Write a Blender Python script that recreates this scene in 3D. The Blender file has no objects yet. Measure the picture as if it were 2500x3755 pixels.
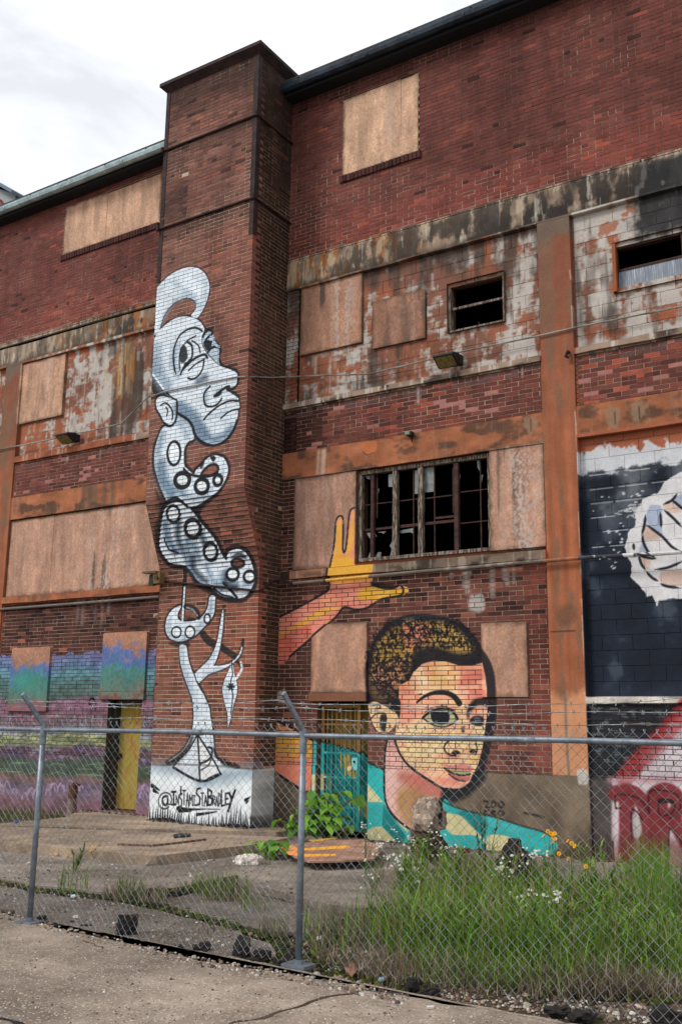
import bpy, bmesh, math, random
import numpy as np
from mathutils import Matrix, Vector, noise as mnoise

random.seed(7)
rng = np.random.default_rng(11)
S = bpy.context.scene
COL = S.collection

# ------------------------------------------------------------------ camera
FPX = 3646.05                       # focal length in photo pixels (photo 2500 x 3755)
CR = np.array([0.84070726, 0.54132176, 0.01349268])
CU = np.array([0.10068413, -0.18075496, 0.97836105])
CF = np.array([-0.532047, 0.82115674, 0.20646452])
EYE = np.array([0.0, 0.0, 1.7])
cd = bpy.data.cameras.new('camera')
cam = bpy.data.objects.new('camera', cd)
COL.objects.link(cam)
cam.matrix_world = Matrix(((CR[0], CU[0], -CF[0], EYE[0]), (CR[1], CU[1], -CF[1], EYE[1]),
                           (CR[2], CU[2], -CF[2], EYE[2]), (0, 0, 0, 1)))
cd.sensor_fit = 'VERTICAL'
cd.sensor_height = 36.0
cd.lens = FPX / 3755.0 * 36.0
cd.clip_start = 0.05
cd.clip_end = 3000
S.camera = cam

# ------------------------------------------------------------------ sky, sun, exposure
SUN_AZ, SUN_EL = math.radians(200), math.radians(48)   # azimuth of the veiled sun, measured from +x towards +y ... see below
sun_dir = Vector((-0.55, -0.80, 0.95)).normalized()     # towards the sun: in front of the wall, to the left
wd = bpy.data.worlds.new('World')
S.world = wd
wd.use_nodes = True
wn = wd.node_tree
wn.nodes.clear()
w_out = wn.nodes.new('ShaderNodeOutputWorld')
w_bg = wn.nodes.new('ShaderNodeBackground')
w_sky = wn.nodes.new('ShaderNodeTexSky')
w_sky.sky_type = 'NISHITA'
w_sky.sun_disc = False
w_sky.sun_elevation = math.asin(sun_dir.z)
w_sky.sun_rotation = math.atan2(sun_dir.x, sun_dir.y)
w_tc = wn.nodes.new('ShaderNodeTexCoord')
w_map = wn.nodes.new('ShaderNodeMapping')
w_map.inputs['Scale'].default_value = (1.0, 1.0, 2.2)
w_n = wn.nodes.new('ShaderNodeTexNoise')
w_n.inputs['Scale'].default_value = 4.2
w_n.inputs['Detail'].default_value = 7
w_n.inputs['Roughness'].default_value = 0.55
w_n.inputs['Distortion'].default_value = 0.5
w_r = wn.nodes.new('ShaderNodeValToRGB')
w_r.color_ramp.elements[0].position = 0.36
w_r.color_ramp.elements[0].color = (6.5, 6.7, 7.05, 1)
w_r.color_ramp.elements[1].position = 0.62
w_r.color_ramp.elements[1].color = (8.9, 9.0, 9.2, 1)
w_mix = wn.nodes.new('ShaderNodeMix')
w_mix.data_type = 'RGBA'
w_mix.inputs[0].default_value = 0.93
wn.links.new(w_tc.outputs['Generated'], w_map.inputs['Vector'])
wn.links.new(w_map.outputs['Vector'], w_n.inputs['Vector'])
wn.links.new(w_n.outputs['Fac'], w_r.inputs['Fac'])
wn.links.new(w_sky.outputs['Color'], w_mix.inputs[6])
wn.links.new(w_r.outputs['Color'], w_mix.inputs[7])
wn.links.new(w_mix.outputs[2], w_bg.inputs['Color'])
w_bg.inputs['Strength'].default_value = 0.102
wn.links.new(w_bg.outputs['Background'], w_out.inputs['Surface'])

sl = bpy.data.lights.new('sun', 'SUN')
sl.energy = 1.5
sl.angle = math.radians(14)
sl.color = (1.0, 0.965, 0.91)
so = bpy.data.objects.new('sun', sl)
COL.objects.link(so)
so.rotation_euler = sun_dir.to_track_quat('Z', 'Y').to_euler()
so.location = (-10, -10, 25)

S.view_settings.view_transform = 'Standard'
S.view_settings.look = 'None'
S.view_settings.exposure = 0.42
S.view_settings.gamma = 1.0
S.view_settings.use_curve_mapping = False
S.render.engine = 'CYCLES'

# ------------------------------------------------------------------ survey helpers: measured photo points -> planes of the place
def ray(px, py):
    return CF + CR * (px - 1250.0) / FPX - CU * (py - 1877.5) / FPX
def onY(px, py, Y):
    d = ray(px, py); return EYE + d * ((Y - EYE[1]) / d[1])
def onX(px, py, X):
    d = ray(px, py); return EYE + d * ((X - EYE[0]) / d[0])
def onZ(px, py, Z=0.0):
    d = ray(px, py); return EYE + d * ((Z - EYE[2]) / d[2])
def proj(P):
    P = np.asarray(P, float) - EYE
    Z = P @ CF
    return 1250 + FPX * (P @ CR) / Z, 1877.5 - FPX * (P @ CU) / Z, Z

Y0 = 12.89          # face of the brick wall
YU, YL = 11.875, 12.33   # tower front above / below the corbelling
TX0, TX1 = -11.60, -9.504   # tower left and right sides
ZC0, ZC1 = 4.13, 5.28       # corbelling
CH = 0.0677         # brick course
XL, XR = -18.6, -0.6  # ends of the wall that is built
ZTOP = 12.56        # wall head under the eaves

def tower_y(z):
    if z <= ZC0: return YL
    if z >= ZC1: return YU
    return YL + (YU - YL) * (z - ZC0) / (ZC1 - ZC0)
def W(ox, oy, s, pts):                      # photo crop -> wall plane (x, z)
    out = []
    for p in pts:
        q = onY(ox + p[0] / s, oy + p[1] / s, Y0); out.append((q[0], q[2]))
    return out
def TW(ox, oy, s, pts):                     # photo crop -> tower front (x, z)
    out = []
    for p in pts:
        Y = YU
        for _ in range(6):
            q = onY(ox + p[0] / s, oy + p[1] / s, Y); Y = tower_y(q[2])
        out.append((q[0], q[2]))
    return out

def lin(c):
    c = np.asarray(c, float) / 255.0
    return np.where(c <= 0.04045, c / 12.92, ((c + 0.055) / 1.055) ** 2.4)
def L4(c): return tuple(lin(c)) + (1.0,)

# ------------------------------------------------------------------ naming helpers
def tag(o, label=None, cat=None, group=None, kind=None):
    if label: o['label'] = label
    if cat: o['category'] = cat
    if group: o['group'] = group
    if kind: o['kind'] = kind
    return o
def empty(name, loc=(0, 0, 0), rz=0.0, parent=None):
    o = bpy.data.objects.new(name, None)
    COL.objects.link(o); o.location = loc; o.rotation_euler = (0, 0, rz)
    o.empty_display_size = 0.2
    if parent: o.parent = parent
    return o

class MB:
    """collects polygons with a colour each and links them as one mesh object"""
    def __init__(s): s.v = []; s.f = []; s.c = []
    def add(s, vs, fs, col=(0.5, 0.5, 0.5)):
        n = len(s.v); s.v.extend([tuple(v) for v in vs])
        for f in fs: s.f.append(tuple(i + n for i in f)); s.c.append(tuple(col))
    def box(s, x0, x1, y0, y1, z0, z1, col=(0.5, 0.5, 0.5), jit=0.0):
        v = [(x0, y0, z0), (x1, y0, z0), (x1, y1, z0), (x0, y1, z0), (x0, y0, z1), (x1, y0, z1), (x1, y1, z1), (x0, y1, z1)]
        if jit: v = [tuple(a + random.uniform(-jit, jit) for a in p) for p in v]
        s.add(v, [(0, 3, 2, 1), (4, 5, 6, 7), (0, 1, 5, 4), (1, 2, 6, 5), (2, 3, 7, 6), (3, 0, 4, 7)], col)
    def bar(s, p, q, w, h=None, col=(0.5, 0.5, 0.5), up=(0, 0, 1)):
        h = h or w
        p = Vector(p); q = Vector(q); d = (q - p).normalized()
        u = Vector(up)
        if abs(d.dot(u)) > 0.98: u = Vector((0, 1, 0))
        a = d.cross(u).normalized(); b = a.cross(d).normalized()
        v = []
        for e in (p, q):
            for sa, sb in ((-1, -1), (1, -1), (1, 1), (-1, 1)):
                v.append(e + a * (sa * w / 2) + b * (sb * h / 2))
        s.add(v, [(0, 1, 2, 3), (7, 6, 5, 4), (0, 4, 5, 1), (1, 5, 6, 2), (2, 6, 7, 3), (3, 7, 4, 0)], col)
    def tube(s, pts, r, n=8, col=(0.5, 0.5, 0.5), cap=True):
        pts = [Vector(p) for p in pts]
        rs = r if isinstance(r, (list, tuple)) else [r] * len(pts)
        base = len(s.v); prev = None
        for i, p in enumerate(pts):
            d = (pts[min(i + 1, len(pts) - 1)] - pts[max(i - 1, 0)])
            d = d.normalized() if d.length > 1e-9 else Vector((0, 0, 1))
            if prev is None:
                u = Vector((0, 0, 1)) if abs(d.z) < 0.9 else Vector((0, 1, 0))
                a = d.cross(u).normalized()
            else:
                a = (prev - d * prev.dot(d))
                a = a.normalized() if a.length > 1e-6 else d.orthogonal().normalized()
            prev = a; b = d.cross(a)
            for k in range(n):
                t = 2 * math.pi * k / n
                s.v.append(tuple(p + (a * math.cos(t) + b * math.sin(t)) * rs[i]))
        for i in range(len(pts) - 1):
            for k in range(n):
                k2 = (k + 1) % n
                s.f.append((base + i * n + k, base + i * n + k2, base + (i + 1) * n + k2, base + (i + 1) * n + k)); s.c.append(col)
        if cap:
            s.f.append(tuple(base + k for k in reversed(range(n)))); s.c.append(col)
            s.f.append(tuple(base + (len(pts) - 1) * n + k for k in range(n))); s.c.append(col)
    def prism(s, poly, z0, z1, col=(0.5, 0.5, 0.5), axis='z'):
        n = len(poly)
        if axis == 'z': v = [(p[0], p[1], z0) for p in poly] + [(p[0], p[1], z1) for p in poly]
        else: v = [(p[0], z0, p[1]) for p in poly] + [(p[0], z1, p[1]) for p in poly]
        fs = [tuple(range(n - 1, -1, -1)), tuple(range(n, 2 * n))] + [(i, (i + 1) % n, n + (i + 1) % n, n + i) for i in range(n)]
        s.add(v, fs, col)
    def build(s, name, mat, parent=None, smooth=False, bevel=0.0):
        me = bpy.data.meshes.new(name)
        me.from_pydata(s.v, [], s.f)
        if s.c:
            at = me.attributes.new('col', 'FLOAT_COLOR', 'FACE')
            a = np.ones((len(s.f), 4), np.float32); a[:, :3] = np.array(s.c, np.float32)[:, :3]
            at.data.foreach_set('color', a.ravel())
        if smooth: me.shade_smooth()
        me.materials.append(mat)
        o = bpy.data.objects.new(name, me); COL.objects.link(o)
        if parent is not None:
            o.parent = parent
            if parent.type == 'EMPTY':
                o.matrix_parent_inverse = Matrix.Identity(4)
        if bevel:
            b = o.modifiers.new('bevel', 'BEVEL'); b.width = bevel; b.segments = 2; b.limit_method = 'ANGLE'
        return o

# ------------------------------------------------------------------ painted-surface maps (numpy, made here, nothing loaded)
def vnoise(h, w, sy, sx, seed):
    r = np.random.default_rng(seed)
    gh, gw = int(h / sy) + 3, int(w / sx) + 3
    g = r.random((gh, gw))
    y = np.arange(h) / sy; x = np.arange(w) / sx
    yi = y.astype(int); xi = x.astype(int)
    fy = y - yi; fx = x - xi
    fy = fy * fy * (3 - 2 * fy); fx = fx * fx * (3 - 2 * fx)
    a = g[yi][:, xi] * (1 - fx) + g[yi][:, xi + 1] * fx
    b = g[yi + 1][:, xi] * (1 - fx) + g[yi + 1][:, xi + 1] * fx
    return a * (1 - fy)[:, None] + b * fy[:, None]
def fbm(h, w, sy, sx, seed, oct=4):
    o = 0; amp = 1; t = 0
    for k in range(oct):
        o = o + amp * vnoise(h, w, max(sy / 2 ** k, 1.01), max(sx / 2 ** k, 1.01), seed + 31 * k); t += amp; amp *= 0.55
    return o / t
def sst(a, b, x):
    t = np.clip((x - a) / (b - a), 0, 1); return t * t * (3 - 2 * t)

def spline(pts, n=6, closed=False):
    P = [np.array(p, float) for p in pts]; m = len(P); out = []
    rngi = range(m if closed else m - 1)
    for i in rngi:
        p0 = P[(i - 1) % m] if closed or i > 0 else P[0]
        p1 = P[i]; p2 = P[(i + 1) % m]
        p3 = P[(i + 2) % m] if closed or i + 2 < m else P[m - 1]
        for k in range(n):
            t = k / n
            out.append(0.5 * ((2 * p1) + (-p0 + p2) * t + (2 * p0 - 5 * p1 + 4 * p2 - p3) * t * t + (-p0 + 3 * p1 - 3 * p2 + p3) * t ** 3))
    if not closed: out.append(P[-1])
    return out

class Canvas:
    def __init__(s, x0, x1, z0, z1, ppm):
        s.x0, s.x1, s.z0, s.z1, s.ppm = x0, x1, z0, z1, ppm
        s.w = int((x1 - x0) * ppm); s.h = int((z1 - z0) * ppm)
        s.a = np.zeros((s.h, s.w, 4), np.float32)
        s.X = x0 + (np.arange(s.w) + 0.5) / ppm; s.Z = z0 + (np.arange(s.h) + 0.5) / ppm
    def win(s, xa, xb, za, zb):
        i0 = max(0, int((xa - s.x0) * s.ppm)); i1 = min(s.w, int((xb - s.x0) * s.ppm) + 1)
        j0 = max(0, int((za - s.z0) * s.ppm)); j1 = min(s.h, int((zb - s.z0) * s.ppm) + 1)
        return i0, i1, j0, j1
    def comp(s, i0, i1, j0, j1, col, al):
        d = s.a[j0:j1, i0:i1]
        al = al[..., None]
        col = np.asarray(col, np.float32)
        ao = al + d[..., 3:4] * (1 - al)
        d[..., :3] = np.where(ao > 1e-5, (col * al + d[..., :3] * d[..., 3:4] * (1 - al)) / np.maximum(ao, 1e-5), d[..., :3])
        d[..., 3:4] = ao
    def _segs(s, pts, i0, i1, j0, j1, closed):
        gx, gz = np.meshgrid(s.X[i0:i1], s.Z[j0:j1])
        gx = gx.astype(np.float32); gz = gz.astype(np.float32)
        D = np.full(gx.shape, 1e9, np.float32); IN = np.zeros(gx.shape, bool); T = np.zeros(gx.shape, np.float32)
        n = len(pts)
        for k in range(n if closed else n - 1):
            ax, az = pts[k]; bx, bz = pts[(k + 1) % n]
            dx, dz = bx - ax, bz - az; l2 = dx * dx + dz * dz + 1e-12
            t = np.clip(((gx - ax) * dx + (gz - az) * dz) / l2, 0, 1)
            d = (gx - ax - t * dx) ** 2 + (gz - az - t * dz) ** 2
            m = d < D
            D = np.where(m, d, D)
            T = np.where(m, (k + t) / max(n - 1, 1), T)
            if closed and az != bz:
                c = (gz < max(az, bz)) & (gz >= min(az, bz))
                xi = ax + (gz - az) * (dx / dz) if dz else ax
                IN ^= c & (gx < xi)
        return np.sqrt(D), IN, T, gx, gz
    def fill(s, pts, col, a=1.0, soft=0.008, col2=None, g=None, smooth=True, erase=False, rough=0.0, clip=None):
        if smooth: pts = spline(pts, 4, True)
        P = np.array(pts); m = soft + 0.02 + rough
        i0, i1, j0, j1 = s.win(P[:, 0].min() - m, P[:, 0].max() + m, P[:, 1].min() - m, P[:, 1].max() + m)
        if i1 <= i0 or j1 <= j0: return
        D, IN, T, gx, gz = s._segs([tuple(p) for p in P], i0, i1, j0, j1, True)
        sd = np.where(IN, -D, D)
        if rough: sd = sd + (fbm(j1 - j0, i1 - i0, 9, 9, 5 + i0 + j0) - 0.5) * 2 * rough
        al = np.clip(0.5 - sd / soft, 0, 1) * a
        if clip is not None:
            D2, IN2 = s._segs([tuple(p) for p in clip], i0, i1, j0, j1, True)[:2]
            al = al * np.clip(0.5 - np.where(IN2, -D2, D2) / 0.012, 0, 1)
        if erase:
            s.a[j0:j1, i0:i1, 3] *= (1 - al); return
        col = np.asarray(col, np.float32) / 255
        if col2 is not None:
            (ax, az), (bx, bz) = g
            dx, dz = bx - ax, bz - az
            t = np.clip(((gx - ax) * dx + (gz - az) * dz) / (dx * dx + dz * dz), 0, 1)[..., None]
            col = col * (1 - t) + np.asarray(col2, np.float32) / 255 * t
        s.comp(i0, i1, j0, j1, col, al.astype(np.float32))
    def stroke(s, pts, w, col, a=1.0, soft=0.008, w2=None, smooth=True, taper=False):
        if smooth and len(pts) > 2: pts = spline(pts, 5)
        P = np.array(pts); m = max(w, w2 or 0) + soft + 0.02
        i0, i1, j0, j1 = s.win(P[:, 0].min() - m, P[:, 0].max() + m, P[:, 1].min() - m, P[:, 1].max() + m)
        if i1 <= i0 or j1 <= j0: return
        D, IN, T, gx, gz = s._segs([tuple(p) for p in P], i0, i1, j0, j1, False)
        ww = w if w2 is None else w + (w2 - w) * T
        if taper: ww = w * np.clip(np.minimum(T, 1 - T) * 4, 0.15, 1)
        al = np.clip(0.5 - (D - ww / 2) / soft, 0, 1) * a
        s.comp(i0, i1, j0, j1, np.asarray(col, np.float32) / 255, al.astype(np.float32))
    def rect(s, xa, xb, za, zb, colarr, a=1.0):
        i0, i1, j0, j1 = s.win(xa, xb, za, zb)
        if i1 <= i0 or j1 <= j0: return
        al = np.ones((j1 - j0, i1 - i0), np.float32) * a if np.isscalar(a) else a
        s.comp(i0, i1, j0, j1, colarr, al)
    def shape(s, xa, xb, za, zb):
        i0, i1, j0, j1 = s.win(xa, xb, za, zb); return j1 - j0, i1 - i0
    def image(s, name):
        im = bpy.data.images.new(name, s.w, s.h, alpha=True)
        im.alpha_mode = 'CHANNEL_PACKED'
        im.pixels.foreach_set(np.clip(s.a, 0, 1).astype(np.float32).ravel())
        im.update()
        return im

PINK, YEL, CRM, INK = (222, 138, 118), (224, 172, 62), (238, 210, 160), (24, 26, 32)
TEAL, TEALD, CREAM = (46, 178, 176), (18, 128, 128), (222, 206, 152)
TERRA = (150, 88, 62)

fc = Canvas(-18.6, -0.6, -0.3, 13.0, 84)

# --- stained concrete, stucco and terracotta paint of the frame -------------------------------------------------
def noisy(base, xa, xb, za, zb, seed, amt=14, sy=30, sx=30):
    h, w = fc.shape(xa, xb, za, zb)
    n = fbm(h, w, sy, sx, seed) - 0.5
    c = np.array(base, np.float32) / 255
    return np.clip(c * (1 + n[..., None] * amt / 40.0), 0, 1)
def blend(dst, col, al):
    return dst * (1 - al[..., None]) + np.array(col, np.float32) / 255 * al[..., None]

def top_beam(xa, xb, seed, rust, dark):
    za, zb = 8.93, 9.50
    h, w = fc.shape(xa, xb, za, zb)
    c = noisy((132, 114, 98), xa, xb, za, zb, seed, 26, 20, 14)
    X = np.linspace(0, 1, w)[None, :] * np.ones((h, 1)); Zz = np.linspace(0, 1, h)[:, None] * np.ones((1, w))
    bl = fbm(h, w, 10, 10, seed + 12, 4); d1 = fbm(h, w, 40, 7, seed + 1, 4) * .7 + bl * .3; d2 = fbm(h, w, 50, 6, seed + 2, 4) * .65 + bl * .35; d3 = fbm(h, w, 36, 9, seed + 3, 4) * .6 + fbm(h, w, 9, 8, seed + 13, 4) * .4
    big = fbm(h, w, 60, 40, seed + 4, 2)
    c = blend(c, (158, 90, 40), sst(0.46, 0.58, d1) * rust(X) * 0.95)
    c = blend(c, (186, 172, 152), sst(.50, .62, fbm(h, w, 30, 7, seed + 21, 4)) * .6)
    c = blend(c, (196, 172, 126), sst(0.55, 0.66, d2) * (0.25 + 0.5 * rust(X)) * sst(0.2, 0.7, Zz))
    c = blend(c, (40, 36, 34), sst(0.44, 0.56, d3 * 0.6 + big * 0.4) * (0.35 + 0.6 * dark(X)) * (1 - 0.35 * Zz))
    c = blend(c, (196, 188, 176), sst(0.62, 0.70, fbm(h, w, 60, 5, seed + 9, 4) * .75 + bl * .25) * 0.65)
    c = blend(c, (58, 52, 42), sst(0.22, 0.0, Zz) * 0.55)
    fc.rect(xa, xb, za, zb, c)
top_beam(-9.6, XR, 40, lambda X: np.clip(1.25 - X * 3.2, 0, 1), lambda X: np.clip(0.25 + X * 1.6, 0, 1))
top_beam(XL, -11.6, 50, lambda X: np.exp(-((X - 0.72) / 0.2) ** 2), lambda X: np.clip(0.1 + np.exp(-((X - 0.86) / 0.16) ** 2), 0, 1))

def stucco(xa, xb, za, zb, seed, white, dark, base=TERRA, blocks=True):
    h, w = fc.shape(xa, xb, za, zb)
    c = noisy(base, xa, xb, za, zb, seed, 20, 40, 30)
    X = np.linspace(xa, xb, w)[None, :] * np.ones((h, 1)); Zz = np.linspace(za, zb, h)[:, None] * np.ones((1, w))
    Tz = (Zz - za) / (zb - za)
    n1 = fbm(h, w, 22, 18, seed + 1, 5); drip = fbm(h, w, 90, 8, seed + 2, 4); fine = fbm(h, w, 5, 6, seed + 5, 3)
    rc = np.random.default_rng(seed + 3).random((200, 200)); iz = ((np.linspace(za, zb, h) - za) / .2015).astype(int); ix = np.linspace(xa, xb, w) / .406
    cell = rc[iz[:, None] % 200, ((ix[None, :] + .5 * (iz[:, None] % 2)).astype(int)) % 200]
    m = n1 * 0.40 + drip * 0.26 + cell * 0.16 + fine * .26
    c = blend(c, (118, 84, 72), sst(.45, .60, fbm(h, w, 60, 50, seed + 11, 4)) * .7)
    c = blend(c, (158, 144, 134), sst(0.53, 0.62, m + white(X, Tz)) * 0.85)
    c = blend(c, (190, 186, 180), sst(0.59, 0.68, m + white(X, Tz)) * 0.8)
    d = fbm(h, w, 110, 12, seed + 7, 4) * 0.6 + fbm(h, w, 40, 40, seed + 8, 3) * 0.4
    c = blend(c, (66, 56, 50), sst(0.50, 0.72, d + dark(X, Tz)) * 0.78)
    fc.rect(xa, xb, za, zb, c)
# right-hand bay infill, mid bay infill, left bay infill
stucco(-4.47, XR, 6.88, 8.95, 61, lambda X, T: 0.14 - 0.03 * (X > -3.4) , lambda X, T: 0.16 * np.clip((X + 3.6) / 0.6, 0, 1) * sst(0.45, 0.9, T) - 0.05)
stucco(-9.5, -4.96, 6.80, 8.95, 62, base=(142, 88, 66), white= lambda X, T: -0.02 + 0.11 * np.exp(-((X + 5.2) / 0.5) ** 2) + 0.07 * np.exp(-((X + 8.2) / 0.4) ** 2) * (T < 0.5) + 0.05 * np.exp(-((X + 6.5) / 0.7) ** 2) * (T < 0.4),
       dark=lambda X, T: 0.17 * sst(0.6, 0.98, T) - 0.03 * (1 - T))
stucco(XL, -11.6, 6.75, 8.95, 63, lambda X, T: -0.01 + 0.06 * np.exp(-((X + 13.8) / 1.0) ** 2), lambda X, T: 0.17 * np.exp(-((X + 13.15) / 0.42) ** 2) - 0.06)
# rust streaks on the left infill
for k in range(26):
    x = random.gauss(-13.35, 0.22); z = random.uniform(8.2, 8.92); l = random.uniform(0.3, 0.9)
    fc.stroke([(x, z), (x + 0.01, z - l)], random.uniform(0.03, 0.08), random.choice([(178, 122, 58), (196, 168, 118), (150, 96, 44), (120, 100, 80)]), 0.55, 0.03)
for k in range(14):
    x = random.gauss(-12.95, 0.15); z = random.uniform(7.8, 8.92); l = random.uniform(0.4, 1.1)
    fc.stroke([(x, z), (x, z - l)], random.uniform(0.03, 0.09), random.choice([(52, 45, 40), (70, 62, 54)]), 0.45, 0.04)
# white drips
for k in range(40):
    x = random.choice([random.uniform(-16.2, -12.6), random.uniform(-9.2, -5.0), random.uniform(-9.0, -8.0)])
    z = random.uniform(7.1, 8.9); l = random.uniform(0.2, 0.7)
    fc.stroke([(x, z), (x, z - l)], random.uniform(0.02, 0.06), (196, 188, 184), random.uniform(0.2, 0.6), 0.03)
for k in range(16):
    x = random.uniform(-4.4, -1.0); z = random.uniform(7.0, 8.8)
    fc.fill([(x, z), (x + random.uniform(.05, .3), z + .03), (x + random.uniform(.1, .3), z + random.uniform(.1, .35)), (x + .02, z + .2)], TERRA, 0.75, 0.03, rough=0.09)
# black painted corner of the right bay
fc.fill([(-3.52, 8.34), (-3.48, 9.4), (XR, 9.45), (XR, 8.34)], (40, 40, 43), 0.86, 0.10, smooth=False, rough=0.09)
h, w = fc.shape(-3.5, XR, 8.3, 9.45); fc.rect(-3.5, XR, 8.3, 9.45, np.array((112, 106, 98), np.float32) / 255 * np.ones((h, w, 3), np.float32), (sst(.54, .66, fbm(h, w, 40, 9, 201, 4) * .6 + fbm(h, w, 8, 9, 202, 3) * .4) * .7).astype(np.float32))
# sills and lintel beams
def band(xa, xb, za, zb, seed, base, darkn=0.5, whiten=0.3):
    h, w = fc.shape(xa, xb, za, zb)
    c = noisy(base, xa, xb, za, zb, seed, 18, 14, 24)
    n = fbm(h, w, 16, 30, seed + 5, 4); n2 = fbm(h, w, 60, 5, seed + 6, 4)
    c = blend(c, (58, 48, 42), sst(0.52, 0.70, n) * darkn)
    c = blend(c, (190, 182, 172), sst(0.60, 0.68, n2) * whiten)
    fc.rect(xa, xb, za, zb, c)
band(XL, XR, 6.76, 6.90, 71, (150, 128, 112), 0.8, 0.9)
band(XL, -12.9, 6.74, 6.93, 72, TERRA, 0.2, 0.5)
band(XL, XR, 5.57, 6.04, 73, (154, 96, 66), 0.6, 0.12)
band(XL, -11.6, 3.86, 4.06, 74, (156, 94, 64), 0.35, 0.1)
band(-9.6, XR, 3.90, 4.07, 75, (112, 96, 82), 0.85, 0.35)
band(-9.6, -8.5, 3.90, 4.07, 76, (150, 104, 80), 0.5, 0.4)
for (x, z) in ((-5.16, 5.98), (-3.62, 5.92), (-3.95, 5.90)):      # spalled holes with exposed bars
    fc.fill([(x - .09, z), (x + .08, z + .02), (x + .07, z - .2), (x, z - .27), (x - .08, z - .18)], (150, 122, 98), 0.75, 0.05, rough=.09)
    fc.stroke([(x + .02, z - .03), (x + .02, z - .20)], 0.02, (70, 56, 46), 0.7)
fc.fill([(-7.95, 5.98), (-7.7, 6.0), (-7.72, 5.82), (-7.86, 5.80)], (186, 108, 66), 1, 0.01)
fc.stroke([(-7.93, 5.85), (-7.86, 5.80), (-7.74, 5.82)], 0.015, (70, 50, 40), .8)
for x in (-8.78, -8.70, -8.66): fc.stroke([(x, 5.98), (x - .02, 5.62)], 0.06, (200, 180, 165), 0.6, 0.04)
for k in range(6):
    x = -13.9 + random.uniform(-.4, .5); fc.stroke([(x, 6.0), (x + .02, 5.60)], .12, (84, 74, 66), .5, .08)
# pilasters
def pil(xa, xb, za, zb, seed):
    h, w = fc.shape(xa, xb, za, zb)
    c = noisy((160, 96, 66), xa, xb, za, zb, seed, 14, 120, 8)
    c = blend(c, (118, 74, 58), sst(4.5, 8.5, np.linspace(za, zb, fc.shape(xa, xb, za, zb)[0])[:, None] * np.ones((1, fc.shape(xa, xb, za, zb)[1]))) * .65)
    Zz = np.linspace(za, zb, h)[:, None] * np.ones((1, w))
    n = fbm(h, w, 60, 14, seed + 2, 4)
    c = blend(c, (120, 92, 74), sst(0.50, 0.68, n + 0.12 * sst(6.0, 8.8, Zz)) * 0.7)
    c = blend(c, (206, 146, 106), sst(2.2, 2.05, Zz + (n - .5) * .3) * 0.9)
    c = blend(c, (118, 100, 84), sst(1.07, 1.02, Zz) * 0.95)
    c = blend(c, (110, 94, 82), sst(8.55, 8.75, Zz + (n - .5) * .4) * 0.9)
    fc.rect(xa, xb, za, zb, c)
pil(-4.98, -4.44, -0.2, 8.95, 81); pil(-16.80, -16.25, -0.2, 8.95, 83); pil(-0.62, XR, 0, 8.95, 84)
fc.stroke([(-4.76, 2.05), (-4.76, 1.5), (-4.74, 1.0)], 0.035, (112, 104, 100), 0.75, 0.02)
for k in range(14): fc.stroke([(-4.475 + random.uniform(-.02, .01), z := random.uniform(1.5, 8.3)), (-4.475, z - random.uniform(.1, .4))], .02, (205, 180, 160), .7, .015)
fc.fill([(-4.82, 3.22), (-4.62, 3.28), (-4.58, 3.1), (-4.74, 3.0), (-4.84, 3.08)], (108, 74, 54), .6, .08)
fc.stroke([(-4.93, 2.93), (-4.6, 2.93)], .02, (60, 45, 35), .8)
# lower concrete dado
def dado(xa, xb, seed):
    h, w = fc.shape(xa, xb, -0.3, 1.05)
    c = noisy((120, 104, 86), xa, xb, -0.3, 1.05, seed, 22, 30, 26)
    Zz = np.linspace(-0.3, 1.05, h)[:, None] * np.ones((1, w))
    n = fbm(h, w, 40, 30, seed + 1, 4)
    c = blend(c, (66, 50, 38), sst(0.55, 0.1, Zz + (n - .5) * .8) * 0.75)
    fc.rect(xa, xb, -0.3, 1.05, c)
dado(-9.6, -4.44, 91); dado(XL, -11.6, 92); dado(-4.5, XR, 93)

# --- landscape mural, left bay ----------------------------------------------------------------------------------
h, w = fc.shape(-16.28, -11.6, 0.0, 2.93)
Zz = np.linspace(0, 2.93, h)[:, None] * np.ones((1, w)) + (fbm(h, w, 40, 60, 101) - .5) * 0.28
keys = [(0.0, (140, 84, 104)), (.22, (150, 92, 108)), (.36, (128, 104, 128)), (.50, (112, 86, 104)), (.62, (140, 94, 84)), (.72, (64, 84, 62)), (.92, (70, 92, 72)),
        (.98, (104, 70, 90)), (1.18, (120, 78, 96)), (1.22, (140, 150, 92)), (1.36, (166, 172, 110)), (1.42, (170, 182, 190)), (1.52, (160, 160, 172)), (1.6, (136, 104, 112)), (1.78, (156, 100, 118)),
        (1.98, (172, 106, 140)), (2.08, (92, 122, 112)), (2.26, (84, 142, 132)), (2.46, (92, 166, 178)), (2.64, (96, 142, 196)), (2.82, (126, 128, 196)), (2.93, (150, 130, 180))]
zs = [k[0] for k in keys]
lm = np.stack([np.interp(Zz, zs, [k[1][i] for k in keys]) for i in range(3)], -1) / 255
lm = lm * .68 + lm.mean(-1, keepdims=True) * .32 * np.array((.98, .98, 1.04)); lm *= (0.62 + 0.62 * fbm(h, w, 7, 14, 103))[..., None]
ln = fbm(h, w, 4, 22, 104)
lm = blend(lm.astype(np.float32), (78, 64, 108), sst(.55, .62, ln) * ((Zz > .95) & (Zz < 1.2)) * .8)
lm = blend(lm, (176, 176, 190), sst(.58, .63, fbm(h, w, 5, 14, 106)) * ((Zz > .95) & (Zz < 1.2)) * .5)
al = sst(0.5, .52, np.clip((2.88 + (fbm(h, w, 12, 14, 105) - .5) * .25 - np.linspace(0, 2.93, h)[:, None] * np.ones((1, w))) * 6 + .5, 0, 1)) * .93
wear = sst(.30, .36, fbm(h, w, 5, 6, 109) + 0.12)
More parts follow.
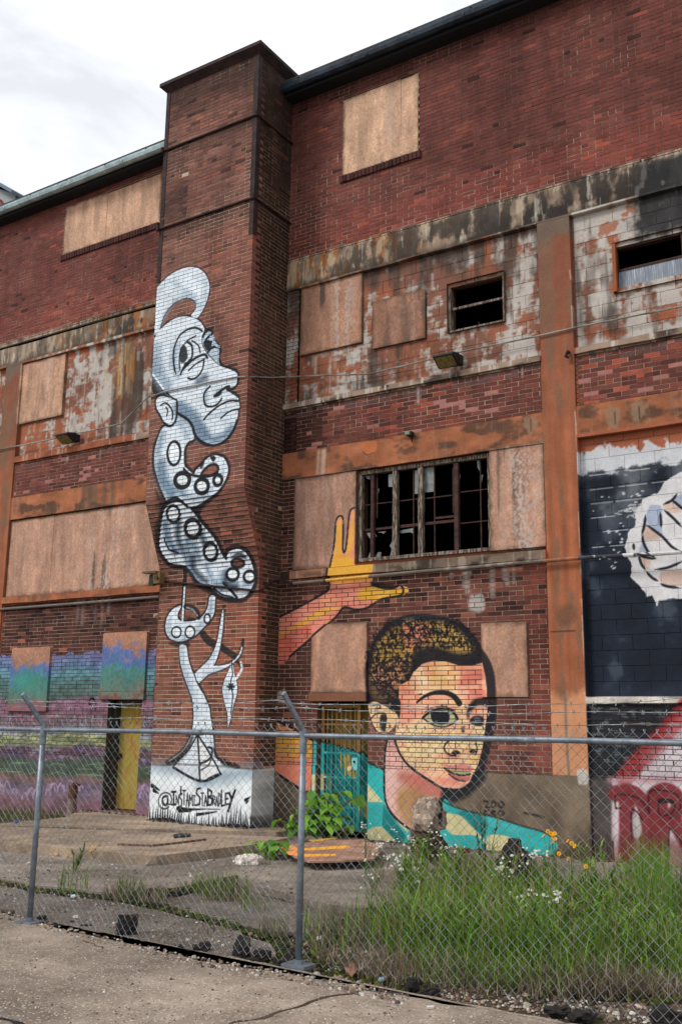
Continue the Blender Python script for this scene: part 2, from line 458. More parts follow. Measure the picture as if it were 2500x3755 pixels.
fc.rect(-16.28, -11.6, 0.0, 2.93, lm.astype(np.float32), (al * (0.35 + .65 * wear)).astype(np.float32))
for k in range(46):
    x = random.uniform(-16.2, -13.3); z = 1.3 + random.uniform(-.07, .09); l = random.uniform(.2, .5)
    fc.stroke([(x, z), (x + l * .3, z + .03), (x + l * .6, z - .02), (x + l, z + .02)], .018, random.choice([(196, 204, 128), (90, 104, 60), (176, 190, 130)]), .8)
for k in range(120):
    x = random.choice([random.uniform(-16.2, -13.3), random.uniform(-12.3, -11.7)]); z = random.uniform(1.45, 1.74)
    fc.stroke([(x, z), (x + random.uniform(-.05, .05), z + random.uniform(.05, .12))], .022, random.choice([(86, 140, 156), (70, 60, 100), (200, 170, 180), (50, 66, 100), (180, 120, 140)]), .75)
for k in range(34):
    x = random.choice([random.uniform(-16.2, -13.3), random.uniform(-12.3, -11.75)]); z = random.uniform(.62, .92)
    fc.stroke([(x, z), (x + .15, z + random.uniform(-.02, .05)), (x + .4, z + .01)], .014, (128, 168, 132), .7)
for k in range(70):
    x = random.choice([random.uniform(-16.2, -13.4), random.uniform(-12.35, -11.7)]); z = .40 + .08 * math.sin(x * 3) + random.uniform(-.08, .08); r = random.uniform(.05, .1)
    fc.stroke([(x - r, z - .03), (x - r * .4, z + r * .8), (x + r * .5, z + r * .6), (x + r, z - .03)], .035, random.choice([(164, 140, 172), (92, 78, 110), (182, 150, 170), (120, 98, 130)]), .8, .02)
# the painted lower boards (their own gradients)
def lboard(xa, xb, za, zb, seed):
    h, w = fc.shape(xa, xb, za, zb)
    Zz = (np.linspace(0, 1, h)[:, None] * np.ones((1, w))) + (fbm(h, w, 14, 18, seed) - .5) * .45
    ks = [(0, (120, 84, 78)), (.06, (110, 112, 100)), (.2, (96, 118, 108)), (.42, (74, 128, 120)), (.52, (80, 126, 144)), (.60, (86, 112, 156)), (.70, (106, 114, 164)), (.76, (160, 120, 106)), (1.0, (172, 126, 100))]
    c = np.stack([np.interp(Zz, [k[0] for k in ks], [k[1][i] for k in ks]) for i in range(3)], -1) / 255
    c *= (0.85 + .3 * fbm(h, w, 3, 2.2, seed + 1, 2))[..., None]
    fc.rect(xa, xb, za, zb, c.astype(np.float32))
lboard(-15.88, -14.76, 1.80, 3.02, 111); lboard(-13.43, -12.32, 2.03, 3.22, 113)
fc.fill([(-15.75, 2.45), (-15.3, 2.62), (-15.05, 2.4), (-15.2, 2.2), (-15.6, 2.25)], (64, 146, 128), .6, .25)
fc.fill([(-15.8, 1.93), (-15.3, 2.0), (-14.85, 1.98), (-14.85, 1.82), (-15.85, 1.82)], (150, 92, 106), .7, .08)

# --- dark block bay at the right ---------------------------------------------------------------------------------
h, w = fc.shape(-4.47, XR, 1.02, 5.62)
Zz = np.linspace(1.02, 5.62, h)[:, None] * np.ones((1, w))
n = fbm(h, w, 30, 30, 121); n2 = fbm(h, w, 9, 12, 122)
c = np.ones((h, w, 3), np.float32) * np.array((27, 34, 46), np.float32) / 255
c = c * (0.7 + .7 * n[..., None])
c = blend(c, (78, 86, 96), sst(.56, .74, n) * .6 * sst(2.0, 2.4, Zz))
c = blend(c, (122, 124, 126), sst(4.55, 5.2, Zz + (n - .5) * 1.3) * .6)
c = blend(c, (206, 208, 212), sst(4.95, 5.05, Zz + (n2 - .5) * .35 - .08) * .95)
c = blend(c, (160, 88, 60), sst(5.36, 5.42, Zz + (fbm(h, w, 14, 10, 124) - .5) * .4) * .95)
c = blend(c, (44, 44, 46), sst(2.02, 1.98, Zz) * .6)
c = blend(c, (134, 140, 142), sst(.60, .68, fbm(h, w, 4, 10, 125)) * sst(2.02, 1.98, Zz) * .55)
fc.rect(-4.47, XR, 1.02, 5.62, c.astype(np.float32))
band(-4.47, XR, 1.985, 2.06, 126, (206, 198, 186), .35, .5)
for k in range(60):
    x = random.uniform(-4.35, -3.4); z = random.uniform(3.7, 4.75)
    fc.fill([(x, z), (x + random.uniform(.01, .05), z + .005), (x + random.uniform(.01, .05), z + random.uniform(.01, .04)), (x, z + .02)], (205, 206, 208), .9, .01)
for k in range(30):
    x = random.gauss(-3.72, .12); z = random.gauss(4.52, .05)
    fc.stroke([(x, z), (x + random.uniform(.03, .1), z + random.uniform(-.02, .02))], .02, (196, 196, 194), .8)
for zz in (4.05, 4.25, 4.45, 4.65, 4.85, 5.05):       # paint missing from some bed joints
    x = -4.35
    while x < -3.0:
        l = random.uniform(.08, .4)
        if random.random() < .6: fc.stroke([(x, zz + .003), (x + l, zz + .003)], .012, (200, 204, 208), .8, .006)
        x += l + random.uniform(.02, .15)
B = (2240, 1680, 2.404)
blot = W(*B, [(625, 105), (570, 125), (510, 155), (450, 195), (430, 240), (400, 300), (330, 325), (250, 355), (245, 385), (210, 440), (190, 500), (190, 590), (140, 640), (115, 720), (105, 780), (120, 850), (150, 910),
               (170, 990), (155, 1040), (210, 1100), (270, 1170), (285, 1225), (340, 1210), (370, 1250), (385, 1292), (402, 1245), (480, 1240), (625, 1230), (760, 1215), (900, 1150), (1000, 1000), (1050, 760), (1040, 500), (960, 280), (860, 150), (740, 100)])
fc.fill(blot, (214, 212, 213), 1, .01, smooth=False, rough=.025)
for pts, col in (([(335, 405), (415, 410), (425, 600), (440, 690), (290, 570), (285, 490)], (150, 162, 186)), ([(520, 365), (625, 300), (700, 420), (620, 450)], (156, 168, 192)), ([(260, 745), (310, 830), (230, 845)], (160, 168, 190)),
                 ([(285, 590), (420, 690), (300, 720), (255, 690)], (196, 166, 148)), ([(440, 400), (520, 375), (600, 460), (520, 480)], (206, 178, 160)), ([(240, 860), (330, 880), (330, 970), (280, 960)], (204, 176, 160)), ([(420, 1000), (625, 985), (625, 1110), (430, 1100)], (200, 172, 156))):
    fc.fill(W(*B, pts), col, .85, .02, rough=.03)
for pts in ([(285, 490), (275, 580), (250, 670)], [(275, 570), (350, 620), (440, 690), (520, 775), (625, 830)], [(415, 460), (425, 610)], [(440, 400), (520, 360), (565, 300)], [(515, 360), (570, 400), (625, 450)], [(445, 445), (520, 510), (612, 605)],
            [(255, 660), (265, 730), (310, 820), (380, 880)], [(230, 850), (300, 870), (380, 882)], [(225, 845), (245, 920), (285, 980)], [(365, 975), (450, 965), (530, 940), (625, 895)], [(290, 990), (340, 1045), (400, 1080)], [(415, 1100), (480, 1125), (590, 1138)], [(178, 740), (183, 805)],
            [(625, 450), (760, 560), (900, 640)], [(625, 830), (780, 900), (900, 940)], [(590, 1138), (760, 1100), (880, 980), (930, 760), (900, 480), (800, 300), (690, 260)]):
    fc.stroke(W(*B, pts), .034, INK, .95, .012, taper=True)
# red and white letters
Wp = (2100, 2540, 2.24)
fc.rect(-4.47, XR, -.3, 1.06, noisy((64, 60, 60), -4.47, XR, -.3, 1.06, 131, 26), .8)
tri = W(*Wp, [(896, 110), (680, 340), (520, 520), (370, 700), (325, 760), (322, 1000), (335, 1250), (345, 1480), (896, 1600), (3000, 1800), (3000, -200), (1000, 20)])
fc.fill(tri, (206, 194, 198), 1, .012, smooth=False)
fc.stroke(W(*Wp, [(1000, 30), (896, 165), (680, 400), (520, 570), (420, 690)]), .22, (146, 44, 46), .95, .05, smooth=False)
fc.stroke(W(*Wp, [(1000, 100), (740, 420), (600, 560)]), .14, (186, 120, 126), .6, .1, smooth=False)
fc.stroke(W(*Wp, [(300, 715), (896, 715), (1400, 700)]), .08, (186, 140, 148), .8, .06, smooth=False)
fc.stroke(W(*Wp, [(335, 720), (330, 900), (330, 1200)]), .05, (196, 176, 180), .9, .03)
RED = (122, 44, 48); RED2 = (104, 38, 42)
fc.stroke(W(*Wp, [(435, 830), (440, 1000), (440, 1400)]), .20, RED, .95, .03)
fc.stroke(W(*Wp, [(345, 830), (470, 820), (560, 890), (600, 980), (610, 1100), (600, 1400)]), .20, RED, .95, .03)
fc.stroke(W(*Wp, [(690, 850), (700, 1000), (700, 1450)]), .24, RED, .95, .03)
fc.stroke(W(*Wp, [(660, 850), (740, 800), (830, 830), (860, 920), (830, 1000), (740, 1030)]), .18, RED, .95, .03)
fc.stroke(W(*Wp, [(760, 1040), (860, 1100), (960, 1300), (1000, 1450)]), .2, RED, .95, .03)
fc.fill(W(*Wp, [(380, 1200), (620, 1180), (900, 1240), (1000, 1500), (360, 1500)]), RED2, .6, .15)
for pts in ([(350, 950), (350, 845), (470, 845), (560, 890), (620, 980)], [(385, 950), (350, 950)], [(480, 1200), (480, 970), (540, 1000), (570, 1060)], [(625, 1000), (625, 820), (740, 805), (850, 840), (880, 930), (850, 1000), (790, 1035)], [(700, 880), (705, 1000), (790, 1000), (835, 940), (800, 880), (705, 875)], [(785, 1344), (790, 1120), (860, 1180), (896, 1250)]):
    fc.stroke(W(*Wp, pts), .02, (42, 24, 28), .85, .012)
fc.fill(W(*Wp, [(705, 875), (800, 880), (825, 910), (760, 905), (705, 915)]), (36, 28, 32), .95)
fc.fill(W(*Wp, [(487, 1000), (550, 1060), (560, 1160), (500, 1190)]), (176, 172, 170), .9, .02)

# --- portrait, hand and shoulders, middle bay ---------------------------------------------------------------------
Dp = (1000, 2500, 2.6133); F1 = (1320, 2220, 1.6593); F2 = (1320, 2560, 1.6593); H = (1000, 1800, 1.6); G = (1560, 2740, 1.4933)
arm = W(*H, [(22, 748), (95, 712), (160, 678), (240, 635), (300, 600), (328, 575), (330, 500), (340, 430), (355, 360), (365, 280), (370, 200), (380, 160), (400, 148), (413, 165), (415, 250), (412, 330), (420, 362), (432, 330), (440, 250), (448, 160), (458, 115), (480, 100), (480, 430), (605, 430), (600, 470), (585, 510), (585, 555), (640, 570), (700, 572), (755, 555), (790, 565), (797, 590), (770, 610), (720, 630), (640, 635), (590, 665), (540, 692), (480, 697), (420, 685), (370, 740), (300, 800), (230, 860), (160, 920), (110, 965), (60, 1020), (20, 1020), (20, 860)])
fc.fill(arm, PINK, 1, .01, smooth=False)
for pts, col, a in (([(372, 200), (410, 170), (412, 340), (425, 365), (475, 120), (478, 300), (440, 380), (355, 380)], YEL, .75), ([(345, 385), (475, 395), (478, 430), (605, 430), (590, 505), (330, 500)], YEL, .95), ([(330, 500), (590, 500), (585, 520), (360, 545)], YEL, .8),
                    ([(505, 590), (580, 555), (700, 572), (790, 568), (797, 592), (720, 628), (640, 635), (510, 640)], YEL, .95), ([(290, 690), (400, 680), (300, 730), (220, 770), (120, 830), (30, 880), (30, 845), (130, 790), (200, 740)], YEL, .75),
                    ([(30, 860), (230, 800), (110, 965), (60, 1020), (22, 1015)], (216, 104, 88), .7), ([(24, 755), (160, 690), (180, 740), (24, 830)], (228, 138, 118), .7)):
    fc.fill(W(*H, pts), col, a, .06, clip=arm)
for pts in ([(22, 748), (95, 712), (160, 678), (240, 635), (300, 600), (328, 575), (330, 500), (340, 430), (355, 360), (365, 280), (370, 200), (380, 160), (400, 148), (413, 165), (415, 250), (412, 330), (420, 362), (432, 330), (440, 250), (448, 160), (458, 115), (480, 100)],
            [(590, 552), (640, 568), (700, 572), (735, 556)], [(755, 560), (765, 585), (745, 615), (640, 635), (590, 665), (540, 692), (480, 697), (418, 684), (370, 740), (300, 800), (230, 860), (160, 920), (100, 972)]):
    fc.stroke(W(*H, pts), .036, INK, .95, .012)
fc.stroke(W(*H, [(585, 540), (640, 558), (700, 562)]), .07, (30, 30, 36), .8, .04)
# shoulder at the left
shoulder = W(*Dp, [(20, 372), (110, 410), (220, 465), (390, 560), (384, 860), (372, 1065), (290, 1040), (150, 950), (20, 862)])
fc.fill(W(*Dp, [(20, 372), (110, 410), (220, 465), (390, 560), (384, 860), (372, 1065), (290, 1040), (150, 950), (20, 862)]), (228, 150, 92), 1, .01, smooth=False)
fc.fill(W(*Dp, [(20, 520), (250, 500), (390, 600), (385, 720), (20, 650)]), (220, 164, 66), .9, .08, clip=shoulder)
fc.fill(W(*Dp, [(20, 800), (390, 760), (375, 1065), (290, 1040), (20, 862)]), (220, 124, 102), .9, .12, clip=shoulder)
fc.stroke(W(*Dp, [(40, 372), (120, 410), (230, 462), (390, 560), (600, 640), (800, 690), (880, 760), (1060, 850)]), .045, INK, .95, .012)
fc.stroke(W(*Dp, [(20, 862), (150, 950), (290, 1040), (372, 1065)]), .04, INK, .95, .012)
fc.stroke(W(*Dp, [(388, 560), (384, 860), (372, 1080)]), .03, INK, .9, .012)
# teal garment
fc.fill(W(*Dp, [(390, 562), (480, 600), (600, 640), (790, 690), (875, 765), (1062, 850), (1078, 1100), (1180, 1260), (1320, 1390), (1330, 1560), (380, 1560), (376, 1040), (384, 860)]), TEAL, 1, .01, smooth=False)
for pts, col in (([(480, 610), (780, 700), (870, 780), (860, 1560), (480, 1560)], TEALD), ([(600, 690), (650, 700), (730, 810), (770, 930), (690, 915), (640, 900), (590, 760)], (188, 160, 84)), ([(865, 935), (920, 985), (1062, 1155), (870, 1150)], CREAM),
                 ([(1062, 1150), (1180, 1268), (1310, 1400), (1300, 1450), (1180, 1335), (1100, 1220)], CREAM), ([(880, 1450), (960, 1390), (1050, 1385), (1190, 1530), (890, 1560)], CREAM), ([(376, 890), (470, 880), (475, 1040), (376, 1040)], CREAM),
                 ([(780, 1150), (860, 1150), (845, 1350), (800, 1300)], (180, 158, 90)), ([(1062, 1165), (1160, 1290), (1280, 1480), (1240, 1560), (1190, 1530), (1050, 1385)], TEALD), ([(376, 1080), (470, 1080), (470, 1560), (376, 1560)], (60, 150, 150)), ([(640, 1130), (740, 1140), (740, 1210), (680, 1190)], (170, 160, 90))):
    fc.fill(W(*Dp, pts), col, .95, .012, smooth=False)
# dark field behind the head, then hair
fc.fill(W(*F1, [(60, 600), (42, 520), (34, 400), (48, 300), (75, 220), (120, 150), (180, 100), (260, 65), (350, 50), (450, 58), (560, 85), (640, 130), (700, 190), (750, 265), (798, 340), (825, 430), (832, 540), (828, 660), (815, 760), (790, 870), (760, 980), (715, 1080), (650, 1150), (560, 1172), (500, 1165), (500, 700), (240, 690), (200, 610)]), (30, 32, 38), .96, .03)
fc.fill(W(*F1, [(200, 90), (350, 55), (500, 70), (560, 90), (420, 95), (250, 110)]), (44, 56, 72), .6, .06)
hair = W(*F1, [(88, 560), (66, 450), (76, 330), (110, 220), (180, 150), (280, 88), (380, 100), (470, 98), (560, 128), (640, 190), (690, 262), (600, 292), (500, 262), (420, 250), (350, 272), (312, 330), (290, 400), (250, 470), (230, 565)])
fc.fill(hair, (184, 144, 72), .88, .08)
fc.fill(W(*F1, [(250, 130), (380, 110), (440, 150), (400, 230), (330, 260), (280, 240)]), (208, 122, 106), .8, .12)
fc.fill(W(*F1, [(66, 400), (180, 350), (300, 330), (260, 450), (220, 560), (90, 560)]), (186, 128, 100), .85, .15)
fc.fill(W(*F1, [(470, 110), (560, 130), (680, 262), (560, 270), (470, 230)]), (196, 158, 88), .7, .12)
for k in range(1500):                                   # scribbled curls
    u, v = random.uniform(40, 700), random.uniform(70, 570)
    r = math.hypot((u - 380) / 330, (v - 330) / 300)
    if v > 260 and u > 330: continue
    if r > 1.05: continue
    p = (u, v); an = random.uniform(-.5, 2.2)
    l = random.uniform(10, 26)
    q = (u + l * math.cos(an), v + l * math.sin(an)); m = (u + l * .5 * math.cos(an) + random.uniform(-5, 5), v + l * .5 * math.sin(an) + random.uniform(-5, 5))
    fc.stroke(W(*F1, [p, m, q]), random.uniform(.012, .026), (26, 26, 30), .9, .012)
fc.fill(W(*F1, [(60, 470), (160, 500), (235, 520), (225, 660), (180, 600), (70, 580)]), (34, 32, 36), .55, .15)
# face
face = W(*F1, [(238, 490), (300, 455), (325, 405), (375, 358), (440, 338), (520, 341), (600, 367), (680, 366), (747, 350), (766, 430), (776, 520), (774, 600), (770, 670), (758, 760), (742, 870), (716, 970), (690, 1020), (665, 1078), (620, 1110), (560, 1116), (500, 1108), (430, 1066), (360, 1020), (290, 965), (240, 895), (208, 815), (230, 660)])
fc.fill(face, (240, 198, 152), 1, .012, smooth=False)
for pts, col, a in (([(240, 490), (330, 440), (360, 600), (300, 720), (230, 700)], (226, 134, 112), .85), ([(602, 372), (745, 352), (772, 520), (770, 565), (604, 566)], (222, 126, 108), .95), ([(400, 360), (520, 345), (590, 370), (590, 480), (420, 470)], (238, 176, 112), .8),
                    ([(350, 560), (450, 530), (590, 600), (590, 640), (360, 690)], (230, 152, 124), .6), ([(370, 410), (400, 400), (400, 560), (372, 540)], (246, 220, 190), .7), ([(240, 760), (420, 730), (520, 850), (420, 960), (280, 900)], (240, 214, 158), .8), ([(520, 740), (650, 740), (640, 860), (540, 860)], (244, 222, 160), .8),
                    ([(690, 760), (752, 740), (735, 880), (700, 900)], (226, 216, 160), .8), ([(600, 560), (690, 560), (650, 680), (600, 660)], (240, 196, 160), .8), ([(640, 560), (772, 562), (770, 680), (700, 720), (650, 690)], (226, 140, 112), .7), ([(450, 420), (520, 420), (520, 450), (450, 450)], (216, 170, 64), .8),
                    ([(380, 1010), (560, 1040), (660, 1070), (620, 1105), (500, 1105), (400, 1050)], (228, 140, 124), .8)):
    fc.fill(W(*F1, pts), col, a, .10, clip=face)
rf_ = random.Random(17)
def brick_touches(shape, cols, n, a):
    P = np.array(shape)
    for _ in range(n):
        z = math.floor(rf_.uniform(P[:, 1].min(), P[:, 1].max()) / CH) * CH + .004; x = rf_.uniform(P[:, 0].min(), P[:, 0].max()); l = rf_.choice((.1, .2, .2, .4))
        fc.fill([(x, z), (x + l, z), (x + l, z + CH - .008), (x, z + CH - .008)], rf_.choice(cols), a * rf_.uniform(.5, 1), .012, smooth=False, clip=shape)
brick_touches(face, [(236, 150, 130), (246, 218, 176), (232, 190, 120), (240, 206, 160), (228, 132, 112), (248, 226, 190)], 150, .5)
brick_touches(arm, [(226, 150, 130), (232, 176, 70), (236, 160, 140), (214, 116, 98)], 60, .45)
# eyes, brows
fc.stroke(W(*F1, [(345, 590), (390, 555), (450, 532), (520, 532), (570, 555), (602, 595)]), .03, INK, .95, .012, w2=.09)
fc.fill(W(*F1, [(380, 685), (430, 648), (500, 632), (560, 650), (592, 690), (560, 722), (500, 740), (440, 728)]), (186, 182, 140), 1, .012)
fc.fill(W(*F1, [(432, 655), (490, 640), (540, 655), (535, 710), (485, 725), (440, 705)]), (28, 32, 46), 1, .012)
fc.stroke(W(*F1, [(380, 685), (430, 645), (500, 628), (560, 645), (592, 690)]), .035, INK, .95)
fc.stroke(W(*F1, [(380, 685), (440, 726), (500, 740), (560, 722), (592, 690)]), .02, INK, .9)
fc.stroke(W(*F1, [(395, 650), (440, 622), (510, 615), (575, 640)]), .014, INK, .8)
fc.stroke(W(*F1, [(500, 610), (560, 640), (592, 680)]), .012, INK, .7)
fc.fill(W(*F1, [(690, 575), (770, 565), (772, 612), (720, 605), (670, 650), (655, 690), (650, 640)]), (32, 32, 38), .92, .04)
fc.fill(W(*F1, [(665, 700), (690, 675), (730, 672), (752, 690), (745, 730), (710, 735), (680, 722)]), (40, 38, 44), .95, .02)
fc.fill(W(*F1, [(690, 690), (715, 680), (735, 700), (712, 716)]), (96, 110, 130), .8, .02)
fc.fill(W(*F1, [(615, 740), (632, 740), (634, 772), (618, 772)]), (40, 36, 36), .8, .02)
# nose, mouth
fc.stroke(W(*F2, [(545, 255), (515, 285), (512, 315), (540, 345), (580, 350)]), .026, INK, .9)
for (u, v, ru) in ((582, 332, 28), (684, 325, 22)):
    fc.fill(W(*F2, [(u - ru, v), (u, v - 15), (u + ru, v), (u, v + 12)]), (26, 26, 34), .95, .015)
fc.stroke(W(*F2, [(700, 275), (712, 310), (700, 345)]), .02, INK, .8)
fc.fill(W(*F2, [(490, 400), (560, 410), (620, 402), (690, 425), (665, 450), (600, 440), (540, 430)]), (214, 130, 124), .95, .015)
fc.fill(W(*F2, [(545, 428), (600, 442), (668, 448), (640, 470), (580, 458)]), (160, 168, 110), .95, .012)
fc.fill(W(*F2, [(525, 430), (570, 465), (640, 478), (670, 468), (662, 502), (610, 506), (560, 486)]), (200, 104, 98), .95, .012)
fc.stroke(W(*F2, [(510, 425), (560, 455), (620, 470), (672, 462)]), .025, INK, .9); fc.stroke(W(*F2, [(540, 462), (590, 495), (640, 506)]), .02, INK, .85)
# ear
fc.fill(W(*F2, [(42, 50), (60, 30), (95, 22), (150, 48), (235, 85), (215, 160), (165, 212), (110, 205), (75, 160), (55, 110)]), (234, 196, 148), .97, .012)
fc.fill(W(*F2, [(130, 100), (160, 110), (158, 170), (150, 205), (124, 190), (120, 130)]), (34, 34, 38), .9, .02)
for pts in ([(60, 130), (100, 95), (150, 95), (160, 130)], [(45, 60), (60, 120), (80, 170), (100, 205)], [(75, 45), (110, 40), (125, 60), (90, 65)]): fc.stroke(W(*F2, pts), .02, INK, .85)
fc.fill(W(*F1, [(150, 590), (240, 570), (238, 690), (220, 655), (180, 630)]), (30, 30, 34), .95, .02)
# neck
neck = W(*F2, [(165, 250), (150, 340), (148, 450), (153, 600), (180, 680), (240, 750), (320, 800), (400, 800), (470, 760), (502, 700), (504, 560), (430, 505), (360, 460), (290, 405), (240, 335), (208, 250)])
fc.fill(neck, (226, 172, 158), .97, .012, smooth=False)
for pts, col, a in (([(230, 460), (500, 480), (500, 690), (330, 700), (300, 560)], (188, 104, 88), .85), ([(225, 560), (340, 550), (420, 680), (400, 790), (300, 780), (220, 650)], (176, 134, 84), .85), ([(155, 460), (220, 460), (215, 680), (170, 640)], (234, 190, 182), .8), ([(340, 620), (420, 640), (400, 770), (330, 760)], (92, 74, 56), .5)):
    fc.fill(W(*F2, pts), col, a, .12, clip=neck)
for pts in ([(208, 250), (240, 335), (290, 405), (360, 460), (430, 505), (500, 548), (560, 556)], [(165, 250), (150, 340), (148, 450), (153, 600), (180, 680), (240, 750), (320, 806)]): fc.stroke(W(*F2, pts), .032, INK, .95)
fc.fill(W(*F2, [(502, 556), (600, 560), (690, 500), (740, 420), (770, 480), (690, 570), (640, 610), (560, 640), (505, 640)]), (34, 34, 38), .85, .06)
# garment at the right
fc.fill(W(*G, [(94, 296), (160, 328), (250, 355), (380, 385), (520, 430), (640, 465), (725, 525), (690, 590), (560, 600), (90, 600)]), TEAL, .97, .012)
fc.fill(W(*G, [(188, 350), (330, 375), (330, 470), (290, 480), (220, 420)]), TEALD, .9, .02)
fc.fill(W(*G, [(97, 362), (190, 374), (240, 420), (300, 480), (400, 600), (340, 560), (280, 486), (150, 478), (98, 420)]), CREAM, .95, .012)
fc.fill(W(*G, [(335, 488), (460, 490), (540, 560), (560, 600), (400, 600)]), CREAM, .95, .012)
fc.fill(W(*G, [(330, 380), (420, 400), (520, 440), (500, 470), (380, 450)]), (90, 190, 190), .5, .06)
fc.stroke(W(*G, [(94, 294), (160, 326), (250, 353), (380, 383), (520, 428), (640, 462), (690, 490)]), .025, (40, 40, 42), .7)
fc.stroke(W(*G, [(540, 360), (600, 372), (645, 385)]), .03, (48, 40, 36), .8)
# small black tag on the dado: ZOO / CRO
for pts in ([(322, 296), (350, 296), (326, 330), (352, 330)], [(372, 296), (360, 312), (372, 330), (388, 314), (374, 296)], [(412, 296), (398, 312), (412, 330), (430, 314), (414, 296)],
            [(346, 346), (324, 350), (324, 370), (346, 370)], [(362, 372), (364, 348), (382, 352), (366, 360), (384, 374)], [(412, 348), (398, 360), (412, 374), (430, 362), (414, 348)]):
    fc.stroke(W(*G, pts), .026, (36, 32, 30), .85, .012, smooth=len(pts) > 4)
# whitish scraps
fc.fill(W(1900, 2300, 2.6133, [(575, 1370), (655, 1375), (665, 1500), (600, 1510), (572, 1460)]), (196, 192, 186), .9, .02, rough=.04)
fc.fill(W(880, 2400, 7.84, [(1100, 1050), (1200, 1030), (1260, 980), (1330, 1080), (1340, 1380), (1200, 1390), (1080, 1350), (1060, 1200)]), (190, 178, 168), .95, .015, rough=.01)
fc.fill(W(1250, 1880, 1.2544, [(590, 385), (650, 380), (655, 450), (590, 450)]), (196, 190, 184), .7, .05, rough=.04)
for k in range(10):
    x = random.uniform(-6.9, -5.2); fc.stroke([(x, 3.9), (x, 3.9 - random.uniform(.1, .45))], random.uniform(.03, .08), (176, 164, 156), .45, .04)
    x = random.uniform(-14.2, -13.2); fc.stroke([(x, 3.86), (x, 3.86 - random.uniform(.1, .6))], random.uniform(.05, .1), (160, 138, 134), .3, .06)
# plywood boards: weather stains
def board(xa, xb, za, zb, seed, grey, wht, base=(186, 146, 121)):
    h, w = fc.shape(xa, xb, za, zb)
    c = noisy(base, xa, xb, za, zb, seed, 12, 40, 16)
    X = np.linspace(0, 1, w)[None, :] * np.ones((h, 1))
    c *= (.84 + .32 * fbm(h, w, 1.9, 1.5, seed + 4, 2))[..., None]
    c *= (.90 + .20 * fbm(h, w, 60, 6, seed + 8, 4))[..., None]
    e_ = np.minimum(np.minimum(X, 1 - X) * (xb - xa), np.minimum(np.linspace(0, 1, h), 1 - np.linspace(0, 1, h))[:, None] * (zb - za))
    c = blend(c, (92, 68, 54), sst(.10, .0, e_ + .10 * fbm(h, w, 12, 12, seed + 9, 3) - .03) * .7)
    st = fbm(h, w, 80, 12, seed + 1, 4); st2 = fbm(h, w, 70, 9, seed + 2, 4)
    c = blend(c, (92, 76, 66), sst(.48, .66, st) * grey(X) * .8)
    fl = fbm(h, w, 3, 2.5, seed + 6, 2)
    c = blend(c, (186, 174, 168), sst(.48, .62, st2 * .6 + fl * .4) * wht(X) * .8)
    fc.rect(xa, xb, za, zb, c)
z1 = lambda X: X * 0
board(-8.43, -6.93, 10.77, 12.26, 141, lambda X: .10 + 0 * X, lambda X: .45 * np.exp(-((X - .6) / .1) ** 2), (202, 164, 136))
board(-15.36, -12.62, 11.10, 12.20, 142, lambda X: .15 + 0 * X, z1, (194, 156, 130))
board(-9.24, -8.00, 7.71, 8.96, 143, lambda X: 1.3 * np.exp(-((X - .32) / .16) ** 2), lambda X: 1.0 * np.exp(-((X - .68) / .18) ** 2), (168, 126, 104))
board(-7.81, -6.84, 7.55, 8.38, 144, lambda X: .5 + .3 * X, lambda X: .5 * X, (152, 110, 90))
board(-16.33, -14.99, 7.59, 8.91, 145, lambda X: .25 + 0 * X, lambda X: .6 * np.exp(-((X - .62) / .16) ** 2))
board(-16.27, -12.15, 4.02, 5.57, 146, lambda X: 1.1 * np.exp(-((X - .62) / .05) ** 2) + .15, lambda X: 1.1 * np.exp(-((X - .68) / .13) ** 2), (182, 142, 120))
i0, i1, j0, j1 = fc.win(-9.26, -8.06, 4.06, 5.59); keep = fc.a[j0:j1, i0:i1].copy()
board(-9.26, -8.06, 4.06, 5.59, 147, lambda X: .25 + 0 * X, lambda X: .25 + 0 * X, (176, 134, 114))
new = fc.a[j0:j1, i0:i1]; km = ((keep[..., 0] - keep[..., 2]) > .30) | (keep[..., :3].max(-1) < .2)
ww_, zz_ = np.meshgrid(fc.X[i0:i1], fc.Z[j0:j1]); km &= (ww_ > -8.75) & (zz_ < 5.15) & (keep[..., 3] > .5)
new[km] = keep[km]
board(-5.81, -4.96, 4.10, 5.61, 148, lambda X: 1.4 * np.exp(-((X - .32) / .2) ** 2), lambda X: 1.1 * np.exp(-((X - .6) / .3) ** 2), (178, 136, 114))
def board_keep(xa, xb, za, zb, seed):
    i0, i1, j0, j1 = fc.win(xa, xb, za, zb); m = fc.a[j0:j1, i0:i1, 3] > .5; keep = fc.a[j0:j1, i0:i1].copy()
    board(xa, xb, za, zb, seed, lambda X: .2 + 0 * X, lambda X: .15 + 0 * X, (180, 136, 112)); fc.a[j0:j1, i0:i1][m] = keep[m]
board_keep(-8.86, -7.83, 2.13, 3.19, 149); board_keep(-5.97, -5.27, 2.05, 3.09, 150)
FIMG = fc.image('wall_paint')

# --- tower front ---------------------------------------------------------------------------------------------------
tc = Canvas(-11.75, -9.35, -0.2, 13.2, 112)
T1 = (540, 960, 2.24); T2 = (540, 1320, 2.24); T3 = (540, 1680, 2.24); T4 = (560, 1960, 2.24); T5 = (560, 2240, 2.24); T6 = (540, 2640, 1.792)
ICE, SH, SH2 = (216, 227, 236), (150, 174, 194), (112, 140, 164)
def tf(*parts):
    o = []
    for fr, pts in parts: o += TW(*fr, pts)
    return o
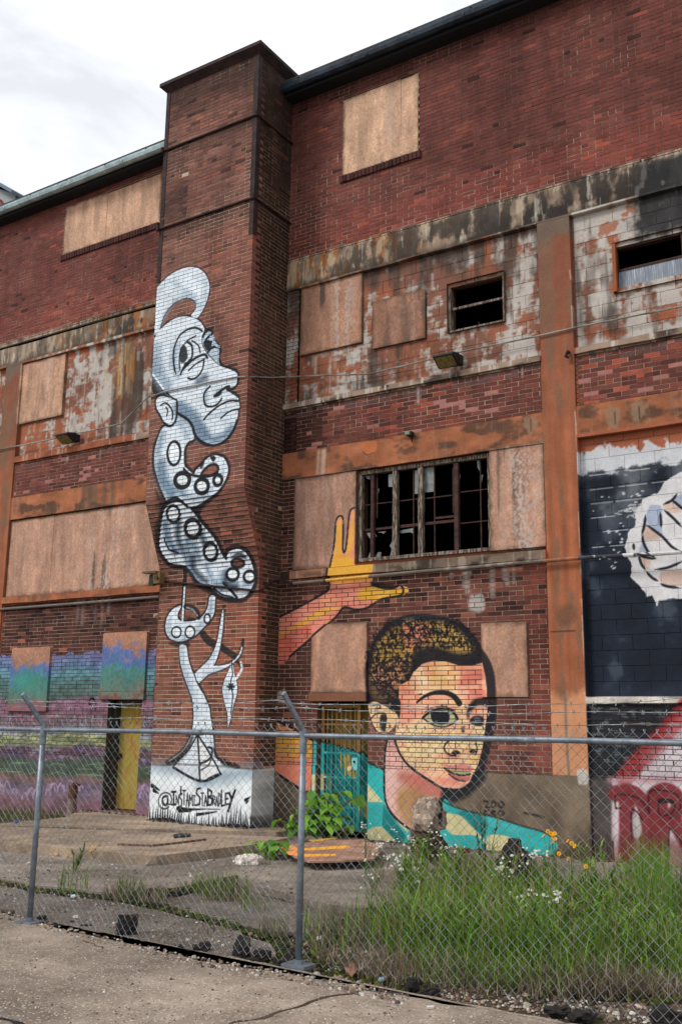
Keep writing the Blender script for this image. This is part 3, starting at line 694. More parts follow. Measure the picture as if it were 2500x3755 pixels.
# soft black halo first
torso1 = tf((T2, [(130, 555), (90, 640), (62, 740), (58, 840)]), (T3, [(62, 80), (85, 160), (110, 240), (140, 310), (170, 358), (240, 335), (320, 390), (360, 400), (420, 385), (500, 330), (570, 280), (620, 215), (655, 140), (660, 70), (630, 5)]),
            (T2, [(600, 795), (545, 785), (480, 820), (440, 870)]), (T3, [(400, 100), (380, 130), (330, 90), (305, 60)]), (T2, [(302, 800), (305, 730), (335, 675), (385, 645), (370, 560), (330, 500), (250, 450), (200, 540)]))
torso2 = tf((T3, [(130, 470), (160, 400), (220, 365), (280, 370), (330, 400), (380, 450), (430, 520), (490, 590), (540, 650), (580, 720), (610, 790), (650, 840)]),
            (T4, [(620, 150), (690, 120), (750, 140), (790, 190), (815, 250), (830, 310), (835, 370), (810, 440), (770, 500), (720, 525), (670, 522), (600, 515), (540, 490), (500, 450), (450, 415), (400, 400), (360, 370), (330, 320), (280, 265), (240, 250), (160, 240), (110, 200), (70, 130), (58, 60)]))
hoop = TW(*T4, [(512, 510), (510, 560), (505, 640), (470, 710), (410, 770), (350, 830), (270, 870), (200, 877), (140, 852), (110, 800), (105, 740), (120, 680), (160, 620), (210, 590), (240, 588), (215, 630), (205, 680), (230, 710), (290, 716), (350, 705), (410, 670), (450, 600), (468, 510)])
head = tf((T1, [(40, 700), (70, 610), (100, 562), (150, 520), (200, 482), (260, 456), (320, 450), (380, 462), (430, 490), (460, 530), (470, 562), (450, 610), (450, 680), (480, 740), (520, 790), (560, 830), (610, 862), (660, 877), (716, 884)]),
          (T2, [(740, 112), (747, 150), (735, 200), (700, 238), (655, 245), (700, 270), (742, 300), (747, 335), (752, 350), (757, 392), (742, 410), (745, 430), (735, 500), (710, 570), (670, 630), (620, 675), (550, 700), (480, 695), (420, 660), (385, 600), (370, 540), (330, 490), (250, 440), (200, 330), (130, 255), (85, 180), (40, 118)]))
quiff = TW(*T1, [(58, 600), (64, 440), (70, 300), (78, 220), (130, 160), (200, 100), (280, 60), (350, 45), (420, 55), (470, 95), (500, 150), (510, 220), (495, 300), (465, 380), (430, 440), (400, 465), (360, 445), (375, 420), (395, 390), (400, 350), (385, 318), (340, 298), (290, 305), (230, 335), (180, 380), (140, 440), (115, 510), (100, 560)])
ear = TW(*T2, [(75, 330), (110, 300), (170, 310), (225, 345), (240, 400), (235, 470), (215, 520), (180, 535), (140, 510), (110, 450), (80, 400)])
trunk = tf((T5, [(222, 288), (225, 400), (245, 500), (280, 600), (310, 680), (330, 760), (335, 890)]), (T6, [(290, 90), (270, 140), (230, 200), (180, 240), (125, 285), (190, 292), (480, 318), (590, 312), (520, 285), (460, 250), (440, 190), (432, 100), (420, 0)]),
           (T5, [(474, 880), (465, 800), (440, 740), (410, 670), (370, 590), (345, 540), (315, 470), (290, 380), (275, 290)]))
br1 = TW(*T5, [(345, 520), (400, 460), (460, 400), (500, 330), (530, 240), (550, 120), (572, 0), (582, 10), (576, 130), (562, 240), (545, 330), (505, 440), (420, 520), (360, 570)])
br2 = TW(*T5, [(480, 455), (560, 450), (630, 430), (690, 380), (720, 320), (738, 240), (735, 310), (715, 370), (670, 420), (610, 462), (540, 492), (460, 522), (400, 575), (378, 592), (360, 560), (420, 500)])
leaf = tf((T5, [(650, 440), (600, 540), (570, 640), (590, 760), (612, 850)]), (T6, [(528, 50)]), (T5, [(645, 860), (662, 780), (690, 680), (690, 600), (670, 520)]))
for shp, wd_ in ((torso1, .11), (torso2, .15), (hoop, .07), (head, .06), (quiff, .045), (ear, .08), (trunk, .06), (br1, .05), (br2, .05), (leaf, .035)):
    tc.stroke(spline(shp + [shp[0]], 3), wd_, (22, 24, 30), .92, .03, smooth=False)
tc.fill(TW(*T2, [(42, 130), (60, 150), (130, 250), (150, 290), (90, 300), (45, 270)]), (24, 26, 32), .95, .02)
tc.fill(tf((T3, [(60, 250), (160, 380), (130, 480), (90, 600), (100, 760), (60, 760), (60, 560), (110, 420)])), (26, 28, 34), .75, .06)
tc.fill(tf((T3, [(340, 400), (460, 350), (600, 260), (560, 330), (470, 400), (440, 480), (500, 600), (620, 790), (560, 700), (430, 520)])), (26, 28, 34), .9, .04)
tc.fill(TW(*T4, [(110, 200), (280, 265), (340, 340), (420, 400), (500, 470), (600, 520), (720, 530), (640, 560), (520, 520), (380, 440), (290, 310), (130, 260)]), (24, 26, 32), .85, .04)
for pts, w_ in (([(410, 190), (450, 240), (515, 285)], .13), ([(560, 300), (620, 340), (672, 372)], .11), ([(690, 420), (715, 440), (722, 470)], .05)):
    tc.stroke(TW(*T5, pts), w_, (28, 30, 36), .95, .02)
tc.fill(TW(*T5, [(140, 260), (300, 262), (280, 300), (150, 285)]), (26, 28, 34), .9, .03)
for shp in (torso1, torso2, hoop, quiff, head, ear, trunk, br1, br2, leaf): tc.fill(shp, ICE, 1, .012)
# blue shading
def shade(fr, pts, w_, a=.5, col=SH, soft=.12): tc.stroke(TW(*fr, pts), w_ * 1.15, np.array(col) * .92, min(1, a * 1.25), soft)
shade(T1, [(110, 520), (170, 400), (240, 320), (340, 280)], .05); shade(T1, [(470, 150), (480, 250), (440, 380)], .05, .35); shade(T1, [(300, 250), (380, 290), (410, 360)], .06, .5); shade(T1, [(100, 230), (180, 170), (260, 200)], .10, .3)
shade(T1, [(60, 740), (70, 860)], .3, .45); shade(T2, [(60, 40), (90, 130), (150, 220)], .25, .6); shade(T1, [(230, 700), (215, 820)], .14, .5); shade(T2, [(250, 130), (220, 60)], .12, .4)
shade(T2, [(260, 400), (330, 440), (400, 520), (450, 620)], .22, .7, SH2); shade(T2, [(440, 560), (520, 650), (620, 630), (690, 560)], .10, .75, SH2); shade(T2, [(480, 260), (480, 330)], .06, .6); shade(T2, [(420, 180), (470, 150)], .12, .55, (50, 66, 84))
shade(T2, [(560, 260), (650, 250)], .08, .4); shade(T2, [(600, 480), (720, 520)], .05, .3); shade(T2, [(500, 480), (640, 420)], .06, .3)
shade(T2, [(120, 620), (90, 760)], .12, .5, SH2); shade(T3, [(110, 60), (130, 180), (200, 290)], .2, .7, SH2); shade(T2, [(250, 500), (300, 560), (330, 620)], .1, .5); shade(T3, [(280, 290), (420, 330), (520, 260)], .07, .5); shade(T3, [(250, 260), (300, 300)], .08, .6, SH2); shade(T3, [(620, 60), (600, 180)], .05, .4)
shade(T3, [(150, 540), (170, 660), (230, 760)], .12, .75, SH2); shade(T3, [(260, 520), (250, 640), (290, 760)], .07, .85, (44, 60, 78)); shade(T3, [(340, 640), (330, 760), (370, 860)], .12, .6, SH2); shade(T3, [(440, 600), (470, 700), (540, 800)], .06, .8, (44, 60, 78)); shade(T3, [(390, 720), (420, 830)], .09, .7, SH2)
shade(T4, [(250, 130), (300, 260), (400, 360)], .07, .6, SH2); shade(T4, [(330, 190), (340, 290), (440, 390)], .05, .9, (40, 54, 72)); shade(T4, [(440, 260), (480, 360), (560, 440)], .06, .7, SH2); shade(T4, [(600, 320), (600, 400), (680, 430)], .09, .9, (52, 72, 94)); shade(T4, [(560, 330), (560, 420)], .08, .5, SH2); shade(T4, [(760, 400), (800, 390)], .08, .7, SH2)
shade(T4, [(140, 700), (130, 790), (190, 850)], .06, .5); shade(T4, [(250, 850), (350, 790), (440, 700)], .06, .6); shade(T4, [(480, 560), (470, 640)], .05, .6, SH2)
shade(T5, [(235, 300), (240, 400), (270, 520), (320, 680)], .06, .55); shade(T5, [(345, 700), (360, 860)], .06, .4); shade(T5, [(440, 430), (520, 330)], .04, .4); shade(T5, [(420, 530), (560, 480)], .035, .4); shade(T6, [(270, 200), (230, 280)], .1, .6); shade(T6, [(420, 160), (440, 240)], .05, .4); shade(T5, [(600, 600), (600, 720)], .03, .6)
# holes that show brick
for shp in (TW(*T3, [(440, 140), (465, 100), (510, 62), (560, 55), (582, 90), (560, 125), (500, 145)]), TW(*T4, [(645, 232), (672, 203), (712, 203), (748, 230), (738, 260), (690, 272), (656, 255)])):
    tc.fill(shp, ICE, 1, .012, erase=True); tc.stroke(spline(shp + [shp[0]], 4), .05, (24, 26, 32), .95, .02, smooth=False)
# far eye of the figure
tc.fill(TW(*T1, [(452, 620), (470, 585), (510, 560), (532, 580), (560, 640), (600, 690), (602, 740), (592, 790), (612, 850), (560, 825), (500, 755), (458, 690)]), (176, 194, 208), 1, .012)
# inked lines
def ink(fr, pts, w_=.035, **k): tc.stroke(TW(*fr, pts), w_, (18, 24, 32), .95, .012, **k)
ink(T1, [(225, 896), (215, 790), (225, 700), (265, 610), (330, 560), (400, 545), (450, 570)]); ink(T1, [(270, 890), (262, 800), (280, 720), (330, 650), (400, 610)], .025); ink(T2, [(275, 120), (300, 60), (350, 0)], .04); ink(T1, [(300, 880), (370, 810), (430, 775), (475, 765), (490, 790)], .045); ink(T1, [(340, 895), (400, 840), (470, 800)], .03); ink(T1, [(330, 660), (365, 690), (370, 760), (350, 820), (310, 840)], .04)
tc.fill(TW(*T1, [(270, 720), (300, 685), (325, 720), (330, 790), (300, 830), (268, 820)]), (30, 36, 46), .9, .03)
ink(T1, [(365, 650), (420, 690), (435, 750)], .025); ink(T2, [(465, 0), (455, 70), (420, 130), (370, 160), (335, 150)], .035); ink(T2, [(235, 120), (225, 60)], .02)
for pts in ([(490, 560), (530, 570), (530, 600), (500, 620), (480, 650)], [(480, 650), (520, 670), (540, 640), (570, 670), (600, 700)], [(500, 740), (545, 700), (600, 720), (590, 780), (600, 830), (615, 850)], [(455, 620), (470, 590), (500, 565)]): ink(T1, pts, .045)
tc.fill(TW(*T1, [(470, 650), (525, 655), (520, 720), (490, 730), (465, 690)]), (28, 32, 40), .95, .02)
for pts in ([(520, 620), (570, 690), (590, 700)], [(545, 730), (580, 770), (575, 810)]): tc.stroke(TW(*T1, pts), .05, (186, 200, 212), .9, .02)
ink(T2, [(620, 50), (690, 75), (740, 105), (745, 150), (735, 205), (700, 235), (655, 240)], .035); ink(T2, [(515, 220), (470, 270), (465, 330), (480, 375), (530, 385), (580, 360), (610, 320)], .035); ink(T2, [(550, 300), (590, 265), (640, 230), (670, 220)], .05)
tc.fill(TW(*T2, [(548, 300), (570, 275), (610, 262), (600, 290), (565, 308)]), (18, 24, 32), .95, .015)
ink(T2, [(465, 490), (510, 440), (570, 390), (640, 350), (700, 335), (745, 340)], .035); ink(T2, [(605, 480), (650, 440), (700, 415), (755, 405)], .03); ink(T2, [(650, 245), (700, 275), (745, 305)], .025)
ink(T2, [(250, 440), (330, 490), (370, 545), (385, 600), (420, 655), (480, 692), (550, 705), (630, 672), (700, 590), (735, 500)], .05); ink(T2, [(160, 270), (200, 310), (240, 330)], .03)
ink(T2, [(110, 375), (150, 355), (190, 390), (210, 440), (205, 490)], .03); ink(T2, [(155, 390), (170, 420), (160, 460)], .025); ink(T2, [(40, 118), (85, 180), (130, 255)], .02)
tc.stroke(TW(*T2, [(46, 118), (90, 180), (132, 240)]), .035, (236, 242, 246), .95, .012)
ink(T2, [(245, 345), (245, 400), (240, 470), (220, 525), (180, 545), (140, 520)], .045)
for fr, u, v, ru, rv, w_ in ((T2, 220, 768, 44, 85, .05), (T3, 288, 182, 44, 40, .08), (T3, 447, 232, 40, 40, .07), (T3, 578, 183, 22, 28, .06), (T3, 215, 460, 42, 55, .05), (T3, 375, 580, 48, 55, .07), (T3, 520, 770, 42, 55, .06), (T4, 655, 328, 38, 36, .055), (T4, 793, 347, 36, 34, .05), (T4, 195, 803, 33, 36, .03), (T4, 306, 803, 33, 40, .03), (T4, 447, 693, 19, 30, .03)):
    e = TW(*fr, [(u + ru * math.cos(t * math.pi / 5), v + rv * math.sin(t * math.pi / 5)) for t in range(10)])
    tc.stroke(spline(e + [e[0]], 3), w_ * 2, (20, 24, 32), .95, .015, smooth=False); tc.fill(e, (226, 234, 238), 1, .012)
ink(T3, [(170, 355), (240, 330), (330, 400)], .05); ink(T3, [(140, 660), (180, 750), (260, 780)], .03); ink(T3, [(300, 90), (340, 130), (430, 152), (520, 148), (575, 120)], .045)
tc.fill(TW(*T2, [(515, 800), (545, 790), (562, 810), (540, 838)]), (24, 28, 36), .95, .015)
tc.fill(TW(*T2, [(430, 860), (470, 830), (455, 880), (440, 896)]), (24, 28, 36), .9, .03)
ink(T4, [(580, 400), (640, 460), (690, 520)], .045); ink(T4, [(500, 440), (560, 490), (660, 520)], .03)
tc.fill(TW(*T4, [(690, 150), (745, 160), (770, 200), (740, 200), (690, 180), (640, 195)]), (30, 40, 54), .8, .03)
# spindle and ring
ink(T4, [(268, 300), (262, 400), (255, 500), (250, 590)], .09); tc.stroke(TW(*T4, [(263, 430), (255, 560), (245, 706)]), .04, (222, 232, 238), 1, .012); ink(T4, [(275, 430), (268, 560), (258, 706)], .02)
tc.stroke(TW(*T4, [(270, 590), (330, 605), (365, 640), (378, 680)]), .09, (26, 30, 36), .95, .02); tc.stroke(TW(*T4, [(280, 600), (330, 620), (366, 668)]), .03, (150, 160, 170), .9, .02)
tc.fill(TW(*T4, [(270, 700), (310, 682), (350, 690), (340, 708)]), (24, 28, 34), .95, .02)
# branch tips, leaf, hook
tc.stroke(TW(*T5, [(722, 425), (728, 480), (695, 540), (650, 590)]), .045, (218, 228, 234), 1, .012); ink(T5, [(648, 400), (648, 460), (655, 520), (640, 580), (645, 640), (655, 700), (640, 850)], .02)
for a_ in range(6): ink(T5, [(640, 625), (640 + 28 * math.cos(a_ * 1.05), 625 + 26 * math.sin(a_ * 1.05))], .03)
ink(T5, [(345, 530), (365, 590), (410, 670)], .02); ink(T5, [(742, 235), (735, 290)], .03)
# plinth: white with blue haze, signature and painted grass
tc.fill([(TX0 - .1, -.1), (TX1 + .1, -.1), (TX1 + .1, .975), (TX0 - .1, .975)], (226, 232, 235), 1, .01, smooth=False)
tc.stroke([(-11.7, .96), (-10.9, .92), (-10.4, .80)], .16, (120, 146, 166), .6, .16); tc.stroke([(-10.5, .78), (-10.1, .85), (-9.5, .96)], .2, (112, 140, 160), .6, .18)
pyr = TW(*T6, [(330, 95), (240, 215), (175, 312), (350, 402), (486, 356), (400, 210)])
tc.fill(pyr, (206, 214, 222), 1, .012, smooth=False)
tc.fill(TW(*T6, [(330, 95), (350, 402), (486, 356), (410, 225)]), (228, 232, 234), 1, .012, smooth=False)
for pts, w_ in (([(330, 95), (350, 402)], .035), ([(175, 312), (350, 402), (486, 356)], .04), ([(330, 95), (270, 200), (200, 270), (175, 312)], .025), ([(330, 95), (400, 205), (486, 356)], .03), ([(400, 180), (425, 190), (420, 240), (390, 270), (350, 285)], .035), ([(355, 330), (400, 300), (420, 260)], .02), ([(130, 285), (190, 260), (240, 210)], .03), ([(440, 190), (455, 245), (520, 285), (600, 312)], .04), ([(400, 390), (440, 370), (470, 358)], .04)):
    ink(T6, pts, w_, smooth=len(pts) > 2)
tc.fill(tf((T6, [(40, 285), (130, 280), (250, 180), (300, 90), (280, 190), (180, 290), (60, 296)])), (20, 22, 26), .8, .05)
tc.fill(tf((T6, [(480, 270), (520, 275), (620, 310), (690, 318), (690, 326), (580, 316), (500, 300)])), (20, 22, 26), .8, .03)
for k in range(9): ink(T6, [(490 + k * 13, 280 + k * 3), (486 + k * 13 + random.uniform(-6, 6), 250 + k * 5)], .018)
# signature, letter by letter
def letters(word, frame, x, base, hgt):
    G_ = {'I': [[(0, 0), (1, 0)], [(.5, 0), (.5, 1)], [(0, 1), (1, 1)]], 'N': [[(0, 1), (0, 0), (1, 1), (1, 0)]], 'S': [[(1, .05), (.3, .1), (.1, .35), (.9, .6), (.8, .95), (0, 1)]], 'T': [[(0, 0), (1, 0)], [(.5, 0), (.5, 1)]],
          'A': [[(0, 1), (.5, 0), (1, 1)], [(.15, .65), (.85, .65)]], 'M': [[(0, 1), (.1, 0), (.5, .6), (.9, 0), (1, 1)]], 'B': [[(.1, 0), (.1, 1)], [(.1, 0), (.9, .15), (.8, .45), (.1, .48), (1, .62), (.9, .95), (.1, 1)]],
          'R': [[(.1, 1), (.1, 0), (.9, .1), (.8, .45), (.1, .5), (1, 1)]], 'D': [[(.1, 0), (.1, 1), (.8, .85), (1, .45), (.7, .1), (.1, 0)]], 'L': [[(.1, 0), (.1, 1), (1, .92)]], 'E': [[(1, 0), (.1, .05), (.1, 1), (1, .95)], [(.1, .5), (.8, .48)]],
          'Y': [[(0, .1), (.45, .55)], [(1.1, -.1), (.45, .6), (-.2, 1.5)]]}
    for ch, wdt, up, dn, th in word:
        for st in G_[ch]:
            pts = [(x + p[0] * wdt, base - hgt * (1 - p[1]) * up + (p[1] > .9) * dn) for p in st]
            tc.stroke(TW(*frame, pts), th, (18, 20, 24), .97, .01, smooth=False)
        x += wdt + 3.5
ink(T6, [(128, 500), (108, 510), (104, 540), (122, 560), (138, 540), (136, 505), (128, 500)], .035); ink(T6, [(138, 500), (140, 550), (160, 548), (160, 500), (130, 478), (95, 490), (78, 530), (88, 570), (120, 584), (145, 572)], .02)
letters([('I', 26, 1.0, 0, .032), ('N', 16, .7, 0, .018), ('S', 19, .9, 12, .024), ('T', 20, 1.1, 0, .02), ('A', 17, .9, 14, .018), ('M', 22, .75, 6, .018), ('I', 14, .7, 4, .016), ('S', 30, 1.35, 4, .03), ('T', 18, .9, 6, .02), ('A', 18, .7, 10, .02), ('B', 30, 1.2, 4, .03), ('R', 15, .7, 0, .018), ('A', 14, .6, 8, .018), ('D', 16, .9, 10, .018), ('L', 22, 1.1, 10, .026), ('E', 24, .9, 0, .026), ('Y', 34, 1.0, 0, .04)], T6, 164, 556, 84)
for pts, w_, w2_ in (([(36, 432), (60, 446), (84, 462)], .07, .02), ([(48, 464), (78, 482)], .06, .02), ([(648, 528), (678, 506)], .06, .015), ([(652, 545), (668, 530)], .03, .01), ([(205, 582), (280, 588), (395, 585)], .07, .01), ([(215, 598), (290, 600)], .05, .02), ([(330, 622), (400, 612), (460, 602)], .05, .015), ([(225, 440), (224, 490)], .03, .03), ([(400, 585), (480, 588)], .015, .01)):
    tc.stroke(TW(*T6, pts), w_, (18, 20, 24), .97, .01, w2=w2_)
blades = [(TX0 - .1, -.2)]
x = TX0 - .1
while x < TX1 + .1:
    t = (x - TX0) / (TX1 - TX0)
    zb = .13 + .04 * math.sin(9 * t) ; hh = random.uniform(.10, .24) * (1.25 if t < .2 or t > .8 else 1)
    blades += [(x, zb), (x + random.uniform(-.03, .03) + .02, zb + hh), (x + .035, zb + .01)]
    x += random.uniform(.035, .06)
blades += [(TX1 + .1, -.2)]
tc.fill(blades, (26, 28, 32), 1, .01, smooth=False)
jm = tc.X > TX1 - .014; zm_ = tc.Z < .99
sidec = np.interp(tc.Z[zm_], [-.2, .05, .25, .5, .99], [60, 84, 150, 172, 182])[:, None] / 255 * (.8 + .4 * fbm(int(zm_.sum()), int(jm.sum()), 14, 3, 77, 3))
blk = tc.a[:int(zm_.sum())][:, jm]; blk[..., :3] = sidec[..., None]; blk[..., 3] = 1; tc.a[:int(zm_.sum()), jm] = blk
TIMG = tc.image('tower_paint')

# ------------------------------------------------------------------ materials
def newmat(name):
    m = bpy.data.materials.new(name); m.use_nodes = True
    nt = m.node_tree; nt.nodes.clear()
    o = nt.nodes.new('ShaderNodeOutputMaterial'); b = nt.nodes.new('ShaderNodeBsdfPrincipled')
    nt.links.new(b.outputs['BSDF'], o.inputs['Surface'])
    b.inputs['Specular IOR Level'].default_value = 0.25
    return m, nt, b
def nd(nt, t, **k):
    n = nt.nodes.new(t)
    for a, v in k.items(): setattr(n, a, v)
    return n
def mathn(nt, op, a, b=None):
    n = nd(nt, 'ShaderNodeMath', operation=op)
    for i, v in enumerate((a, b)):
        if v is None: continue
        if isinstance(v, (int, float)): n.inputs[i].default_value = v
        else: nt.links.new(v, n.inputs[i])
    return n.outputs[0]
def mixc(nt, fac, a, b, mode='MIX'):
    n = nd(nt, 'ShaderNodeMix', data_type='RGBA', blend_type=mode)
    for i, v in ((0, fac), (6, a), (7, b)):
        if isinstance(v, (int, float)): n.inputs[i].default_value = v
        elif isinstance(v, tuple): n.inputs[i].default_value = v
        else: nt.links.new(v, n.inputs[i])
    return n.outputs[2]
def noise(nt, scale, detail=3, rough=0.55, vec=None, dist=0.0):
    n = nd(nt, 'ShaderNodeTexNoise')
    n.inputs['Scale'].default_value = scale; n.inputs['Detail'].default_value = detail
    n.inputs['Roughness'].default_value = rough; n.inputs['Distortion'].default_value = dist
    if vec is not None: nt.links.new(vec, n.inputs['Vector'])
    return n.outputs['Fac']
def ramp(nt, fac, stops):
    r = nd(nt, 'ShaderNodeValToRGB')
    e = r.color_ramp.elements
    while len(e) < len(stops): e.new(0.5)
    for k, (p, c) in enumerate(stops):
        e[k].position = p; e[k].color = c if len(c) == 4 else tuple(c) + (1,)
    nt.links.new(fac, r.inputs['Fac'])
    return r.outputs['Color']
def grey(v): return (v, v, v, 1)
def bump(nt, b, h, strength, dist=0.01):
    n = nd(nt, 'ShaderNodeBump'); n.inputs['Strength'].default_value = strength; n.inputs['Distance'].default_value = dist
    nt.links.new(h, n.inputs['Height']); nt.links.new(n.outputs['Normal'], b.inputs['Normal'])
def pos(nt): return nd(nt, 'ShaderNodeNewGeometry').outputs['Position']
def stretch(nt, v, sc):
    m = nd(nt, 'ShaderNodeMapping'); m.inputs['Scale'].default_value = sc
    nt.links.new(v, m.inputs['Vector']); return m.outputs['Vector']
def attr(nt, name='col'):
    return nd(nt, 'ShaderNodeAttribute', attribute_name=name).outputs['Color']
def paint(nt, img, cv):
    """the paint that lies on the wall, looked up by place on the wall"""
    sp = nd(nt, 'ShaderNodeSeparateXYZ'); nt.links.new(pos(nt), sp.inputs[0])
    u = mathn(nt, 'DIVIDE', mathn(nt, 'SUBTRACT', sp.outputs[0], cv.x0), cv.x1 - cv.x0)
    v = mathn(nt, 'DIVIDE', mathn(nt, 'SUBTRACT', sp.outputs[2], cv.z0), cv.z1 - cv.z0)
    c = nd(nt, 'ShaderNodeCombineXYZ'); nt.links.new(u, c.inputs[0]); nt.links.new(v, c.inputs[1])
    t = nd(nt, 'ShaderNodeTexImage', image=img, extension='EXTEND', interpolation='Linear')
    nt.links.new(c.outputs[0], t.inputs['Vector'])
    return t.outputs['Color'], t.outputs['Alpha']

def wall_mat(name, img, cv, base, rough=0.9, grain=70, amt=0.22, bstr=0.35, bdist=0.006, alpha=1.0, wear=0.0):
    m, nt, b = newmat(name)
    p = pos(nt)
    basec = attr(nt) if base == 'attr' else base
    if base == 'attr':       # soot that ran down the wall
        st = noise(nt, 1.0, 5, 0.65, stretch(nt, p, (2.2, 2.2, .35)))
        basec = mixc(nt, 1.0, basec, ramp(nt, st, [(.34, (.66, .64, .64, 1)), (.52, grey(1.0)), (.70, (1.12, 1.08, 1.05, 1))]), 'MULTIPLY')
    if img is not None:
        c, a = paint(nt, img, cv)
        if base == 'attr':   # each brick takes the paint a little differently
            lum = nd(nt, 'ShaderNodeRGBToBW'); nt.links.new(attr(nt), lum.inputs[0])
            c = mixc(nt, 1.0, c, ramp(nt, lum.outputs[0], [(.02, grey(.84)), (.10, grey(1.08))]), 'MULTIPLY')
        if wear:
            wn_ = noise(nt, 26, 4, 0.7, p)
            k = nd(nt, 'ShaderNodeMapRange'); k.inputs['From Min'].default_value = 0.30; k.inputs['From Max'].default_value = 0.42
            k.inputs['To Min'].default_value = 1 - wear; nt.links.new(wn_, k.inputs['Value'])
            a = mathn(nt, 'MULTIPLY', a, k.outputs[0])
        if alpha != 1.0: a = mathn(nt, 'MULTIPLY', a, alpha)
        basec = mixc(nt, a, basec, c)
    n1 = noise(nt, grain, 4, 0.65, p)
    n2 = noise(nt, 3.1, 5, 0.6, p)
    basec = mixc(nt, 1.0, basec, ramp(nt, n1, [(0.25, grey(1 - amt)), (0.75, grey(1 + amt))]), 'MULTIPLY')
    basec = mixc(nt, 1.0, basec, ramp(nt, n2, [(0.3, grey(0.84)), (0.7, grey(1.12))]), 'MULTIPLY')
    nt.links.new(basec, b.inputs['Base Color'])
    b.inputs['Roughness'].default_value = rough
    bump(nt, b, n1, bstr, bdist)
    return m

M = {}
M['brick'] = wall_mat('brick', FIMG, fc, 'attr', 0.9, 90, 0.26, 0.5, 0.004, wear=0.35)
M['tower_brick'] = wall_mat('tower_brick', TIMG, tc, 'attr', 0.9, 90, 0.26, 0.5, 0.004, wear=0.18)
M['side_brick'] = wall_mat('side_brick', None, None, 'attr', 0.92, 90, 0.28, 0.5, 0.004)
M['painted_face'] = wall_mat('painted_concrete', FIMG, fc, L4(TERRA), 0.88, 55, 0.16, 0.5, 0.008)
M['tower_plinth'] = wall_mat('plinth_paint', TIMG, tc, L4((150, 140, 128)), 0.85, 60, 0.10, 0.3, 0.006)

def mortar_mat(name, img, cv, light, dark, alpha, jd=.42):
    m, nt, b = newmat(name)
    p = pos(nt)
    sp = nd(nt, 'ShaderNodeSeparateXYZ'); nt.links.new(p, sp.inputs[0])
    n = noise(nt, 0.9, 5, 0.6, p)
    hgt = nd(nt, 'ShaderNodeMapRange'); hgt.inputs['From Min'].default_value = 9.9; hgt.inputs['From Max'].default_value = 10.6
    hgt.inputs['To Min'].default_value = 0.06; hgt.inputs['To Max'].default_value = -0.10; nt.links.new(sp.outputs[2], hgt.inputs['Value'])
    f = mathn(nt, 'ADD', n, hgt.outputs[0])
    c = ramp(nt, f, [(0.40, dark), (0.56, light)])
    fine = noise(nt, 45, 3, 0.6, p)
    c = mixc(nt, 1.0, c, ramp(nt, fine, [(0.25, grey(0.7)), (0.75, grey(1.25))]), 'MULTIPLY')
    if img is not None:
        pc, a = paint(nt, img, cv)
        c = mixc(nt, mathn(nt, 'MULTIPLY', a, alpha), c, mixc(nt, 1.0, pc, (jd, jd, jd, 1), 'MULTIPLY'))
    nt.links.new(c, b.inputs['Base Color']); b.inputs['Roughness'].default_value = 0.95
    bump(nt, b, fine, 0.4, 0.006)
    return m
M['mortar'] = mortar_mat('mortar', FIMG, fc, L4((168, 144, 128)), L4((106, 80, 72)), 0.92, .07)
M['tower_mortar'] = mortar_mat('tower_mortar', TIMG, tc, L4((196, 172, 150)), L4((120, 98, 86)), 0.88)
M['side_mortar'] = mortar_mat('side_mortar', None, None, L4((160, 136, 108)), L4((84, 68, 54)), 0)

def simple(name, col, rough=0.7, metal=0.0, amt=0.25, scale=30, bstr=0.2, col2=None, s2=4.0, spec=0.3, sc=None, thr=(0.42, 0.6)):
    m, nt, b = newmat(name)
    p = pos(nt)
    if sc: p = stretch(nt, p, sc)
    n = noise(nt, scale, 4, 0.65, p)
    c = L4(col)
    if col2 is not None:
        n2 = noise(nt, s2, 5, 0.65, p)
        c = mixc(nt, ramp(nt, n2, [(thr[0], grey(0)), (thr[1], grey(1))]), c, L4(col2))
    c = mixc(nt, 1.0, c, ramp(nt, n, [(0.25, grey(1 - amt)), (0.75, grey(1 + amt))]), 'MULTIPLY')
    nt.links.new(c, b.inputs['Base Color'])
    b.inputs['Roughness'].default_value = rough; b.inputs['Metallic'].default_value = metal; b.inputs['Specular IOR Level'].default_value = spec
    if bstr: bump(nt, b, n, bstr, 0.004)
    return m
def attr_mat(name, rough=0.8, amt=0.2, scale=25, trans=0.0, bstr=0.2):
    m, nt, b = newmat(name)
    p = pos(nt); n = noise(nt, scale, 3, 0.6, p)
    c = mixc(nt, 1.0, attr(nt), ramp(nt, n, [(0.25, grey(1 - amt)), (0.75, grey(1 + amt))]), 'MULTIPLY')
    nt.links.new(c, b.inputs['Base Color']); b.inputs['Roughness'].default_value = rough
    if bstr: bump(nt, b, n, bstr, 0.004)
    if trans:
        t = nd(nt, 'ShaderNodeBsdfTranslucent'); nt.links.new(c, t.inputs['Color'])
        mx = nd(nt, 'ShaderNodeMixShader'); mx.inputs[0].default_value = trans
        out = [x for x in nt.nodes if x.type == 'OUTPUT_MATERIAL'][0]
        nt.links.new(b.outputs[0], mx.inputs[1]); nt.links.new(t.outputs[0], mx.inputs[2]); nt.links.new(mx.outputs[0], out.inputs['Surface'])
    return m
M['galv'] = simple('galvanised_steel', (132, 142, 152), 0.48, 0.55, 0.16, 40, 0.08, (108, 116, 126), 9, 0.5)
M['wire'] = simple('galvanised_wire', (160, 168, 174), 0.5, 0.5, 0.25, 60, 0, (112, 108, 102), 6, 0.5)
M['iron'] = simple('rusty_iron', (62, 44, 42), 0.8, 0.2, 0.35, 40, 0.4, (40, 32, 32), 6)
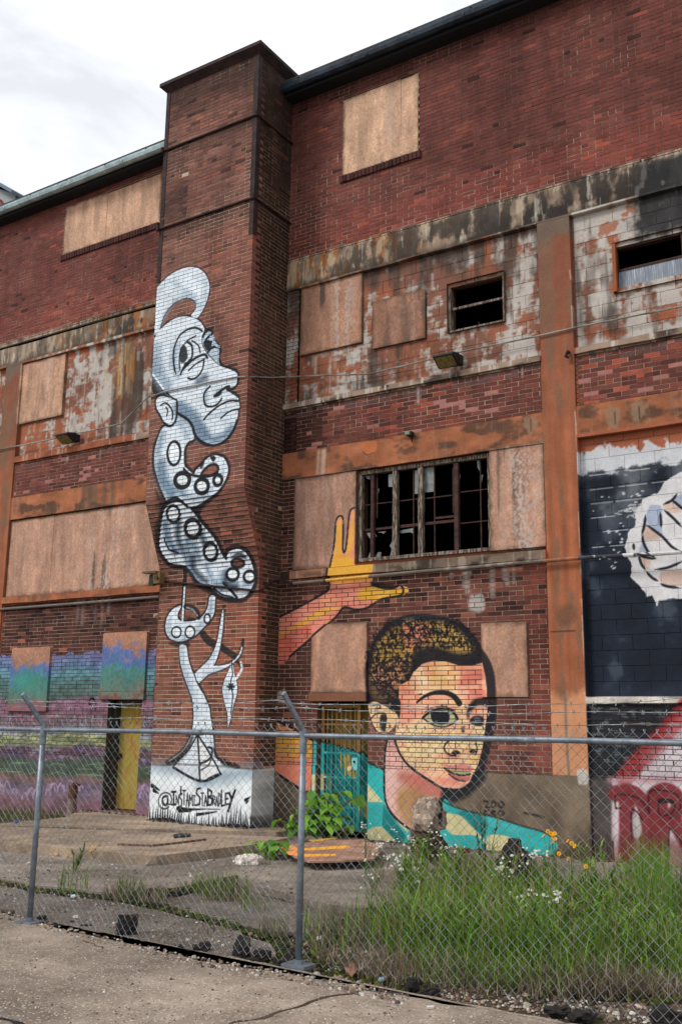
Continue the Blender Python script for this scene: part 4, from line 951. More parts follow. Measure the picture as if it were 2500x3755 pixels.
M['gutter_teal'] = simple('weathered_gutter', (178, 198, 202), 0.55, 0.2, 0.15, 14, 0.1, (146, 166, 170), 3)
M['gutter_dark'] = simple('dark_gutter', (54, 66, 80), 0.6, 0.2, 0.2, 20, 0.1, (34, 42, 52), 3)
M['soffit'] = simple('soffit_boards', (30, 34, 40), 0.85, 0, 0.3, 20, 0.2)
M['roofing'] = simple('roofing', (64, 66, 70), 0.9, 0, 0.3, 20, 0.3)
M['weathered_wood'] = simple('weathered_wood', (150, 138, 126), 0.9, 0, 0.5, 9, 0.6, (66, 52, 42), 5, 0.2, (9, 9, 1.2), (0.40, 0.56))
M['brown_steel'] = simple('rusted_sash', (78, 50, 46), 0.8, 0.1, 0.3, 40, 0.3, (52, 36, 34), 8)
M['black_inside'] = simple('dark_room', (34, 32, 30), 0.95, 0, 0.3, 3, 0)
M['old_glass'], nt, b = newmat('old_glass')
nn = noise(nt, 7, 4, 0.6, stretch(nt, pos(nt), (14, 14, 0.5)))
nt.links.new(ramp(nt, nn, [(0.35, L4((98, 108, 122))), (0.55, L4((126, 134, 146))), (0.68, L4((200, 206, 212)))]), b.inputs['Base Color'])
b.inputs['Roughness'].default_value = 0.35; b.inputs['Specular IOR Level'].default_value = 0.5
M['shard'] = simple('broken_glass', (122, 128, 126), 0.25, 0, 0.25, 12, 0, (88, 92, 86), 5, 0.6)
M['yellow_door'] = simple('yellow_door', (158, 138, 58), 0.7, 0, 0.12, 20, 0.15, (158, 96, 36), 2.6, 0.3, (3, 1, 1.0), (0.50, 0.66))
M['green_frame'] = simple('dark_green_frame', (44, 56, 50), 0.7, 0, 0.3, 20, 0.2, (66, 52, 44), 3)
M['gate_door'] = wall_mat('gate_door', FIMG, fc, L4((116, 98, 40)), 0.7, 40, 0.12, 0.2, 0.004)
M['gate_bar'] = wall_mat('gate_bar', FIMG, fc, L4((128, 92, 44)), 0.6, 60, 0.2, 0.2, 0.003)
M['board'] = wall_mat('chipboard', FIMG, fc, L4((186, 140, 112)), 0.9, 75, 0.18, 0.4, 0.004)
M['trim'] = wall_mat('brown_trim', FIMG, fc, L4((124, 82, 62)), 0.85, 40, 0.2, 0.3, 0.004)
M['conduit'] = wall_mat('conduit', FIMG, fc, L4((110, 100, 92)), 0.7, 40, 0.2, 0.1, 0.002, alpha=0.85)
M['lamp_black'] = simple('lamp_housing', (40, 40, 42), 0.5, 0.3, 0.2, 30, 0.1)
M['lamp_glass'] = simple('lamp_lens', (130, 124, 70), 0.2, 0, 0.25, 60, 0.3, (96, 92, 52), 20, 0.6)
M['cable'] = simple('grey_cable', (150, 150, 142), 0.7, 0, 0.2, 12, 0, (96, 88, 80), 2)
M['leafy'] = attr_mat('leaf', 0.55, 0.18, 18, 0.30, 0)
M['stone'] = attr_mat('stone', 0.95, 0.35, 30, 0, 0.5)
M['attr'] = attr_mat('painted_part', 0.8, 0.2, 25)

# ------------------------------------------------------------------ the warehouse
warehouse = empty('brick_warehouse', (0, 0, 0))
tag(warehouse, 'old red brick warehouse with concrete frame, boarded windows, square tower and large wall murals', 'building')

PX0, PX1 = -4.96, -4.47           # pilaster between the two right-hand bays
LP0, LP1 = -16.78, -16.28         # pilaster at the far left
PROUD = 0.03
OPEN = {  # name: (x0, x1, z0, z1) openings in the wall
    'upper_mid': (-6.47, -5.52, 7.55, 8.36), 'upper_right': (-3.88, -2.90, 7.60, 8.36), 'big': (-8.05, -5.80, 4.12, 5.57),
    'gate': (-8.74, -7.82, 0.13, 2.01), 'yellow': (-13.22, -12.40, 0.14, 2.03)}
BOARDS = [  # x0, x1, z0, z1, proud of the brick face, label
    (-8.42, -6.94, 10.79, 12.24, -0.032, 'large tan board high under the eaves'), (-15.34, -12.63, 11.11, 12.19, -0.032, 'long tan board beside the tower top'),
    (-9.23, -8.01, 7.72, 8.93, -0.04, 'board with a dark streak and a white streak'), (-7.81, -6.85, 7.56, 8.37, -0.04, 'brown board flush in the infill'),
    (-16.30, -15.00, 7.60, 8.90, -0.03, 'tan board at the left pilaster'), (-16.26, -12.16, 4.03, 5.56, -0.05, 'long board with a grey and white stain'),
    (-9.25, -8.08, 4.07, 5.58, -0.02, 'board with two painted fingers'), (-5.80, -4.97, 4.11, 5.60, -0.02, 'black streaked board beside the broken window'),
    (-8.85, -7.84, 2.14, 3.18, 0.02, 'board over the barred gate'), (-5.96, -5.28, 2.06, 3.08, 0.02, 'small board beside the painted hair'),
    (-15.86, -14.78, 1.95, 3.00, 0.03, 'board painted blue and green'), (-13.41, -12.33, 2.17, 3.20, 0.03, 'board painted blue over the yellow door')]

# --- brick laying
HX = [(o[0], o[1], o[2], o[3]) for o in OPEN.values()] + [(b_[0] + .01, b_[1] - .01, b_[2], b_[3]) for b_ in BOARDS]
def lay(xa, xb, za, zb, holes, seed):
    r = random.Random(seed); out = []
    i0 = int(math.floor(za / CH)); i1 = int(math.ceil(zb / CH))
    for i in range(i0, i1):
        a, b_ = max(za, i * CH), min(zb, (i + 1) * CH)
        if b_ - a < 0.02: continue
        zm = (a + b_) / 2
        spans = [(xa, xb)]
        for hx0, hx1, hz0, hz1 in holes:
            if hz0 < zm < hz1:
                ns = []
                for s0, s1 in spans:
                    if hx1 <= s0 or hx0 >= s1: ns.append((s0, s1)); continue
                    if hx0 > s0: ns.append((s0, hx0))
                    if hx1 < s1: ns.append((hx1, s1))
                spans = ns
        header = (i % 6 == 3)
        step = 0.1065 if header else 0.213
        ph = 0.0 if header else (0.1065 if i % 2 else 0.0)
        for s0, s1 in spans:
            x = math.floor((s0 - ph) / step) * step + ph
            while x < s1:
                j = r.uniform(-.006, .006)
                p, q = max(s0, x + .0052 + j * .5), min(s1, x + step - .0052 + j)
                if q - p > 0.03: out.append((p, q, a + .0052, b_ - .0052, i))
                x += step
    return out
def bcolor(kind, x, z, i, r):
    n = mnoise.noise((x * .7, z * .9, 3.1)); n2 = mnoise.noise((x * 2.2, z * 2.2, 8.7))
    if kind == 'upper':
        c = np.array((109, 61, 54.)) * (1 + .14 * n + r.gauss(0, .06))
        if z < 10.1: c = c * np.array((1.12, 1.05, 1.02))
        if r.random() < .04: c = c * np.array((1.22, 1.16, 1.05))
        if r.random() < .02: c = c * .62
        if z < 9.56 and r.random() < .5: c = c * .5 + np.array((150, 116, 112.)) * .5
        if z > 12.35: c = c * .8
    elif kind == 'mid':
        c = np.array((103, 57, 49.)) * (1 + .2 * n + r.gauss(0, .10))
        if -8.4 < x < -6.2 or x > -4.4:
            if r.random() < .24 - .25 * n: c = np.array((136, 68, 53.)) * (1 + r.gauss(0, .12))
        if -9.6 < x < -8.7: c = c * .66
        if z > 6.66 and r.random() < .45: c = c * .45 + np.array((136, 116, 118.)) * .4
        if r.random() < .06: c = np.array((160, 108, 100.))
    elif kind == 'low':
        c = np.array((102, 60, 51.)) * (1 + .2 * n + r.gauss(0, .09))
        if x < -8.75: c = c * .78
        if x > -5.3: c = c * np.array((1.14, 1.02, .98))
        if r.random() < .05: c = np.array((138, 82, 64.)) * (1 + r.gauss(0, .1))
        if z > 3.2 and r.random() < .2: c = c * .6
    elif kind == 'tower':
        c = np.array((122, 82, 72.)) * (1 + .14 * n + r.gauss(0, .08))
        if z < 4.1: c = np.array((130, 83, 68.)) * (1 + .12 * n + r.gauss(0, .08))
        if ZC0 < z < ZC1: c = c * np.array((1.0, .98, .98)) * r.uniform(.8, 1.1)
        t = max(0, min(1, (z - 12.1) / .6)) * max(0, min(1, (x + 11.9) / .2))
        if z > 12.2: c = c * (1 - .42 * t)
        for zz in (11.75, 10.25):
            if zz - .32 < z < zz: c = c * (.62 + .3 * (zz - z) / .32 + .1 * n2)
        if -11.6 < x < -11.0 and 10.3 < z < 11.5: c = c * (.8 + .2 * n2)
        if z < 9.9 and x > -10.6: c = c * np.array((1.02, .95, .93))
        if r.random() < .04: c = c * .65
        if r.random() < .02: c = c * np.array((1.18, 1.05, .98))
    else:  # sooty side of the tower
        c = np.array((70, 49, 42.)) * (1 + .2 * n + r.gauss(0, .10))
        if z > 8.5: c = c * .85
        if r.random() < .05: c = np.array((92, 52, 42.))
    return tuple(lin(np.clip(c, 8, 250)))
def brick_geo(mb, p, q, a, b_, yf, dep, col, r):
    t = r.gauss(0, .0012); e = .0014
    f = lambda: r.uniform(-e, e)
    v = [(p + f(), yf + t, a + f()), (q + f(), yf + t + f(), a + f()), (q + f(), yf + t + f(), b_ + f()), (p + f(), yf + t, b_ + f()),
         (p, yf + dep, a), (q, yf + dep, a), (q, yf + dep, b_), (p, yf + dep, b_)]
    mb.add(v, [(0, 1, 2, 3), (0, 4, 5, 1), (1, 5, 6, 2), (2, 6, 7, 3), (3, 7, 4, 0)], col)
def side_geo(mb, p, q, a, b_, X, dep, col, r):    # bricks on a +x face; p..q runs along y
    t = r.gauss(0, .0014); e = .0017; f = lambda: r.uniform(-e, e)
    v = [(X + t, p + f(), a + f()), (X + t, q + f(), a + f()), (X + t, q + f(), b_ + f()), (X + t, p + f(), b_ + f()),
         (X - dep, p, a), (X - dep, q, a), (X - dep, q, b_), (X - dep, p, b_)]
    mb.add(v, [(0, 1, 2, 3), (0, 4, 5, 1), (1, 5, 6, 2), (2, 6, 7, 3), (3, 7, 4, 0)], col)

rb = random.Random(5)
WALLS = [('upper', XL, XR, 9.42, ZTOP, Y0), ('mid', XL, LP0, 6.03, 6.77, Y0), ('mid', LP1, PX0, 6.03, 6.80, Y0), ('mid', PX1, XR, 6.04, 6.81, Y0),
         ('low', XL, LP0, 1.045, 3.89, Y0), ('low', LP1, PX0, 1.045, 3.93, Y0), ('low', PX1, XR, 1.045, 1.985, Y0 + .02),
         ('mid', -9.60, -9.26, 6.86, 8.93, Y0), ('low', -9.60, -9.26, 4.05, 5.58, Y0)]
allb = []
for k, (kind, xa, xb, za, zb, yf) in enumerate(WALLS):
    for (p, q, a, b_, i) in lay(xa, xb, za, zb, HX, 100 + k):
        allb.append((kind, p, q, a, b_, yf, i))
# individual bricks: the 300 that show largest in the view
score = []
for n_, (kind, p, q, a, b_, yf, i) in enumerate(allb):
    c0 = proj((p, yf, a)); c1 = proj((q, yf, b_)); cm = proj(((p + q) / 2, yf, (a + b_) / 2))
    vis = 8 < cm[0] < 2492 and 8 < cm[1] < 3100 and not (-12.5 < p < -9.7)
    score.append(abs((c1[0] - c0[0]) * (c1[1] - c0[1])) * (b_ - a > .05) if vis and i % 6 != 3 else 0)
order = np.argsort(score)[::-1][:300]
single = set(int(o) for o in order)
rest = MB()
for n_, (kind, p, q, a, b_, yf, i) in enumerate(allb):
    col = bcolor(kind, (p + q) / 2, (a + b_) / 2, i, rb)
    if n_ in single:
        m1 = MB(); brick_geo(m1, p, q, a, b_, yf, .03, col, rb); m1.build('brick', M['brick'], warehouse)
    else:
        brick_geo(rest, p, q, a, b_, yf, .022, col, rb)
tag(rest.build('brickwork', M['brick'], warehouse), kind='stuff')

# mortar bed behind the bricks: sheets round the openings
def sheet_with_holes(mb, xa, xb, za, zb, y, holes):
    xs = sorted({xa, xb} | {min(max(v, xa), xb) for h_ in holes for v in h_[:2]}); zs = sorted({za, zb} | {min(max(v, za), zb) for h_ in holes for v in h_[2:4]})
    for i in range(len(xs) - 1):
        for j in range(len(zs) - 1):
            xm, zm = (xs[i] + xs[i + 1]) / 2, (zs[j] + zs[j + 1]) / 2
            if xs[i + 1] - xs[i] < 1e-6 or zs[j + 1] - zs[j] < 1e-6: continue
            if any(h_[0] < xm < h_[1] and h_[2] < zm < h_[3] for h_ in holes): continue
            mb.add([(xs[i], y, zs[j]), (xs[i + 1], y, zs[j]), (xs[i + 1], y, zs[j + 1]), (xs[i], y, zs[j + 1])], [(0, 1, 2, 3)])
oh = [o for o in OPEN.values()]
mm = MB()
bh_ = [(b_[0] + .02, b_[1] - .02, b_[2] + .02, b_[3] - .02) for b_ in BOARDS]
for xa, xb, za, zb in ((XL, XR, 9.40, ZTOP + .1), (XL, XR, 6.0, 6.84), (XL, PX0, 1.0, 3.95)):
    sheet_with_holes(mm, xa, xb, za, zb, Y0 + .0045, oh + bh_)
sheet_with_holes(mm, -9.60, -9.25, 3.95, 9.0, Y0 + .0045, [])
sheet_with_holes(mm, PX1, XR, 1.0, 2.0, Y0 + .0247, [])
mm.build('mortar', M['mortar'], warehouse)

# reveals of the openings and the wall body behind
DEEP = 0.32
for nme, (xa, xb, za, zb) in OPEN.items():
    rv = MB(); y1, y2 = Y0 + .012, Y0 + DEEP
    V = [(x, y, z) for y in (y1, y2) for x, z in ((xa, za), (xb, za), (xb, zb), (xa, zb))]
    rv.add(V, [(i, (i + 1) % 4, 4 + (i + 1) % 4, 4 + i) for i in range(4)], lin((96, 70, 56)))
    rv.build('reveal', M['attr'], warehouse)
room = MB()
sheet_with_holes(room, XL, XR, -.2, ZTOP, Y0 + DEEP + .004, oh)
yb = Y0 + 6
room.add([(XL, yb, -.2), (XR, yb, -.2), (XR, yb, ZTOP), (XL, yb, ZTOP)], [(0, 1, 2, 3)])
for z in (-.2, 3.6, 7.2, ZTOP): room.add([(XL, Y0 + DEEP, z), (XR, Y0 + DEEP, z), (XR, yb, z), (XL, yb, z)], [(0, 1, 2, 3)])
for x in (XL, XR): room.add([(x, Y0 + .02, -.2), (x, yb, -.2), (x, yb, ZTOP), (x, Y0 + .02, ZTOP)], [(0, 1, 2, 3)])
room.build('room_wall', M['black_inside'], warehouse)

# concrete frame
def cbox(name, xa, xb, za, zb, yf, yb_, mat='painted_face', jit=.004, seg=.35):
    """long concrete member with a slightly uneven arris"""
    n = max(1, int((xb - xa) / seg)) if xb - xa > zb - za else 1
    k = max(1, int((zb - za) / seg)) if n == 1 else 1
    r = random.Random(int(xa * 100) + int(za * 977)); mb = MB()
    vs = []
    for i in range(n + 1):
        for j in range(k + 1):
            x = xa + (xb - xa) * i / n; z = za + (zb - za) * j / k
            jx = r.uniform(-jit, jit) if k > 1 else 0; jz = r.uniform(-jit, jit) if n > 1 else 0
            vs.append((x + jx, z + jz, r.uniform(-.0015, .0015)))
    idx = lambda i, j: i * (k + 1) + j
    V = [(v[0], yf + v[2], v[1]) for v in vs] + [(v[0], yb_, v[1]) for v in vs]; o = len(vs); F = []
    for i in range(n):
        for j in range(k): F.append((idx(i, j), idx(i + 1, j), idx(i + 1, j + 1), idx(i, j + 1)))
    for i in range(n):
        F.append((idx(i, 0), o + idx(i, 0), o + idx(i + 1, 0), idx(i + 1, 0))); F.append((idx(i, k), idx(i + 1, k), o + idx(i + 1, k), o + idx(i, k)))
    for j in range(k):
        F.append((idx(0, j), idx(0, j + 1), o + idx(0, j + 1), o + idx(0, j))); F.append((idx(n, j), o + idx(n, j), o + idx(n, j + 1), idx(n, j + 1)))
    mb.add(V, F); return mb.build(name, M[mat], warehouse)
for xa, xb in ((LP0, LP1), (PX0, PX1)):
    cbox('pilaster', xa, xb, -.05, 8.94, Y0 - PROUD, Y0 + .2)
cbox('lintel_beam', -9.60, XR, 8.935, 9.425, Y0 - PROUD - .003, Y0 + .2, jit=.012)
cbox('lintel_beam', XL, TX0 + .1, 8.915, 9.34, Y0 - PROUD - .003, Y0 + .2, jit=.012)
for xa, xb in ((XL, LP0 - .001), (LP1 + .001, TX0 + .1), (-9.60, PX0 - .001), (PX1 + .001, XR)):
    cbox('floor_beam', xa, xb, 5.585, 6.032, Y0 - PROUD + .004, Y0 + .2)
    cbox('sill', xa, xb, 6.80 if xb > -10 else 6.765, 6.885, Y0 - .055, Y0 + .1, jit=.006)
for xa, xb in ((XL, LP0 - .001), (LP1 + .001, TX0 + .3), (-9.27, PX0 - .001)):
    cbox('window_ledge', xa, xb, 3.925 if xb > -10 else 3.885, 4.05 if xb > -10 else 4.015, Y0 - .075, Y0 + .1, jit=.006)
cbox('bay_ledge', PX1 + .001, XR, 1.99, 2.06, Y0 - .03, Y0 + .2, jit=.008)
for xa, xb, d in ((XL, LP0 - .001, 0), (LP1 + .001, -13.22, 0), (-12.40, TX0 + .1, 0), (-9.60, -8.745, 0), (-7.815, PX0 - .001, 0), (PX1 + .001, XR, .015)):
    cbox('dado', xa, xb, -.1, 1.042, Y0 - .012 + d, Y0 + .2)
# infill behind the boards: left bay panel in one, block walls at the right
fill_ = MB()
sheet_with_holes(fill_, XL, LP0, 6.885, 8.92, Y0 + .05, []); sheet_with_holes(fill_, LP1, TX0 + .2, 6.885, 8.92, Y0 + .05, [])
sheet_with_holes(fill_, LP1, TX0 + .4, 4.0, 5.59, Y0 + .06, []); sheet_with_holes(fill_, XL, LP0, 4.0, 5.59, Y0 + .06, [])
sheet_with_holes(fill_, -9.26, PX0, 4.04, 5.60, Y0 + .06, [OPEN['big']])
fill_.build('infill_panel', M['painted_face'], warehouse)
def block_wall(xa, xb, za, zb, yf, holes, seed, bw=.406, bh=.2015, z0_=None):
    r = random.Random(seed); z0_ = za if z0_ is None else z0_
    back = MB(); sheet_with_holes(back, xa, xb, za, zb, yf + .007, holes); back.build('block_joint', M['painted_face'], warehouse)
    rows = int(math.ceil((zb - z0_) / bh))
    for i in range(rows):
        a, b_ = max(za, z0_ + i * bh), min(zb, z0_ + (i + 1) * bh)
        if b_ - a < .03: continue
        zm = (a + b_) / 2
        x = xa - (bw / 2 if i % 2 else 0)
        while x < xb:
            p, q = max(xa, x), min(xb, x + bw)
            spans = [(p, q)]
            for h_ in holes:
                if h_[2] < zm < h_[3]:
                    ns = []
                    for s0, s1 in spans:
                        if h_[1] <= s0 or h_[0] >= s1: ns.append((s0, s1)); continue
                        if h_[0] > s0: ns.append((s0, h_[0]))
                        if h_[1] < s1: ns.append((h_[1], s1))
                    spans = ns
            for s0, s1 in spans:
                if s1 - s0 > .05:
                    mb = MB(); brick_geo(mb, s0 + .004, s1 - .004, a + .004, b_ - .004, yf, .03, (.3, .2, .15), r)
                    mb.build('concrete_block', M['painted_face'], warehouse)
            x += bw
block_wall(PX1, -1.9, 2.06, 5.585, Y0 + .08, [], 301)
block_wall(PX1, -1.9, 6.885, 8.93, Y0 + .05, [OPEN['upper_right']], 302)
block_wall(-9.26, PX0, 6.885, 8.93, Y0 + .05, [OPEN['upper_mid']] + [(b_[0], b_[1], b_[2], b_[3]) for b_ in BOARDS[2:4]], 303)
far = MB(); sheet_with_holes(far, -1.9, XR, 2.06, 8.93, Y0 + .06, []); far.build('infill_panel', M['painted_face'], warehouse)

# boards
for xa, xb, za, zb, d, lab in BOARDS:
    cuts = {-8.42: [-7.28], -15.34: [-14.1], -16.26: [-15.0, -12.86], -9.23: [], -9.25: []}.get(xa, [])
    xs = [xa] + cuts + [xb]
    for k_ in range(len(xs) - 1):
        o_ = .004 * (k_ % 2)
        mb = MB(); mb.box(xs[k_] + .0015, xs[k_ + 1] - .0015, (Y0 - .012 - max(d, -.012) if d > 0 else Y0 + (-d) - .03) + o_, Y0 + .055, za, zb, jit=.003)
        o = mb.build('plywood_board', M['board'], warehouse, bevel=.003); o['label'] = lab + (', sheet %s' % ('left', 'middle', 'right')[k_ if len(xs) > 3 else k_ * 2] if cuts else '')
# header boards (trim) below the lower boards
for xa, xb, za, zb in ((-8.87, -7.82, 2.005, 2.138), (-15.87, -14.77, 1.815, 1.948), (-13.41, -12.33, 2.035, 2.168)):
    mb = MB(); mb.box(xa, xb, Y0 - .05, Y0 + .03, za, zb, jit=.002); mb.build('lintel_board', M['trim'], warehouse, bevel=.003)
# soldier-brick sills under the high boards
for xa, xb, z in ((-8.46, -6.90, 10.79), (-15.38, -12.62, 11.11)):
    r = random.Random(int(xa * 10)); x = xa
    while x < xb - .03:
        mb = MB(); g = r.uniform(.75, 1.1)
        mb.box(x + .005, x + .066, Y0 - .035 + r.uniform(-.004, .004), Y0 + .02, z - .125, z - .005, lin(np.array((78, 46, 42)) * g), jit=.002); mb.build('sill_brick', M['side_brick'], warehouse)
        x += .0745

# --- windows
def win_frame(name, o, y, wd_, mat, top=None):
    xa, xb, za, zb = o; mb = MB(); top = top or wd_
    mb.box(xa, xb, y - .05, y + .05, zb - top, zb, jit=.003); mb.box(xa, xb, y - .05, y + .05, za, za + wd_, jit=.003)
    mb.box(xa, xa + wd_, y - .048, y + .048, za + wd_, zb - top, jit=.003); mb.box(xb - wd_, xb, y - .048, y + .048, za + wd_, zb - top, jit=.003)
    return mb.build(name, M[mat], warehouse, bevel=.004)
wu = win_frame('window', OPEN['upper_mid'], Y0 + .10, .045, 'weathered_wood')
mb = MB(); mb.box(-6.42, -5.57, Y0 + .09, Y0 + .12, 7.94, 7.975, jit=.002); mb.build('glazing_bar', M['weathered_wood'], wu)
mb = MB(); mb.box(-5.98, -5.97, Y0 + .09, Y0 + .1, 7.595, 7.66, jit=.001); mb.build('bolt', M['brown_steel'], wu)
wr = win_frame('window', OPEN['upper_right'], Y0 + .12, .05, 'brown_steel', .09)
mb = MB(); mb.box(-3.83, -2.95, Y0 + .11, Y0 + .14, 7.955, 7.985, jit=.002); mb.build('glazing_bar', M['brown_steel'], wr)
mb = MB(); mb.box(-3.83, -2.95, Y0 + .122, Y0 + .128, 7.65, 7.955); mb.build('pane', M['old_glass'], wr)
mb = MB(); mb.box(-3.875, -3.83, Y0 - .01, Y0 + .11, 7.62, 8.34, lin((146, 84, 52)), jit=.003); mb.build('jamb', M['attr'], wr)
wb = win_frame('window', OPEN['big'], Y0 + .09, .055, 'weathered_wood', .06)
zt, zb_ = 5.50, 4.18
xw = lambda px: onY(px, 1900, Y0 + .09)[0]
for px, wd_, mat, dep in ((1367, .058, 'brown_steel', .03), (1452, .075, 'weathered_wood', .05), (1545, .078, 'weathered_wood', .05), (1675, .072, 'brown_steel', .03)):
    x = xw(px); mb = MB(); mb.box(x - wd_ / 2, x + wd_ / 2, Y0 + .09 - dep, Y0 + .12, zb_, zt, jit=.004); mb.build('mullion', M[mat], wb, bevel=.003)
for px, za, zb2 in ((1514, zb_, zt), (1591, zb_, zt), (1761, zb_, zt), (1660, 4.75, 5.44), (1380, 4.8, zt)):
    x = xw(px); mb = MB(); mb.box(x - .008, x + .008, Y0 + .10, Y0 + .125, za, zb2, jit=.002); mb.build('glazing_bar', M['brown_steel'], wb)
for x0_, x1_, z, t in ((-7.99, xw(1440), 4.63, .035), (xw(1464), xw(1665), 4.63, .04), (-7.99, xw(1355), 5.03, .014), (xw(1378), xw(1440), 5.03, .014), (xw(1464), xw(1534), 5.03, .014), (xw(1556), xw(1660), 5.02, .016),
                       (xw(1686), -5.86, 5.05, .014), (xw(1686), -5.86, 4.58, .016), (xw(1595), xw(1662), 4.70, .03)):
    mb = MB(); mb.box(x0_, x1_, Y0 + .10, Y0 + .128, z - t / 2, z + t / 2, jit=.002); mb.build('glazing_bar', M['brown_steel'], wb)
C8 = (1000, 1500, 2.6133); C9 = (1400, 1500, 2.6133)
for fr, pts in ((C8, [(875, 640), (930, 630), (930, 675), (905, 668)]), (C8, [(1108, 628), (1150, 620), (1150, 745), (1108, 745)]), (C8, [(900, 1190), (932, 1185), (932, 1245)]), (C8, [(980, 1190), (998, 1220), (985, 1225)]),
                (C8, [(1000, 1180), (1085, 1170), (1060, 1195), (1040, 1185)]), (C8, [(980, 1440), (985, 1405), (1010, 1370), (1040, 1372), (1030, 1438)]), (C8, [(905, 1450), (930, 1370), (935, 1450)]), (C8, [(1118, 1310), (1150, 1260), (1150, 1430), (1125, 1400), (1138, 1340)]),
                (C8, [(1095, 1435), (1103, 1408), (1110, 1432)]), (C9, [(170, 1165), (300, 1140), (300, 1195), (270, 1180), (175, 1192)]), (C9, [(315, 590), (348, 580), (348, 810), (312, 815)]), (C9, [(408, 560), (500, 545), (495, 790), (408, 800)]),
                (C9, [(905, 480), (930, 475), (932, 590), (915, 560)]), (C9, [(743, 620), (752, 640), (745, 680)]), (C9, [(948, 632), (966, 628), (955, 700), (946, 710)]), (C8, [(1000, 760), (1018, 765), (1012, 810), (1000, 815)])):
    P = [onY(fr[0] + p[0] / fr[2], fr[1] + p[1] / fr[2], Y0 + .115) for p in pts]
    mb = MB(); n_ = len(P)
    mb.add([tuple(p) for p in P] + [(p[0], p[1] + .004, p[2]) for p in P], [tuple(range(n_)), tuple(range(2 * n_ - 1, n_ - 1, -1))] + [(i, (i + 1) % n_, n_ + (i + 1) % n_, n_ + i) for i in range(n_)])
    mb.build('glass_shard', M['shard'], wb)

# --- barred gate and the door behind it
xa, xb, za, zb = OPEN['gate']
door = MB(); door.box(xa + .05, xb - .2, Y0 + .24, Y0 + .28, za, zb - .04); gd = door.build('door', M['gate_door'], warehouse)
for k in range(1, 6):
    x = xa + .05 + k * .113; mb = MB(); mb.box(x - .004, x + .004, Y0 + .235, Y0 + .2405, za + .02, zb - .06, lin((40, 50, 40))); mb.build('groove', M['attr'], gd)
mb = MB(); mb.box(xb - .19, xb - .002, Y0 + .2, Y0 + .26, za, zb - .02); mb.build('side_panel', M['gate_door'], warehouse)
gate = MB()
yg = Y0 + .11
for x, w_ in ((xa + .05, .05), (xb - .22, .055)): gate.box(x - w_ / 2, x + w_ / 2, yg - .02, yg + .02, za, zb - .05)
gate.box(xa + .03, xb - .2, yg - .018, yg + .018, zb - .10, zb - .05)
gt = gate.build('gate_frame', M['gate_bar'], warehouse)
x = xa + .13
while x < xb - .28:
    mb = MB(); mb.box(x - .008, x + .008, yg - .008, yg + .008, za + .06, zb - .1); mb.build('bar', M['gate_bar'], gt); x += .083
for z in (.45, .88, 1.24, 1.66):
    mb = MB(); mb.box(xa + .075, xb - .25, yg - .011, yg - .002, z - .014, z + .014); mb.build('cross_bar', M['gate_bar'], gt)
mb = MB(); mb.box(xb - .33, xb - .235, yg - .03, yg - .012, 1.0, 1.18, lin((120, 196, 200))); mb.tube([(xb - .285, yg - .045, 1.12), (xb - .285, yg - .02, 1.12)], .018, 8, lin((20, 40, 44))); mb.tube([(xb - .345, yg - .075, 1.02), (xb - .345, yg - .02, 1.02)], .034, 10, lin((208, 190, 150))); mb.build('lock', M['attr'], gt)
# --- yellow door
xa, xb, za, zb = OPEN['yellow']
mb = MB(); mb.box(xa + .02, xb - .02, Y0 + .26, Y0 + .30, za + .02, zb - .02)
yd = mb.build('door', M['yellow_door'], warehouse)
mb = MB(); mb.box(xa, xa + .07, Y0 + .14, Y0 + .258, za, zb); mb.box(xa, xb, Y0 + .14, Y0 + .258, zb - .08, zb); mb.box(xa, xa + .012, Y0 + .0, Y0 + .14, za, zb); mb.build('door_frame', M['green_frame'], yd)
mb = MB(); mb.box(xa - .08, xb + .05, Y0 - .12, Y0 + .25, za - .1, za - .004, lin((140, 112, 112)), jit=.008); mb.build('door_step', M['attr'], warehouse, bevel=.008)
mb = MB(); mb.tube([(xa + .12, Y0 + .25, 1.05), (xa + .12, Y0 + .22, 1.05)], .05, 8, lin((36, 34, 30))); mb.build('door_lock', M['attr'], yd)

